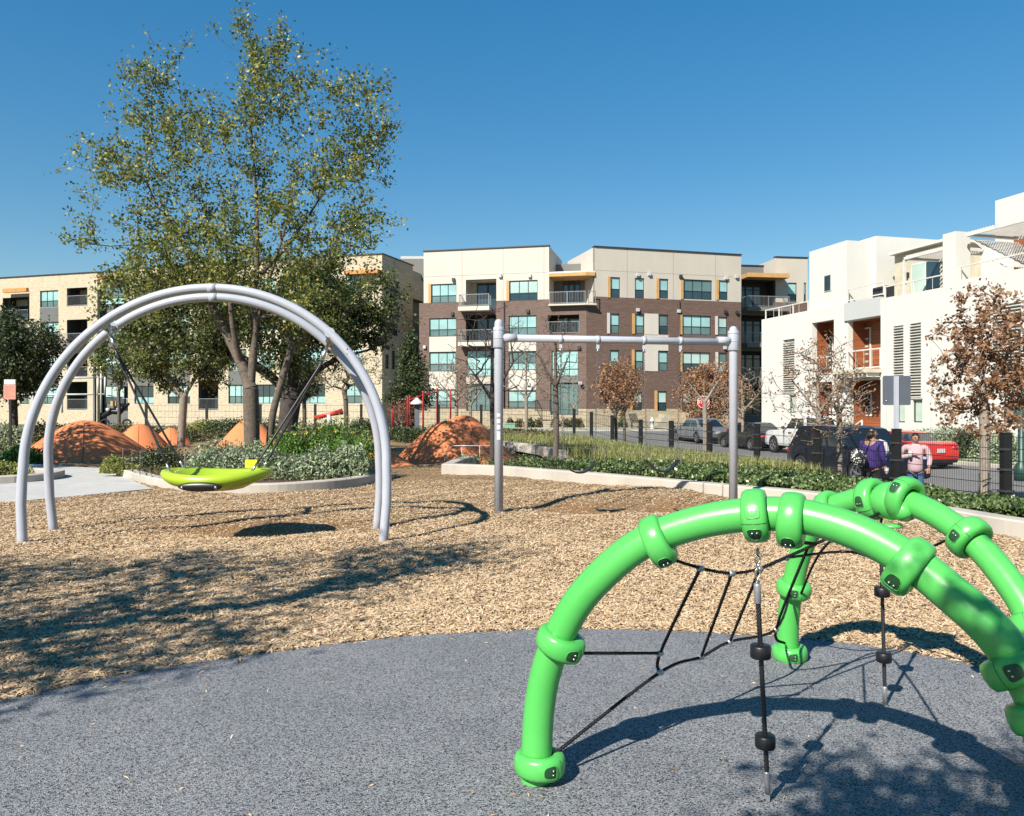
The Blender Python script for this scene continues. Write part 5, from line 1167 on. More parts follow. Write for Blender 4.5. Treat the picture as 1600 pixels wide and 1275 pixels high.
for i in range(len(FP)-1):
    a, b = Vector((*FP[i], 0)), Vector((*FP[i+1], 0)); L = (b-a).length; mb = MB(); za, zb_ = fz(a.y)-.07, fz(b.y)-.07; step = .05 if a.y < 22 else (.1 if a.y < 30 else .25)
    n_ = int(L/step); wr = .0065 if a.y < 22 else .009
    bot = lambda q: Hf(q.x, q.y) + .02
    for k in range(1, n_):
        q = a.lerp(b, k/n_); zt_ = za+(zb_-za)*k/n_; mb.tube([(q.x, q.y, max(bot(q), zt_-1.25)), (q.x, q.y, zt_)], wr*.5, 3, caps=False)
    for k in range(7 if a.y < 30 else 4):
        h = k*(.2 if a.y < 30 else .38); mb.tube([(a.x, a.y, za-h), (b.x, b.y, zb_-h)], wr*.9, 4, caps=False)
    mb.build('mesh_panel', M['black_paint'], ef, recalc=False)['kind'] = 'stuff'
rel(ef)
# thin cable fence in the beds
def cable(pts, h, label, z0=.2):
    e = empty('cable_fence', (0, 0, 0), 0, label, 'cable fence', 'thin cable fences in the beds')
    top = []
    for p in pts:
        mb = MB(); mb.tube([(p[0], p[1], z0), (p[0], p[1], z0+h)], .006, 5); mb.build('stake', M['chain'], e); top.append(Vector((p[0], p[1], z0+h)))
    w_ = MB(); w_.tube(spline(top, 4), .0035, 4); w_.build('cable', M['chain'], e)
cable([(p.x+.6, p.y+.75) for p in (gp(795,748), gp(848,752), gp(907,757), gp(966,762), gp(1028,768), gp(1090,775), gp(1150,782))], .5, 'thin cable strung on stakes through the right ground cover')
cable([(-8.7,17.6),(-7.7,16.3),(-6.4,15.4),(-5.2,15.2),(-4.1,15.6),(-3.4,16.6)], .5, 'thin cable strung on stakes through the left sage shrubs')

# ---------------------------------------------------------------- arch swing with basket seat
AR = .056
def arch_pts(cx, cy, dirv, Rr, zc, foot, lean, n=60):
    P = []; nrm = Vector((-dirv.y, dirv.x, 0))
    P.append(Vector((cx, cy, 0)) + dirv*(-foot)); 
    for i in range(n+1):
        a = math.pi*(1-i/n); z_ = zc + Rr*math.sin(a); q = Vector((cx, cy, z_)) + dirv*(Rr*math.cos(a)); P.append(q)
    P.append(Vector((cx, cy, 0)) + dirv*foot)
    P = [P[0], P[0].lerp(P[1], .5) + dirv*(-.03)] + P[1:-1] + [P[-1].lerp(P[-2], .5) + dirv*.03, P[-1]]
    return [p + nrm*(lean*p.z/3.05) for p in P]
f1a, f1b = gp(37, 853), gp(596, 848); f2a, f2b = gp(87, 830), gp(587, 822)
esw = empty('arch_swing_frame', ((f1a+f2b)/2).to_tuple(), 0, 'silver double arch swing frame holding the lime basket on the left', 'swing frame')
def arch(a, b, lean, top, name, seg=True):
    c = (a+b)/2; d = (b-a).normalized(); half = (b-a).length/2; Rr = half + .05; zc = top - Rr
    P = arch_pts(c.x, c.y, d, Rr, zc, half, lean); P[0].z = P[-1].z = -.2; mb = MB(); mb.tube(spline(P, 2), AR, 16); return mb.build(name, M['steel'], esw), P
o1, P1 = arch(f1a, f1b, .28, 3.05, 'arch_tube'); o2, P2 = arch(f2a, f2b, -.28, 3.03, 'arch_tube')
def nearest_px(P, px):
    return min(P, key=lambda p: abs((p.x/p.y*F+800)-px) + (0 if p.z > 1.3 else 999))
def sleeve(mb, P, i, half=.10, r=AR+.006): mb.tube([P[i]+(P[i-1]-P[i]).normalized()*half, P[i]+(P[i+1]-P[i]).normalized()*half], r, 16)
hang = []
for px_ in (158, 520):
    a, b = nearest_px(P1, px_), nearest_px(P2, px_+(20 if px_ < 300 else -6)); mb = MB(); mb.bar(a, b, .07, .04); mb.tube([a+(b-a)*-.05, a+(b-a)*.12], .062, 12); mb.tube([b+(a-b)*-.05, b+(a-b)*.12], .062, 12); mb.build('cross_bracket', M['steel'], esw)
    hang.append((a, b))
for P, ks in ((P1, (.5,)), (P2, (.5,))):
    i = int(len(P)*ks[0]); mb = MB(); sleeve(mb, P, i, .05, AR+.003); mb.build('joint_sleeve', M['steel'], esw)
for P in (P1,):
    i = [k for k in range(len(P)) if abs(P[k].x/P[k].y*F+800-553) < 12 and P[k].z > 1][0]
    for k in (-1, 1): mb = MB(); mb.ball(P[i]+Vector((-.01, -AR, .02+k*.03)), .009, n=8, m=5); mb.build('bolt', M['bolt'], esw)
sc_ = Vector((-3.70, 9.9, .72)); SR = .665
# seat: lathe-like dish, saddle-raised at both hanging ends
def seat():
    e = empty('basket_swing', sc_, 0, 'lime green oval basket seat with black side pads hanging under the arch', 'swing seat')
    mb = MB(); n_ = 48
    prof = [(0,-.155),(.25,-.152),(.48,-.138),(.66,-.11),(.80,-.07),(.90,-.06),(.98,-.02),(1.02,.03),(1.0,.075),(.93,.10),(.84,.09),(.76,.05),(.6,-.02),(.4,-.06),(.2,-.075),(0,-.08)]
    rings = []
    for (q, h) in prof:
        row = []
        for k in range(n_):
            a = 2*math.pi*k/n_; c2 = abs(math.cos(a)); rise = .055*(c2**4)*(q**2) - .03*(1-c2)**1.0*(q**3); bulge = 1
            hh = h*(1-.25*c2**6*(q > .5)) + rise; row.append((SR*q*math.cos(a), SR*.86*q*math.sin(a), hh))
        rings.append(row)
    for i in range(len(prof)-1):
        for k in range(n_): mb.face([rings[i][k], rings[i][(k+1) % n_], rings[i+1][(k+1) % n_], rings[i+1][k]], True)
    o = mb.build('seat_shell', M['lime'], e); weld(o)
    for s_ in (-1, 1):
        p = MB(); p.ball((0, 0, 0), .265, .045, .06, 20, 10); pad = p.build('side_pad', M['black_rubber'], e); pad.location = (0, s_*.565, -.055); pad.rotation_euler = (R(10)*s_*-1, 0, 0)
        for k in (-1, 1): b_ = MB(); b_.lathe((k*.20, s_*.035, -.0), (0, s_, 0), [(.018, 0), (.018, .012), (.008, .016)], 10); b_.build('bolt', M['bolt'], pad)
    return e
seat_e = seat()
rope = MB(); 
def roped(mb, a, b, r, sag=0): mb.tube([a.lerp(b, t/20) + Vector((0, 0, -sag*math.sin(math.pi*t/20))) for t in range(21)], r, 8)
for s_, (a, b) in ((-1, hang[0]), (1, hang[1])):
    hk = MB(); m_ = (a+b)/2 + Vector((.05*-s_, 0, -.08)); hk.lathe((a+b)/2+Vector((0,0,.02)), (-s_*.4, 0, -1), [(.05, 0), (.05, .06), (.025, .08), (.022, .20), (.03, .21), (.03, .3)], 12); hk.build('swivel', M['bolt'], seat_e)
    st = (a+b)/2 + Vector((-s_*.10, 0, -.27))
    for q in (-1, 1):
        e_ = sc_ + Vector((s_*.56, q*.20, .20)); r_ = MB(); roped(r_, st, e_, .014); r_.build('rope', M['rope'], seat_e)
        f_ = MB(); d_ = (st-e_).normalized(); f_.lathe(e_, -d_, [(.016, 0), (.016, .12), (.011, .125), (.011, .17)], 8); f_.build('ferrule', M['bolt'], seat_e)
tg = MB(); c_ = at(393, 724, 9.85); tg.tube([c_+Vector((-.07,0,-.045)), c_+Vector((.07,0,-.04))], .05, 12); t_ = MB(); t_.box(c_.x-.075, c_.x+.075, c_.y-.02, c_.y+.02, c_.z-.055, c_.z+.045); t_.build('yellow_tag', M['yellow_tag'], seat_e)
for ch in seat_e.children:
    if ch.name.split('.')[0] in ('swivel', 'rope', 'ferrule', 'yellow_tag'): ch.matrix_parent_inverse = Matrix.Translation(-sc_)
rel(esw)

# ---------------------------------------------------------------- belt swing frame
def chain(mb, a, b, link=.045, r=.0045, n=8):
    a, b = Vector(a), Vector(b); d = (b-a); L = d.length; d.normalize(); k = max(2, int(L/(link*.72))); s_ = d.cross(Vector((0, 1, 0))).normalized(); s2 = d.cross(s_)
    for i in range(k):
        c_ = a + d*(L*(i+.5)/k); side = s_ if i % 2 else s2; nrm = d.cross(side)
        pts = [c_ + d*(math.cos(t)*link*.5) + side*(math.sin(t)*link*.3) for t in np.linspace(0, 2*math.pi, 9)]
        mb.tube(pts, r, 4, caps=False)
pL, pR = Vector((-.20, 11.9, 0)), Vector((3.50, 12.45, 0)); zbm = 2.66; bd = (pR-pL).normalized()
es = empty('swing_frame', pL, 0, 'silver T-beam swing frame with two belt swings in the middle', 'swing frame')
for P, h in ((pL, 2.93), (pR, 2.88)):
    mb = MB(); mb.lathe((P.x, P.y, -.2), (0, 0, 1), [(.067, 0), (.067, h+.13), (.062, h+.17), (.045, h+.20), (.015, h+.215)], 20); po = mb.build('post', M['steel'], es)
    c = MB(); c.lathe((P.x, P.y, zbm-.1), (0, 0, 1), [(.082, -.04), (.086, -.03), (.086, .25), (.082, .26)], 20); c.build('collar', M['steel'], po)
    for zz in (-.05, .10, .24): b_ = MB(); b_.torus((P.x, P.y, zbm-.1+zz*.9), (0, 0, 1), .086, .006, 20, 6); b_.build('bolt_ring', M['steel'], po)
mb = MB(); mb.tube([pL+Vector((0, 0, zbm)), pR+Vector((0, 0, zbm-.02))], .058, 18); mb.build('beam', M['steel'], es)
for s_, P in ((1, pL), (-1, pR)): mb = MB(); mb.tube([P+bd*s_*.06+Vector((0,0,zbm)), P+bd*s_*.27+Vector((0,0,zbm))], .066, 18); mb.build('beam_sleeve', M['steel'], es)
for k, (y0, y1, mt) in enumerate(((646,651,'label'),(655,661,'label'),(664,671,'label'),(674,687,'label'))):
    zz0 = CH-(y1-637.5)/F*11.83; zz1 = CH-(y0-637.5)/F*11.83; mb = MB()
    for j in range(5):
        a0, a1 = -2.0+j*.16, -2.0+(j+1)*.16; mb.face([(pL.x+.0675*math.cos(a0), pL.y+.0675*math.sin(a0), zz0), (pL.x+.0675*math.cos(a1), pL.y+.0675*math.sin(a1), zz0), (pL.x+.0675*math.cos(a1), pL.y+.0675*math.sin(a1), zz1), (pL.x+.0675*math.cos(a0), pL.y+.0675*math.sin(a0), zz1)], True)
    mb.build('sticker', M[mt], es)
hp = []
for px_ in (876, 934, 1006, 1063):
    k = (px_-800)/F; t = (k*pL.y - pL.x)/(bd.x - k*bd.y); q = pL + bd*t + Vector((0, 0, zbm-.01)); hp.append(q)
    mb = MB(); mb.tube([q-bd*.03, q+bd*.03], .066, 16); mb.box(q.x-.022, q.x+.022, q.y-.02, q.y+.02, q.z-.14, q.z-.058); o = mb.build('hanger_clamp', M['steel'], es)
    b_ = MB(); b_.lathe(q+Vector((0, 0, -.14)), (0, 0, -1), [(.018, 0), (.024, .02), (.024, .045), (.014, .06)], 10); b_.build('swivel', M['bolt'], o)
rel(es)
for k in range(2):
    a, b = hp[2*k], hp[2*k+1]; zs = .78; e = empty('belt_swing', ((a+b)/2 + Vector((0, 0, .6-zbm))).to_tuple(), 0, ['left black belt swing hanging from the silver beam', 'right black belt swing hanging from the silver beam'][k], 'swing', 'belt swings')
    ctr = (a+b)/2; W = .245; A_ = [ctr + bd*(W*s_) + Vector((0, 0, zs-zbm+.02)) for s_ in (-1, 1)]
    for s_, q in ((0, a), (1, b)): mb = MB(); chain(mb, q+Vector((0, 0, -.2)), A_[s_], .05, .0034); mb.build('chain', M['chain'], e, recalc=False)
    mb = MB(); N_ = 20; rows = []
    for i in range(N_+1):
        t = -1+2*i/N_; c_ = ctr + bd*(W*t*1.0); z_ = zs - .17*(1-abs(t)**2.4); rows.append((Vector((c_.x, c_.y, z_)), .075*(1-.35*abs(t)**3)))
    nb = Vector((-bd.y, bd.x, 0))
    for i in range(N_):
        (p, w1), (q, w2) = rows[i], rows[i+1]; up = Vector((0, 0, .012))
        mb.face([p-nb*w1-up, q-nb*w2-up, q+nb*w2-up, p+nb*w1-up], True); mb.face([p-nb*w1+up, p+nb*w1+up, q+nb*w2+up, q-nb*w2+up], True)
        mb.face([p-nb*w1-up, p-nb*w1+up, q-nb*w2+up, q-nb*w2-up], True); mb.face([p+nb*w1-up, q+nb*w2-up, q+nb*w2+up, p+nb*w1+up], True)
    mb.build('belt_seat', M['black_rubber'], e); rel(e)

# ---------------------------------------------------------------- green rope climber
PR = .066
g = lambda px, py, Y: at(px, py, Y)
N1 = [g(838,1224,3.36), g(838,1190,3.37), g(843,1105,3.37), g(858,1033,3.35), g(892,958,3.31), g(937,902,3.26), g(1003,849,3.20), g(1085,818,3.13), g(1170,804,3.05), g(1250,806,2.97), g(1335,830,2.86), g(1415,872,2.76), g(1480,922,2.67), g(1548,983,2.58), g(1598,1050,2.52), g(1636,1130,2.46), g(1662,1240,2.43), g(1676,1340,2.42)]
N1[0].z = -.05; N1[-1].z = -.05
F1 = [g(1232,1034,5.0), g(1231,1012,5.0), g(1233,955,4.98), g(1244,890,4.93), g(1262,838,4.84), g(1290,800,4.72), g(1330,783,4.56), g(1380,777,4.38), g(1430,789,4.20), g(1480,815,4.03), g(1530,855,3.86), g(1575,908,3.70), g(1608,962,3.58), g(1630,1040,3.46), g(1640,1110,3.40), g(1645,1170,3.38), g(1647,1215,3.37)]
F1[0].z = -.05; F1[-1].z = -.05
M['notch'] = plain('notch_shadow_green', (.03, .16, .05), .5)
ec = empty('rope_climber', (1.1, 3.1, 0), 0, 'bright green tubular rope climber with black net in the right foreground', 'climber')
S1, S2 = spline(N1, 7), spline(F1, 7)
for S in (S1, S2): mb = MB(); mb.tube(S, PR, 22); mb.build('arch_pipe', M['green'], ec)
def near(S, px, py): return min(range(1, len(S)-1), key=lambda i: (S[i].x/S[i].y*F+800-px)**2 + (637.5-(S[i].z-CH)/S[i].y*F-py)**2)
def collar(S, px, py, face=Vector((0,-1,0)), big=1.0, boss=True, gap=.0):
    i = near(S, px, py); c_ = S[i]; ax = (S[i+1]-S[i-1]).normalized(); f = (face - ax*face.dot(ax)).normalized(); cc = c_ + f*.016
    mb = MB(); n_, m_ = 26, 12; side = ax.cross(f); Rr = .076*big; b0 = len(mb.v); sq = lambda t_: math.copysign(abs(t_)**.72, t_)
    for k in range(n_):
        a = 2*math.pi*k/n_; d = f*math.cos(a) + side*math.sin(a); q = 1 + .22*max(0, math.cos(a))**2
        for j in range(m_):
            t = 2*math.pi*j/m_; mb.v.append(tuple(cc + d*(Rr + .028*q*sq(math.cos(t))) + ax*(.046*(1+.06*math.cos(a))*sq(math.sin(t)))))
    for k in range(n_):
        for j in range(m_):
            a1, a2 = k*m_+j, k*m_+(j+1) % m_; b1, b2 = ((k+1) % n_)*m_+j, ((k+1) % n_)*m_+(j+1) % m_; mb.f.append([a1, b1, b2, a2]); mb.sm.append(True)
    o = mb.build('clamp_collar', M['green'], ec)
    if boss:
        bc = cc
        # flat dark patch painting the shade of a bolt pocket on the clamp ear
        # notch-shaped patch on the collar skin beside the seam, the dark one holding two bolts
        Rg = Rr
        def surf(an, w_, lift=0.0):      # point on the collar's outer skin: angle round the pipe, offset along the pipe
            tt = math.asin(max(-1, min(1, (abs(w_)/.0475)**(1/.72)))); q_ = 1+.22*max(0, math.cos(an))**2
            return cc + (f*math.cos(an) + side*math.sin(an))*(Rr + .028*q_*sq(math.cos(tt)) + lift) + ax*w_
        for sgn in ((1, -1) if boss == 2 else (1,)):
            sg = 1 if side.dot(Vector((0, 0, CH))-cc) > 0 else -1; sgn0 = sgn; sgn = sgn*(1 if boss == 2 else sg); a0 = sgn*.45; pts = []; rim_ = []
            for k in range(20):
                t = 2*math.pi*k/20; sqq = lambda v_: math.copysign(abs(v_)**.55, v_); da = .24*sqq(math.sin(t)); wd = .024*sqq(math.cos(t))*(1.0-.25*(math.sin(t)*sgn))
                pts.append(surf(a0+da, wd, .0008)); rim_.append(surf(a0+da*1.08, wd*1.08, .0008))
            rim_.append(rim_[0]); lp = MB(); lp.tube(rim_, .0013, 5, caps=False); lp.build('recess_lip', M['green'], o)
            cen = surf(a0, 0, .0011); mid = []
            for k in range(20):
                t = 2*math.pi*k/20; mid.append(surf(a0+.12*sqq(math.sin(t)), .012*sqq(math.cos(t)), .0011))
            r_ = MB()
            for k in range(20): r_.face([cen, mid[k], mid[(k+1) % 20]], True); r_.face([mid[k], pts[k], pts[(k+1) % 20], mid[(k+1) % 20]], True)
            r_.build('recess_patch', M['pocket_shade'] if sgn0 == 1 else M['green'], o)
            if sgn0 == 1:
                for q in (-1, 1): b_ = MB(); fd = (surf(a0, q*.008) - cc).normalized(); b_.lathe(surf(a0-.10*sgn, q*.0085, -.002), fd, [(.0048, 0), (.0048, .006), (.002, .008)], 8); b_.build('bolt', M['bolt'], o)
        s_ = MB(); s_.tube([cc + (f*math.cos(a)+side*math.sin(a))*(Rr+.028) for a in (-.02, 0, .02)], .002, 4)
    # parting seam
    sm = MB(); P = []
    for t in np.linspace(-1.35, 1.35, 15): P.append(cc + f*(Rr + .0285*1.22*sq(math.cos(t))) + ax*(.0466*1.06*sq(math.sin(t))))
    sm.tube(P, .0012, 4); sm.build('seam', M['green_in'], o)
    return c_, f, ax
V3 = Vector
c_fn = collar(S1, 838, 1188, V3((.75,-.65,0)), 1.06); c_1 = collar(S1, 872, 1005, V3((.75,-.55,-.25))); c_2 = collar(S1, 1030, 838, V3((.3,-.35,-1)))
c_3 = collar(S1, 1183, 804, V3((0,-1,-.12)), 1.0, 2); c_4 = collar(S1, 1243, 806, V3((.05,-.35,-1))); c_5 = collar(S1, 1423, 876, V3((-.35,-.5,-1)), 1.04); c_6 = collar(S1, 1590, 1040, V3((-.8,-.5,-.1)), .98)
c_7 = collar(S1, 1632, 1118, V3((-.6,-.7,.1)), .98); collar(S1, 1676, 1320, V3((-.4,-.9,0)))
d_f = collar(S2, 1233, 1020, V3((.3,-.9,0)), 1.04); d_1 = collar(S2, 1238, 915, V3((.1,-1,-.1)), 1.03); d_2 = collar(S2, 1298, 795, V3((-.7,-.7,0)), 1.03)
h_1 = collar(S2, 1366, 778, V3((-.25,-1,-.3)), 1.18); h_2 = collar(S2, 1418, 786, V3((-.1,-.7,.6)), 1.22); d_3 = collar(S2, 1518, 845, V3((-.6,-.6,.4)), 1.1); collar(S2, 1645, 1150, V3((-.8,-.6,0)))
collar(S2, 1612, 985, V3((-.6,-.7,0)), 1.0)
# hub: ball joint between the two big collars, small cup and hanger plate
hc = (h_1[0]+h_2[0])/2; mb = MB(); mb.ball(hc+V3((0,-.02,-.005)), .115, .105, .105, 20, 12); mb.build('hub_ball', M['green'], ec)
mb = MB(); q = hc + V3((.01,-.13,-.05)); mb.lathe(q, V3((.25,-.5,-.9)), [(.05, -.04), (.054, 0), (.045, .03), (.02, .045)], 16); mb.build('hub_cup', M['green'], ec)
mb = MB(); mb.lathe(hc+V3((-.02,-.06,-.135)), V3((0,0,1)), [(.03,-.012),(.058,-.008),(.058,.006),(.03,.012)], 18); mb.build('hanger_plate', M['green'], ec)
for c_ in (c_4, c_2): pass
# rope with suspended steps
def trope(P, r=.0105, n=18, lob=6, nseg=None):
    L = sum((P[i+1]-P[i]).length for i in range(len(P)-1)); k = nseg or max(6, int(L/.009)); out_ = []
    cum = [0]
    for i in range(len(P)-1): cum.append(cum[-1]+(P[i+1]-P[i]).length)
    for j in range(k+1):
        t = cum[-1]*j/k; i = max(0, min(len(P)-2, int(np.searchsorted(cum, t)-1))); f = (t-cum[i])/max(1e-6, cum[i+1]-cum[i]); out_.append(P[i].lerp(P[i+1], f))
    mb = MB(); mb.tube(out_, r, n, lobes=lob, lamp=.5, twist=70.0); return mb
def hangrope(topp, botp, steps, label_top):
    f1_ = MB(); f1_.lathe(topp, botp-topp, [(.012, 0), (.0135, .004), (.0135, .075), (.011, .08)], 12); f1_.build('ferrule', M['alu'], ec)
    trope([topp.lerp(botp, .04), topp.lerp(botp, .5), botp]).build('hanging_rope', M['rope'], ec, recalc=False)
    for t in steps:
        c_ = topp.lerp(botp, t); s_ = MB(); s_.lathe(c_, V3((0,0,1)), [(.014,-.025),(.037,-.025),(.040,-.021),(.040,.021),(.037,.025),(.014,.025)], 20); s_.build('rope_step', M['black_rubber'], ec)
    f2_ = MB(); f2_.lathe(botp, topp-botp, [(.012, -.0), (.0125, .09), (.010, .095)], 12); f2_.build('ferrule', M['alu'], ec)
    f3_ = MB(); f3_.box(botp.x-.007, botp.x+.007, botp.y-.005, botp.y+.005, botp.z-.035, botp.z); f3_.build('anchor_lug', M['alu'], ec)
t1 = g(1183, 912, 3.05); b1 = V3((1.03, 3.17, .05)); ch_ = MB(); chain(ch_, g(1184, 858, 3.05), t1, .034, .0035); ch_.build('chain', M['bolt'], ec, recalc=False)
hangrope(t1, b1, (.315, .745), '')
t2 = g(1376, 838, 4.22); b2 = g(1383, 1100, 4.22); ch_ = MB(); chain(ch_, hc+V3((-.02,-.06,-.15)), t2, .034, .0035); ch_.build('chain', M['bolt'], ec, recalc=False)
hangrope(t2, b2, (.33, .72), '')
# net
K = {'A': c_1[0]+c_1[1]*.10, 'Fo': c_fn[0]+c_fn[1]*.08+V3((0,.03,.03)), 'T0': c_2[0]+c_2[1]*.09,
     'J1': g(1031,1021,3.72), 'J2': g(1031,1051,3.72), 'J3': g(1095,1027,3.95), 'J4': g(1140,1003,4.12), 'J5': g(1212,984,4.45), 'E': g(1236,925,4.88), 'E2': g(1226,1005,4.92),
     'T1': g(1094,888,3.42), 'T2': g(1143,896,3.55), 'T3': g(1187,889,3.75), 'T4': g(1228,872,3.95), 'T5': g(1262,856,4.1), 'HB': g(1378,800,4.3), 'M5': g(1236,914,4.3)}
def net(names, r=.0092, sag=0.0):
    P = [K[a] for a in names]; Q = spline(P, 6); trope(Q, r, 12, 6, nseg=int(sum((Q[i+1]-Q[i]).length for i in range(len(Q)-1))/.018)+2).build('net_rope', M['rope'], ec, recalc=False)
net(['A','J1']); net(['Fo','J2','J3','J4','J5','E']); net(['T0','T1','T2','T3','T4','T5','HB']); net(['T1','J1','J2']); net(['T2','J3']); net(['T3','J4']); net(['T5','J5','E2'])
K['R1'] = d_3[0]+d_3[1]*.09; K['R2'] = g(1380,880,4.6); K['R3'] = g(1330,862,4.3); K['C4'] = c_4[0]+c_4[1]*.1; K['C5'] = c_5[0]+V3((0,.06,-.05)); K['N1'] = g(1275,850,4.0)
net(['T3','N1','HB']); net(['C4','N1']); net(['C5','R3','T4']); net(['R1','R2','HB']); K['D1'] = d_1[0]+d_1[1]*.11; K['M7'] = g(1290,852,4.35); net(['D1','M7','HB'])
for k_ in ('J1','J2','J3','J4','J5','T1','T2','T3','T4'):
    m_ = MB(); m_.lathe(K[k_], (K['J3']-K['J2']) if k_[0] == 'J' else (K['T2']-K['T1']), [(.008,-.018),(.0135,-.014),(.0135,.014),(.008,.018)], 10); m_.build('net_ferrule', M['alu'], ec)
rel(ec)

# ---------------------------------------------------------------- playground odds and ends at the back
er = empty('red_climbing_frame', (at(672,637,42).x, 42, .1), 0, 'red posts of a climbing frame behind the middle mound', 'climbing frame')
for (px_, Y_, t_, b_) in ((637,41,620,662),(640,42.5,618,655),(661,41,611,655),(683,42,606,652),(704,43,608,650),(613,39,640,672)):
    mb = MB(); zt_ = CH-(t_-637.5)/F*Y_; x_ = (px_-800)/F*Y_; mb.tube([(x_, Y_, Hf(x_,Y_)-.1), (x_, Y_, zt_-.05), (x_, Y_, zt_)], [.045,.045,.035], 10); mb.build('post', M['redpaint'], er)
mb = MB(); a = at(661,617,41); b = at(683,613,42); mb.tube([a, b], .035, 8); mb.tube([at(637,626,41), a], .03, 8); mb.build('cross_bar', M['redpaint'], er)
rel(er)
e = empty('seesaw', (at(512,637,41).x, 41, .1), 0, 'red tilted seesaw seat behind the flowering shrub', 'play equipment')
mb = MB(); a, b = at(492,653,41), at(535,643,41); mb.tube([a, a.lerp(b,.5), b], [.13,.09,.17], 10); mb.build('seat', M['redpaint'], e)
mb = MB(); mb.tube([at(516,665,41), at(514,648,41)], .12, 10); mb.build('pedestal', M['railwhite'], e); rel(e)
e = empty('play_panel', (at(652,637,44).x, 44, .1), 0, 'grey playhouse post with white cap between the red posts', 'play equipment')
mb = MB(); mb.box(*[v for v in (at(648,0,44).x, at(655,0,44).x)], 43.9, 44.1, .1, 1.8); mb.build('panel', M['signgrey'], e); mb = MB(); mb.lathe(V3((at(651.5,0,44).x, 44, 1.8)), (0,0,1), [(.42,0),(.35,.12),(.12,.3),(.03,.42)], 12); mb.build('cap', M['railwhite'], e); rel(e)
# salmon notice on a post
e = empty('notice_sign', at(15,637,23.8).to_tuple(), 0, 'salmon notice board with white header on a black post at the far left', 'sign')
Y_ = 23.8; X0, X1 = at(6,0,Y_).x, at(25,0,Y_).x; mb = MB(); mb.box(X0, X1, Y_-.02, Y_, CH-(624-637.5)/F*Y_, CH-(601-637.5)/F*Y_); mb.build('notice_panel', M['pinksign'], e)
mb = MB(); mb.box(X0+.02, X1-.01, Y_-.02, Y_, CH-(600.6-637.5)/F*Y_, CH-(593-637.5)/F*Y_); mb.build('header_panel', M['label'], e)
for k in range(5): mb = MB(); z_ = CH-(604+k*3.6-637.5)/F*Y_; mb.box(X0+.05, X1-.05-.06*(k % 2), Y_-.024, Y_-.0205, z_-.022, z_); mb.build('text_line', M['label_red'], e)
mb = MB(); mb.box((X0+X1)/2-.03, (X0+X1)/2+.03, Y_+.001, Y_+.05, -.1, CH-(595-637.5)/F*Y_); mb.build('post', M['black_paint'], e)
e.location = (0, 0, 0)
# lamp post
e = empty('lamp_post', (0,0,0), 0, 'black lantern lamp post in front of the limestone building', 'lamp post')
x_, Y_ = at(148,0,42).x, 42; zt_ = CH-(541-637.5)/F*Y_; mb = MB(); mb.lathe(V3((x_, Y_, -.1)), (0,0,1), [(.14,0),(.14,.5),(.08,.6),(.075,zt_-.5)], 12); mb.build('post', M['black_paint'], e)
mb = MB(); mb.lathe(V3((x_, Y_, zt_-.58)), (0,0,1), [(.08,0),(.24,.42)], 6, False); mb.build('lantern_glass', M['label'], e); mb = MB(); mb.lathe(V3((x_, Y_, zt_-.15)), (0,0,1), [(.30,0),(.30,.05),(.1,.2),(.03,.3)], 12)
for a in range(6): t = a*math.pi/3; mb.bar((x_+.08*math.cos(t), Y_+.08*math.sin(t), zt_-.58), (x_+.25*math.cos(t), Y_+.25*math.sin(t), zt_-.15), .025)
mb.build('lantern_cap', M['black_paint'], e)
# white pipe frame
e = empty('pipe_frame', (0,0,0), 0, 'white horizontal pipe frame in front of the limestone building', 'frame')
Y_ = 46
for (a, b) in (((26,592),(164,589.5)),((26,617),(164,616)),((164,589),(164,617)),((153,590),(153,616)),((158,557),(158,645)),((52,590),(52,645)),((97,616),(97,645))):
    mb = MB(); mb.tube([at(a[0],a[1],Y_), at(b[0],b[1],Y_)], .055, 8); mb.build('pipe', M['railwhite'], e)
# small dark scooter
e = empty('parked_scooter', (0,0,0), 0, 'small dark parked scooter with yellow tag and white lamps behind the hedge', 'scooter')
Y_ = 47; c_ = at(181,637,Y_); mb = MB(); mb.tube([c_+V3((-.8,0,-.55)), c_+V3((-.3,0,-.2)), c_+V3((.2,0,-.25)), c_+V3((.8,0,.25))], [.12,.2,.2,.07], 10); mb.build('body', M['black_paint'], e)
for k in (-.65, .65): mb = MB(); mb.torus(c_+V3((k,0,-.95)), (0,1,0), .24, .06, 18, 8); mb.build('wheel', M['tyre'], e)
mb = MB(); mb.box(c_.x-.2, c_.x+.15, Y_-.24, Y_-.2, c_.z+.1, c_.z+.4); mb.build('yellow_plate', M['orange_trim'], e)
for k in (-.35, .25): mb = MB(); mb.ball(c_+V3((k,-.25,-.1)), .13, .08, .13, 10, 6); mb.build('lamp', M['label'], e)
mb = MB(); mb.bar(c_+V3((-.5,0,.75)), c_+V3((1.1,0,.45)), .06); mb.build('handlebar', M['steel'], e)
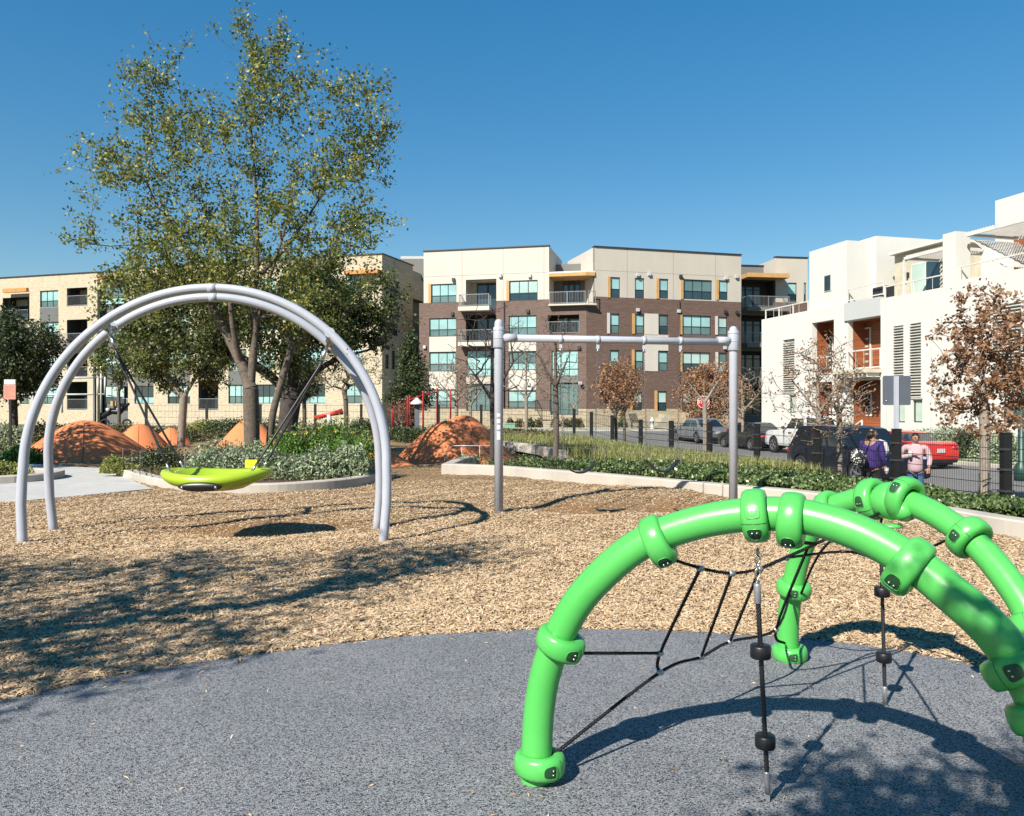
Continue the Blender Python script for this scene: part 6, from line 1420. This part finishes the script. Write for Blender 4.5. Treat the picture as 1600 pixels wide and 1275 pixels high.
# square sign seen from behind
e = empty('street_sign', (0,0,0), 0, 'grey back of a square traffic sign on a steel pole by the white house', 'sign')
Y_ = 17.2; x0, x1 = at(1380.5,0,Y_).x, at(1424.5,0,Y_).x; z0, z1 = CH-(633-637.5)/F*Y_, CH-(587-637.5)/F*Y_; mb = MB(); pts = []
rr = .04
for (cx, cz, a0) in ((x1-rr, z1-rr, 0), (x0+rr, z1-rr, 90), (x0+rr, z0+rr, 180), (x1-rr, z0+rr, 270)):
    for k in range(5): a = R(a0+k*22.5); pts.append((cx+rr*math.cos(a), cz+rr*math.sin(a)))
for yy_, flip in ((Y_+.04, 0), (Y_+.044, 1)): mb.face([(p[0], yy_, p[1]) for p in pts])
for i in range(len(pts)): p, q = pts[i], pts[(i+1) % len(pts)]; mb.face([(p[0], Y_+.04, p[1]), (q[0], Y_+.04, q[1]), (q[0], Y_+.044, q[1]), (p[0], Y_+.044, p[1])])
mb.build('sign_plate', M['signgrey'], e)
mb = MB(); xc = at(1401.5,0,Y_).x; mb.box(xc-.04, xc+.04, Y_-.01, Y_+.038, -.7, z1-.01); mb.box(xc-.055, xc-.041, Y_+.02, Y_+.037, -.7, z1-.01); mb.box(xc+.041, xc+.055, Y_+.02, Y_+.037, -.7, z1-.01); mb.build('pole', M['steel'], e)
for (a, b) in ((x0+.08, z0+.1), (x1-.08, z1-.1)): mb = MB(); mb.ball((a, Y_+.038, b), .012, n=8, m=5); mb.build('rivet', M['bolt'], e)
# stop sign
def text(s, size, loc, mat, parent, name='lettering', rot=(90,0,0), ext=.004, bold=True):
    cu = bpy.data.curves.new(name, 'FONT'); cu.body = s; cu.size = size; cu.extrude = ext; cu.align_x = 'CENTER'; cu.align_y = 'CENTER'; cu.resolution_u = 3; cu.offset = size*.02
    o = bpy.data.objects.new(name, cu); COL.objects.link(o); o.location = loc; o.rotation_euler = tuple(R(a) for a in rot); cu.materials.append(mat)
    dg = bpy.context.evaluated_depsgraph_get(); me = bpy.data.meshes.new_from_object(o.evaluated_get(dg)); mw = o.matrix_basis.copy(); bpy.data.objects.remove(o)
    o = link_mesh(name, me, parent); o.matrix_basis = mw; return o
e = empty('stop_sign', (0,0,0), 0, 'red octagonal stop sign at the far street corner', 'sign')
c_ = at(1099,628,51); mb = MB(); mb.lathe(c_+V3((0,.03,0)), (0,-1,0), [(.42,0),(.42,.03)], 8); o = mb.build('sign_plate', M['railwhite'], e)
def octa(r_, y_, mat, nm):
    m_ = MB(); m_.face([(c_.x+r_*math.cos(R(22.5+45*k)), y_, c_.z+r_*math.sin(R(22.5+45*k))) for k in range(8)]); m_.build(nm, mat, e)
o.data.transform(Matrix.Translation(c_) @ Matrix.Rotation(R(22.5), 4, 'Y') @ Matrix.Translation(-c_))
octa(.385, c_.y-.004, plain('stop_red', (.60,.01,.02), .4), 'red_field'); text('STOP', .30, (c_.x, c_.y-.006, c_.z), M['railwhite'], e)
mb = MB(); mb.tube([(c_.x, c_.y+.06, -.6), (c_.x, c_.y+.06, c_.z+.4)], .035, 8); mb.build('pole', M['steel'], e)
# hydrant, garden chair, utility box
e = empty('fire_hydrant', (0,0,0), 0, 'pale fire hydrant at the kerb before the limestone steps', 'hydrant'); x_, Y_ = at(1019,0,62).x, 62
mb = MB(); mb.lathe(V3((x_,Y_,-.1)), (0,0,1), [(.2,0),(.2,.08),(.14,.1),(.14,.62),(.19,.64),(.19,.7),(.15,.82),(.05,.92),(.05,.98)], 12); mb.build('barrel', M['label'], e)
for s_ in (-1, 1): mb = MB(); mb.lathe(V3((x_,Y_,.45)), (s_,0,0), [(.07,.1),(.07,.22),(.09,.22),(.09,.27)], 8); mb.build('outlet_cap', M['label'], e)
e = empty('garden_chair', (0,0,0), 0, 'dark slatted garden chair leaning by the limestone base', 'chair'); x_, Y_ = at(992,0,63.6).x, 63.6
for k in range(6): mb = MB(); mb.bar((x_-.28+k*.11,Y_,.45), (x_-.45+k*.11,Y_+.35,1.15), .08, .02); mb.build('back_slat', M['coping'], e)
for k in range(5): mb = MB(); mb.bar((x_-.3,Y_-.12-k*.1,.42), (x_+.32,Y_-.12-k*.1,.42), .08, .02); mb.build('seat_slat', M['coping'], e)
for sx in (-.3, .32):
    for sy in (-.05, -.55): mb = MB(); mb.bar((x_+sx,Y_+sy,-.05), (x_+sx,Y_+sy,.41), .06); mb.build('leg', M['coping'], e)
e = empty('utility_box', (0,0,0), 0, 'pale green utility box at the kerb left of the hedges', 'utility box'); x_, Y_ = at(796.5,0,61.9).x, 61.9
mb = MB(); mb.box(x_-.40, x_+.40, Y_-.35, Y_+.35, -.05, .32); mb.build('base', M['utility'], e); mb = MB(); mb.box(x_-.43, x_+.43, Y_-.38, Y_+.38, .323, .40); mb.build('lid', M['utility'], e)
# green street lamp pole on the right
e = empty('lamp_post', (0,0,0), 0, 'dark green fluted lamp pole at the right edge', 'lamp post'); x_, Y_ = at(1596,0,24).x, 24
mg = plain('dark_green_paint', (.02,.07,.05), .4); mb = MB(); mb.lathe(V3((x_,Y_,-.65)), (0,0,1), [(.2,0),(.2,.45),(.1,.6),(.085,2.9)], 14); mb.build('post', mg, e)
mb = MB(); mb.lathe(V3((x_,Y_,2.25)), (0,0,1), [(.085,0),(.12,.02),(.07,.08),(.16,.4),(.19,.45),(.02,.65)], 10); mb.build('lantern', mg, e)
# backpack-like tree stakes: black ties on the right street tree
e = empty('tree_guard', (0,0,0), 0, 'black steel stakes tied to the trunk of the right street tree', 'tree stake')
for s_ in (-.09, .10): mb = MB(); mb.tube([at(1537,0,16.3)*1 + V3((s_,0,-at(1537,0,16.3).z-.6)), at(1537,0,16.3) + V3((s_,0,-at(1537,0,16.3).z+.25))], .013, 6); mb.build('stake', M['black_paint'], e)
mb = MB(); xx_ = at(1537,0,16.3).x
for zz in (.1, -.15): mb.bar((xx_-.09,16.2,zz), (xx_+.10,16.2,zz+.05), .02)
mb.build('tie', M['black_paint'], e)
# ---------------------------------------------------------------- cars
import bmesh
def car(x_, y_, z_, heading, paint, label, L=4.7, W=1.8, H_=1.45, belt=.95, hood=.84, trunk=.98, gb=(1.0, -1.75), gt=(.35, -1.0), wr=.32, axles=(1.42, -1.38), clr=.2,
        wins=((.06,.47),(.53,.86)), bed=False, cat='car', plate_='rear', convertible=False, chassis=None):
    a = math.atan2(heading[1], heading[0]); e = empty('parked_car', (x_, y_, z_), a, label, cat, 'cars parked along the street')
    h = L/2; o_ = []     # side outline, front to back over the top
    top = [(h-.02, clr+.06), (h, clr+.28), (h-.04, hood-.18), (h-.16, hood-.06), (h-.5, hood), (gb[0], belt-.03)]
    if bed: top += [(gb[1], belt), (gb[1]-.02, belt), (-h+.06, belt), (-h+.0, belt-.05), (-h, clr+.42), (-h-.06, clr+.40), (-h-.06, clr+.22), (-h+.02, clr+.1)]
    else: top += [(gb[1]*.4, belt+.01), (gb[1], trunk), (-h+.22, trunk-.01), (-h+.05, trunk-.10), (-h, trunk-.35), (-h-.02, clr+.25), (-h+.06, clr+.04)]
    def arch_(xc):
        r = wr+.05; return [(xc - r*math.cos(t), max(clr, wr + r*math.sin(t))) for t in np.linspace(-.2, math.pi+.2, 12)]
    bot = [(-h+.3, clr)] + arch_(axles[1]) + arch_(axles[0]) + [(h-.2, clr)]
    out_ = top + bot; bm = bmesh.new(); vs = [bm.verts.new((p[0], -W/2, p[1])) for p in out_]; f = bm.faces.new(vs)
    ex = bmesh.ops.extrude_face_region(bm, geom=[f]); nv = [v for v in ex['geom'] if isinstance(v, bmesh.types.BMVert)]; bmesh.ops.translate(bm, verts=nv, vec=(0, W, 0))
    per = [ed for ed in bm.edges if abs(ed.verts[0].co.y-ed.verts[1].co.y) < .01]
    bmesh.ops.bevel(bm, geom=per, offset=.055, segments=3, affect='EDGES', profile=.6, clamp_overlap=True)
    bmesh.ops.triangulate(bm, faces=[q for q in bm.faces if len(q.verts) > 4]); bmesh.ops.subdivide_edges(bm, edges=[q for q in bm.edges if q.calc_length() > .9], cuts=1)
    for v in bm.verts:
        t = max(0, (abs(v.co.x)-(h-.75))/.75); v.co.y *= 1-.13*t*t; zz = v.co.z; v.co.y *= 1-.05*max(0, (zz-.62)/.4) - .04*max(0, (.45-zz)/.3)
    bmesh.ops.recalc_face_normals(bm, faces=bm.faces); me = bpy.data.meshes.new('body'); bm.to_mesh(me); bm.free(); me.materials.append(paint); me.polygons.foreach_set('use_smooth', [True]*len(me.polygons))
    me.set_sharp_from_angle(angle=R(38)); body = link_mesh('body', me, e)
    # dark underside
    u_ = MB(); u_.box(-h+.25, h-.25, -W/2+.16, W/2-.16, clr-.06, clr+.1); u_.build('underbody', M['black_rubber'], e)
    for k_ in axles:
        w_ = MB(); w_.box(k_-wr-.03, k_+wr+.03, -W/2+.12, W/2-.12, clr+.02, wr*2+.02); w_.build('wheel_well', M['black_rubber'], e)
    # greenhouse
    wb, wt = W/2-.07, W/2-.26; zt_ = H_; zb_ = belt-.04; B = [(gb[0], wb-.08), (gb[1], wb-.06)]
    if not convertible:
        mb = MB(); rows = []
        for (xx, hw, zz) in ((gb[0], wb-.04, zb_), (gt[0]+.02, wt+.03, zt_-.06), (gt[0]-.18, wt-.02, zt_-.005), ((gt[0]+gt[1])/2, wt, zt_+.015), (gt[1]+.15, wt-.02, zt_-.005), (gt[1]-.02, wt+.03, zt_-.06), (gb[1], wb-.04, zb_)):
            rows.append([(xx, -hw, zz), (xx, -hw*.5, zz+.018), (xx, 0, zz+.024), (xx, hw*.5, zz+.018), (xx, hw, zz)])
        for i in range(6):
            for k in range(4): mb.face([rows[i][k], rows[i+1][k], rows[i+1][k+1], rows[i][k+1]], True)
        for s_ in (0, 4): mb.face([r_[s_] for r_ in rows])
        rf = mb.build('roof', paint, e); rf.data.set_sharp_from_angle(angle=R(35))
        def side(t, v, s_, off=.008):   # t along 0 front..1 rear at belt/roof, v height
            xb = gb[0]+(gb[1]-gb[0])*t; xt = gt[0]+(gt[1]-gt[0])*t; x0 = xb+(xt-xb)*v; hw = (wb-.04)+(wt+.03-wb+.04)*v; return (x0, s_*(hw+off), zb_+(zt_-.06-zb_)*v)
        for s_ in (-1, 1):
            for (t0, t1) in wins:
                w_ = MB(); w_.face([side(t0, .12, s_), side(t1, .12, s_), side(t1, .88, s_), side(t0, .88, s_)]); 
                w_.face([side(t0, .12, s_, -.01), side(t1, .12, s_, -.01), side(t1, .88, s_, -.01), side(t0, .88, s_, -.01)]); w_.build('side_window', M['carglass'], e)
        def endg(x0, x1, v0, v1, nm, sgn):
            w_ = MB(); P = []
            for (v, k) in ((v0, -1), (v0, 1), (v1, 1), (v1, -1)): xx = x0+(x1-x0)*v; hw = (wb-.1)+(wt-.05-wb+.1)*v; P.append((xx+.012*sgn, k*hw, zb_+(zt_-.06-zb_)*v+.032))
            w_.face(P); w_.face([(p[0]-.006*sgn, p[1], p[2]-.008) for p in P]); w_.build(nm, M['carglass'], e)
        endg(gb[0], gt[0], .08, .93, 'windshield', 1); endg(gb[1], gt[1], .10 if not bed else .25, .9, 'rear_window', -1)
    else:
        w_ = MB(); w_.face([(gb[0], -wb+.1, zb_+.02), (gb[0], wb-.1, zb_+.02), (gt[0], wt, zt_), (gt[0], -wt, zt_)]); w_.build('windshield', M['carglass'], e)
        c = MB(); 
        for i in range(6): 
            t0 = i/6; t1 = (i+1)/6; xx0 = gt[0]+(gb[1]-gt[0])*t0; xx1 = gt[0]+(gb[1]-gt[0])*t1; z0_ = zb_+(zt_-zb_)*math.cos(t0*math.pi/2)**.6; z1_ = zb_+(zt_-zb_)*max(0, math.cos(t1*math.pi/2))**.6
            c.face([(xx0, -wt, z0_), (xx1, -wt-.05*t1, z1_), (xx1, wt+.05*t1, z1_), (xx0, wt, z0_)], True)
            for s_ in (-1, 1): c.face([(xx0, s_*wt, z0_), (xx1, s_*(wt+.05*t1), z1_), (xx1, s_*wb, zb_), (xx0, s_*wb, zb_)])
        c.build('soft_top', M['black_rubber'], e)
    # wheels
    for xx in axles:
        for s_ in (-1, 1):
            w_ = MB(); w_.lathe((xx, s_*(W/2-.20), wr), (0, s_, 0), [(wr*.62,0),(wr-.02,.0),(wr,.03),(wr,.16),(wr-.02,.19),(wr*.66,.195),(wr*.64,.17)], 24); ty = w_.build('wheel', M['tyre'], e)
            r_ = MB(); r_.lathe((xx, s_*(W/2-.20), wr), (0, s_, 0), [(wr*.66,.15),(wr*.66,.192),(wr*.60,.194),(wr*.58,.165)], 20); r_.lathe((xx, s_*(W/2-.20), wr), (0, s_, 0), [(.06,.14),(.06,.185),(.03,.19)], 10)
            for k in range(5): t = 2*math.pi*k/5; r_.bar((xx+.04*math.cos(t), s_*(W/2-.025), wr+.04*math.sin(t)), (xx+wr*.62*math.cos(t), s_*(W/2-.02), wr+wr*.62*math.sin(t)), .055, .02, up=(0,1,0))
            r_.build('rim', M['rim'], ty)
            d_ = MB(); d_.lathe((xx, s_*(W/2-.20), wr), (0, s_, 0), [(wr*.6,.10),(wr*.6,.11)], 16); d_.build('brake_disc', M['black_rubber'], ty)
    for s_ in (-1, 1):
        l_ = MB(); l_.ball((h-.17, s_*(W/2-.28), hood-.17), .14, .17, .07, 12, 8); l_.build('headlight', M['headlamp'], e)
        l_ = MB(); l_.ball((-h+(.06 if not bed else .02), s_*(W/2-(.25 if not bed else .13)), trunk-.22 if not bed else belt-.32), .10, .16 if not bed else .08, .085 if not bed else .17, 12, 8); l_.build('tail_light', M['tail'], e)
        m_ = MB(); m_.ball((gb[0]-.32, s_*(W/2+.08), belt+.08), .07, .10, .07, 10, 6); m_.box(gb[0]-.34, gb[0]-.28, min(s_*(W/2-.1), s_*(W/2+.04)), max(s_*(W/2-.1), s_*(W/2+.04)), belt+.01, belt+.05); m_.build('wing_mirror', paint if not bed else M['black_rubber'], e)
        for t in (.42, -.55)[:1 if convertible else 2]: d_ = MB(); d_.box(t-.10, t+.10, min(s_*(W/2-.03), s_*(W/2+.012)), max(s_*(W/2-.03), s_*(W/2+.012)), belt-.17, belt-.135); d_.build('door_handle', M['black_rubber'] if bed else paint, e)
        for t in (gb[0]-.25, -.12, -1.05): d_ = MB(); d_.box(t-.005, t+.005, min(s_*(W/2-.03), s_*(W/2+.001)), max(s_*(W/2-.03), s_*(W/2+.001)), .36, belt-.07); d_.build('door_seam', M['black_rubber'], e)
    p_ = MB(); p_.box(-h-.045 if not bed else -h-.07, -h-.02, -.16, .16, trunk-.40 if not bed else clr+.26, trunk-.25 if not bed else clr+.38); p_.build('number_plate', M['plate'], e)
    g_ = MB(); g_.box(h-.03, h+.012, -.45, .45, clr+.18, clr+.40); g_.build('grille', M['black_rubber'], e)
    if not bed: b_ = MB(); b_.box(-h-.035, -h+.05, -W/2+.22, W/2-.22, clr+.05, clr+.16); b_.build('bumper_trim', M['black_rubber'], e)
    if bed:
        b_ = MB(); b_.box(-h+.06, gb[1]-.06, -W/2+.16, W/2-.16, belt+.002, belt+.006); b_.build('cargo_bed', M['black_rubber'], e)
        b_ = MB(); b_.box(gt[1]-.02, gt[1]+.01, -.2, .2, H_-.1, H_-.06); b_.build('brake_light', M['tail'], e)
        b_ = MB(); b_.box(-h-.16, -h-.05, -W/2+.08, W/2-.08, .48, .66); b_.build('bumper', M['steel'], e)
    return e
def paint(name, c, metal=.3): return plain(name, c, .3, metal, .02, 1, coat=.8)
D_ = Vector((-.235, 1, 0)).normalized()
def kpos(y, off): return far_k(y) - off
silver, blackp, whitep, navy, red = paint('silver_paint', (.30,.32,.35), .5), paint('black_paint_car', (.012,.013,.016)), paint('white_paint_car', (.78,.78,.76), 0), plain('midnight_blue_paint', (.006,.009,.020), .35, .0, .02, 1, coat=.35), paint('red_paint_car', (.72,.025,.015), 0)
car(11.55, 48.6, Hf(11.5,48.5)+.0, D_, silver, 'silver sedan parked beyond the stop sign, farthest of the row', L=4.75, H_=1.46)
car(12.95, 42.6, -.62, D_, blackp, 'black sedan with red tail lamp parked between the silver sedan and the white pickup', L=4.7, H_=1.44)
car(14.35, 37.6, -.62, D_, whitep, 'white pickup truck parked behind the dark SUV', L=5.6, W=1.95, H_=1.86, belt=1.20, hood=1.12, trunk=1.18, gb=(1.15, -.75), gt=(.55, -.5), wr=.40, axles=(1.85, -1.75), clr=.38, wins=((.10,.50),(.56,.90)), bed=True, cat='pickup truck')
car(14.95, 30.6, -.62, D_, red, 'red car with white plate seen from behind, right of the man', L=4.5, W=1.85, H_=1.33, belt=.90, hood=.80, trunk=1.0, gb=(.9,-1.5), gt=(.2,-.7))
car(10.35, 23.9, -.62, Vector((.215,-1,0)).normalized(), navy, 'dark navy SUV parked at the near kerb behind the people', L=4.6, W=1.86, H_=1.66, belt=1.04, hood=.98, trunk=1.08, gb=(1.35,-2.15), gt=(.55,-1.75), wr=.36, axles=(1.40,-1.38), clr=.24, wins=((.07,.38),(.42,.70),(.74,.93)), cat='suv')

# ---------------------------------------------------------------- people
def skin_mesh(name, J, E, mat, parent, sub=2, root=0):
    me = bpy.data.meshes.new(name); me.from_pydata([Vector(j[:3]) for j in J], E, []); o = link_mesh(name, me, parent)
    md = o.modifiers.new('skin', 'SKIN'); md.use_smooth_shade = True
    for i, v in enumerate(me.skin_vertices[0].data): v.radius = (J[i][3], J[i][4] if len(J[i]) > 4 else J[i][3]); v.use_root = (i == root)
    o.modifiers.new('sub', 'SUBSURF').levels = sub; o.modifiers['sub'].render_levels = sub; me.materials.append(mat)
    bpy.context.view_layer.update(); dg = bpy.context.evaluated_depsgraph_get(); m2 = bpy.data.meshes.new_from_object(o.evaluated_get(dg)); o.modifiers.clear(); o.data = m2
    if not m2.materials: m2.materials.append(mat)
    return o
def hand(mb, w_, d_, side_, holding=False):
    """palm, four unequal bent fingers and a thumb"""
    d_ = d_.normalized(); s_ = side_.normalized(); n_ = d_.cross(s_)
    mb.ball(w_+d_*.045, .042, .022, .05, 10, 7, Matrix((s_, n_, d_)).transposed())
    for k, L in enumerate((.066, .076, .070, .055)):
        b_ = w_ + d_*.08 + s_*(-.030+.02*k); c = .55 if holding else .22
        p1 = b_ + (d_ + n_*.1).normalized()*L*.45; p2 = p1 + (d_ + n_*c).normalized()*L*.32; p3 = p2 + (d_ + n_*c*2.2).normalized()*L*.25; mb.tube([b_, p1, p2, p3], [.010,.0095,.0085,.006], 6)
    b_ = w_ + d_*.03 - s_*.035; mb.tube([b_, b_ + (d_*.6 - s_*.8).normalized()*.035, b_ + (d_*.6 - s_*.8).normalized()*.035 + (d_+n_*.4).normalized()*.032], [.013,.011,.008], 6)
def head(e, c, look, h, hairlen=0, glasses=False, rz=0):
    """look: unit facing direction; c: centre of head"""
    f = look.normalized(); s_ = f.cross(V3((0,0,1))).normalized(); u = s_.cross(f); Mx = Matrix((s_, f, u)).transposed(); s = h/.23
    mb = MB(); b0 = len(mb.v); mb.ball((0,0,0), .076*s, .092*s, .115*s, 20, 14)
    for i in range(b0, len(mb.v)):
        x, y, z = mb.v[i]; k = max(0, -z)/(.115*s); x *= 1-.30*k*k; y = y*(1-.12*k) + (.012*s*k if y > 0 else 0)
        if abs(x) < .022*s and y > .04*s and -.035*s < z < .02*s: y += .016*s*(1-abs(x)/(.022*s))
        mb.v[i] = (x, y, z)
    mb.tube([(0,.082*s,.012*s),(0,.102*s,-.018*s),(0,.088*s,-.03*s)], [.008*s,.014*s,.008*s], 8)
    for q in (-1,1): mb.ball((q*.076*s,-.005*s,-.005*s), .012*s,.02*s,.030*s, 8, 6)
    mb.v = [tuple(c + Mx @ Vector(v)) for v in mb.v]; o = mb.build('head', M['skin'], e)
    fc = MB()
    for q in (-1,1): fc.ball(c + Mx @ Vector((q*.030*s,.083*s,.012*s)), .011*s,.007*s,.006*s, 8, 6, Mx); fc.bar(c + Mx @ Vector((q*.018*s,.088*s,.032*s)), c + Mx @ Vector((q*.045*s,.080*s,.032*s)), .006*s)
    if glasses:
        for q in (-1,1): fc.torus(c + Mx @ Vector((q*.032*s,.094*s,.010*s)), f, .022*s, .0025*s, 14, 5)
        fc.bar(c + Mx @ Vector((-.012*s,.098*s,.012*s)), c + Mx @ Vector((.012*s,.098*s,.012*s)), .004*s)
    fc.build('eye', M['hair'], o)
    mo = MB(); mo.ball(c + Mx @ Vector((0,.085*s,-.050*s)), .024*s,.008*s,.006*s, 10, 6, Mx); mo.build('mouth', plain('lips', (.30,.09,.08), .5), o)
    hr = MB(); b0 = len(hr.v); hr.ball((0,-.008*s,.012*s), .088*s,.104*s,.118*s, 20, 14); keep = []
    for fi, sm in zip(hr.f, hr.sm):
        P = [Vector(hr.v[i]) for i in fi]; q = sum(P, Vector())/len(P)
        if not (q.y > .035*s and q.z < .062*s) and not (q.z < -.02*s - hairlen*.05 and q.y > -.03*s) and q.z > (-.075*s if hairlen else -.045*s): keep.append((fi, sm))
    hr.f = [k[0] for k in keep]; hr.sm = [k[1] for k in keep]; hr.v = [tuple(c + Mx @ Vector(v)) for v in hr.v]
    if hairlen:
        for k in range(9): a = -math.pi*.1 - math.pi*.8*k/8; hr.tube([c + Mx @ Vector((math.cos(a)*.078*s, math.sin(a)*.085*s-.01*s, .04*s)), c + Mx @ Vector((math.cos(a)*.088*s, math.sin(a)*.095*s-.01*s, -.05*s)), c + Mx @ Vector((math.cos(a)*.080*s, math.sin(a)*.088*s-.01*s, -.115*s))], [.030*s,.033*s,.020*s], 7)
    hr.build('hair', M['hair'], e, recalc=False)
def person(x_, y_, z_, face, height, label, top, trouser, armL, armR, woman=False, look=None, stout=1.0):
    """face: body direction; arms: elbow and wrist offsets (side, forward, up) from the shoulder"""
    k = height/1.72; f = Vector((face[0], face[1], 0)).normalized(); s_ = Vector((f.y, -f.x, 0)); e = empty('person', (x_, y_, z_), 0, label, 'person', 'pedestrians behind the fence')
    P = lambda sx, fy, uz: V3((x_, y_, z_)) + s_*(sx*k) + f*(fy*k) + V3((0,0,uz*k)); sh = .20 if woman else .232; st = stout
    J, E = [], []
    def add(p, r, r2=None, par=None): J.append((*p, r*k, (r2 or r)*k)); 
    def chain_(par, lst):
        for (p, r) in lst: J.append((*p, r*k, r*k)); E.append((par, len(J)-1)); par = len(J)-1
        return par
    J.append((*P(0,0,.93), .13*k*st, .11*k*st)); sp = chain_(0, [(P(0,.01,1.08), .125*st), (P(0,.0,1.28), .135*st), (P(0,-.01,1.42), .095)]); nk = chain_(sp, [(P(0,.0,1.50), .052), (P(0,.015,1.56), .05)])
    W_ = []
    for sd, arm in ((-1, armL), (1, armR)):
        shp = P(sd*sh, 0, 1.40); el = shp + s_*(arm[0][0]*k*sd) + f*(arm[0][1]*k) + V3((0,0,arm[0][2]*k)); wr = el + s_*(arm[1][0]*k*sd) + f*(arm[1][1]*k) + V3((0,0,arm[1][2]*k)); chain_(sp, [(shp, .058), (shp.lerp(el,.5), .048), (el, .040), (el.lerp(wr,.5), .037), (wr, .027)]); W_.append((shp, el, wr))
    for sd in (-1, 1): chain_(0, [(P(sd*.095,0,.86), .085), (P(sd*.10,.02,.48), .058), (P(sd*.10,-.01,.28), .052), (P(sd*.105,-.02,.09), .038), (P(sd*.115,.10,.045), .035)])
    skin_mesh('body', J, E, M['skin'], e, 2)
    # top: torso and sleeves
    J, E = [], []; J.append((*P(0,0,.80), .165*k*st, .145*k*st)); sp = chain_(0, [(P(0,.012,.98), .16*st), (P(0,.01,1.20), .155*st), (P(0,-.005,1.37), .13), (P(0,-.0,1.47), .085), (P(0,.0,1.505), .062)]) - 2
    for (shp, el, wr) in W_: chain_(sp, [(shp, .076), (shp.lerp(el,.5), .066), (el, .058), (el.lerp(wr,.55), .054), (el.lerp(wr,.93), .044)])
    skin_mesh('jacket' if woman else 'shirt', J, E, top, e, 2)
    J, E = [], []; J.append((*P(0,0,.90), .135*k*st, .11*k*st))
    for sd in (-1, 1): chain_(0, [(P(sd*.085,0,.80), .098), (P(sd*.095,.01,.66), .090), (P(sd*.105,.02,.48), .080), (P(sd*.105,-.01,.28), .074), (P(sd*.105,-.02,.10), .068)])
    skin_mesh('trousers', J, E, trouser, e, 2)
    for sd in (-1, 1): b_ = MB(); b_.ball(P(sd*.11,.05,.045), .048*k,.135*k,.05*k, 12, 8, Matrix((s_, f, V3((0,0,1)))).transposed()); b_.build('shoe', M['blackcloth'], e)
    for i, (shp, el, wr) in enumerate(W_): m_ = MB(); hand(m_, wr, wr-el, s_*(1 if i else -1), holding=True); m_.build('hand', M['skin'], e)
    head(e, P(0,.03,1.605), look or f, .23*k, 1 if woman else 0, not woman)
    return e, P, W_
ew, Pw, Ww = person(at(1362,0,17.0).x, 17.0, -.56, (.75,.55), 1.73, 'woman with short black hair in a purple jacket with a patterned bag', M['purple'], M['blackcloth'], ((.02,-.03,-.27),(-.02,.10,-.22)), ((.03,.02,-.27),(0,.10,-.22)), True, look=V3((.95,-.25,.03)), stout=1.25)
pb = MB(); q_ = Pw(.10,.14,1.05)
em, Pm, Wm = person(at(1430,0,16.9).x, 16.9, -.56, (-.25,-.95), 1.62, 'man with glasses in a pale pink shirt and blue jeans holding a cup', M['pinkcloth'], M['denim'], ((.07,.02,-.26),(-.05,.10,-.20)), ((.10,-.02,-.24),(-.22,.18,.06)), False, look=V3((-.1,-.98,0)), stout=1.08)
rel(ew); rel(em)
# things they carry
def bagmat():
    m, n, p = newmat('black_white_print'); v = coords(n); vo = n.nodes.new('ShaderNodeTexVoronoi'); vo.inputs['Scale'].default_value = 24; n.links.new(v, vo.inputs['Vector'])
    n.links.new(ramp(n, vo.outputs['Distance'], [(.30, (.65,.65,.60)), (.42, (.02,.02,.02))]), p.inputs['Base Color']); return m
e = empty('shoulder_bag', (0,0,0), 0, 'black and white patterned bag on the woman’s back side', 'bag'); c_ = at(1341, 714, 16.75); mb = MB(); b0 = 0; mb.ball((0,0,0), .17, .10, .20, 18, 12)
mb.v = [tuple(c_ + Matrix.Rotation(R(-25), 3, 'Y') @ Vector((x*(1-.25*z/.2), y, z))) for (x, y, z) in mb.v]; mb.build('pouch', bagmat(), e)
mb = MB(); mb.tube(spline([c_+V3((.02,-.02,.17)), c_+V3((.10,-.03,.32)), c_+V3((.22,.02,.50)), c_+V3((.24,.2,.44))], 5), .014, 6); mb.build('strap', M['blackcloth'], e)
e = empty('white_jumper', (0,0,0), 0, 'white garment over the woman’s arm', 'clothing'); c_ = at(1379, 700, 17.0); mb = MB(); mb.tube([c_+V3((-.08,0,.16)), c_+V3((.02,0,.10)), c_+V3((.06,0,-.05)), c_+V3((.04,0,-.17))], [.04,.075,.085,.03], 12); mb.build('garment', M['label'], e)
e = empty('paper_cup', (0,0,0), 0, 'white cup held in the woman’s lowered hand', 'cup'); w_ = Ww[1][2]; mb = MB(); mb.lathe(w_+V3((.02,-.03,-.17)), (0,0,1), [(.028,0),(.040,.12)], 14); mb.build('cup', M['label'], e)
mb = MB(); mb.lathe(w_+V3((.02,-.03,-.048)), (0,0,1), [(.042,0),(.040,.012)], 14); mb.build('lid', M['label'], e)
e = empty('paper_cup', (0,0,0), 0, 'pale cup held by the man in front of his chest', 'cup'); w_ = Wm[1][2]; mb = MB(); mb.lathe(w_+V3((-.05,-.05,-.03)), (0,0,1), [(.030,0),(.040,.12)], 14); mb.build('cup', M['label'], e)
mb = MB(); mb.lathe(w_+V3((-.05,-.05,.092)), (0,0,1), [(.042,0),(.040,.012)], 14); mb.build('lid', M['label'], e)
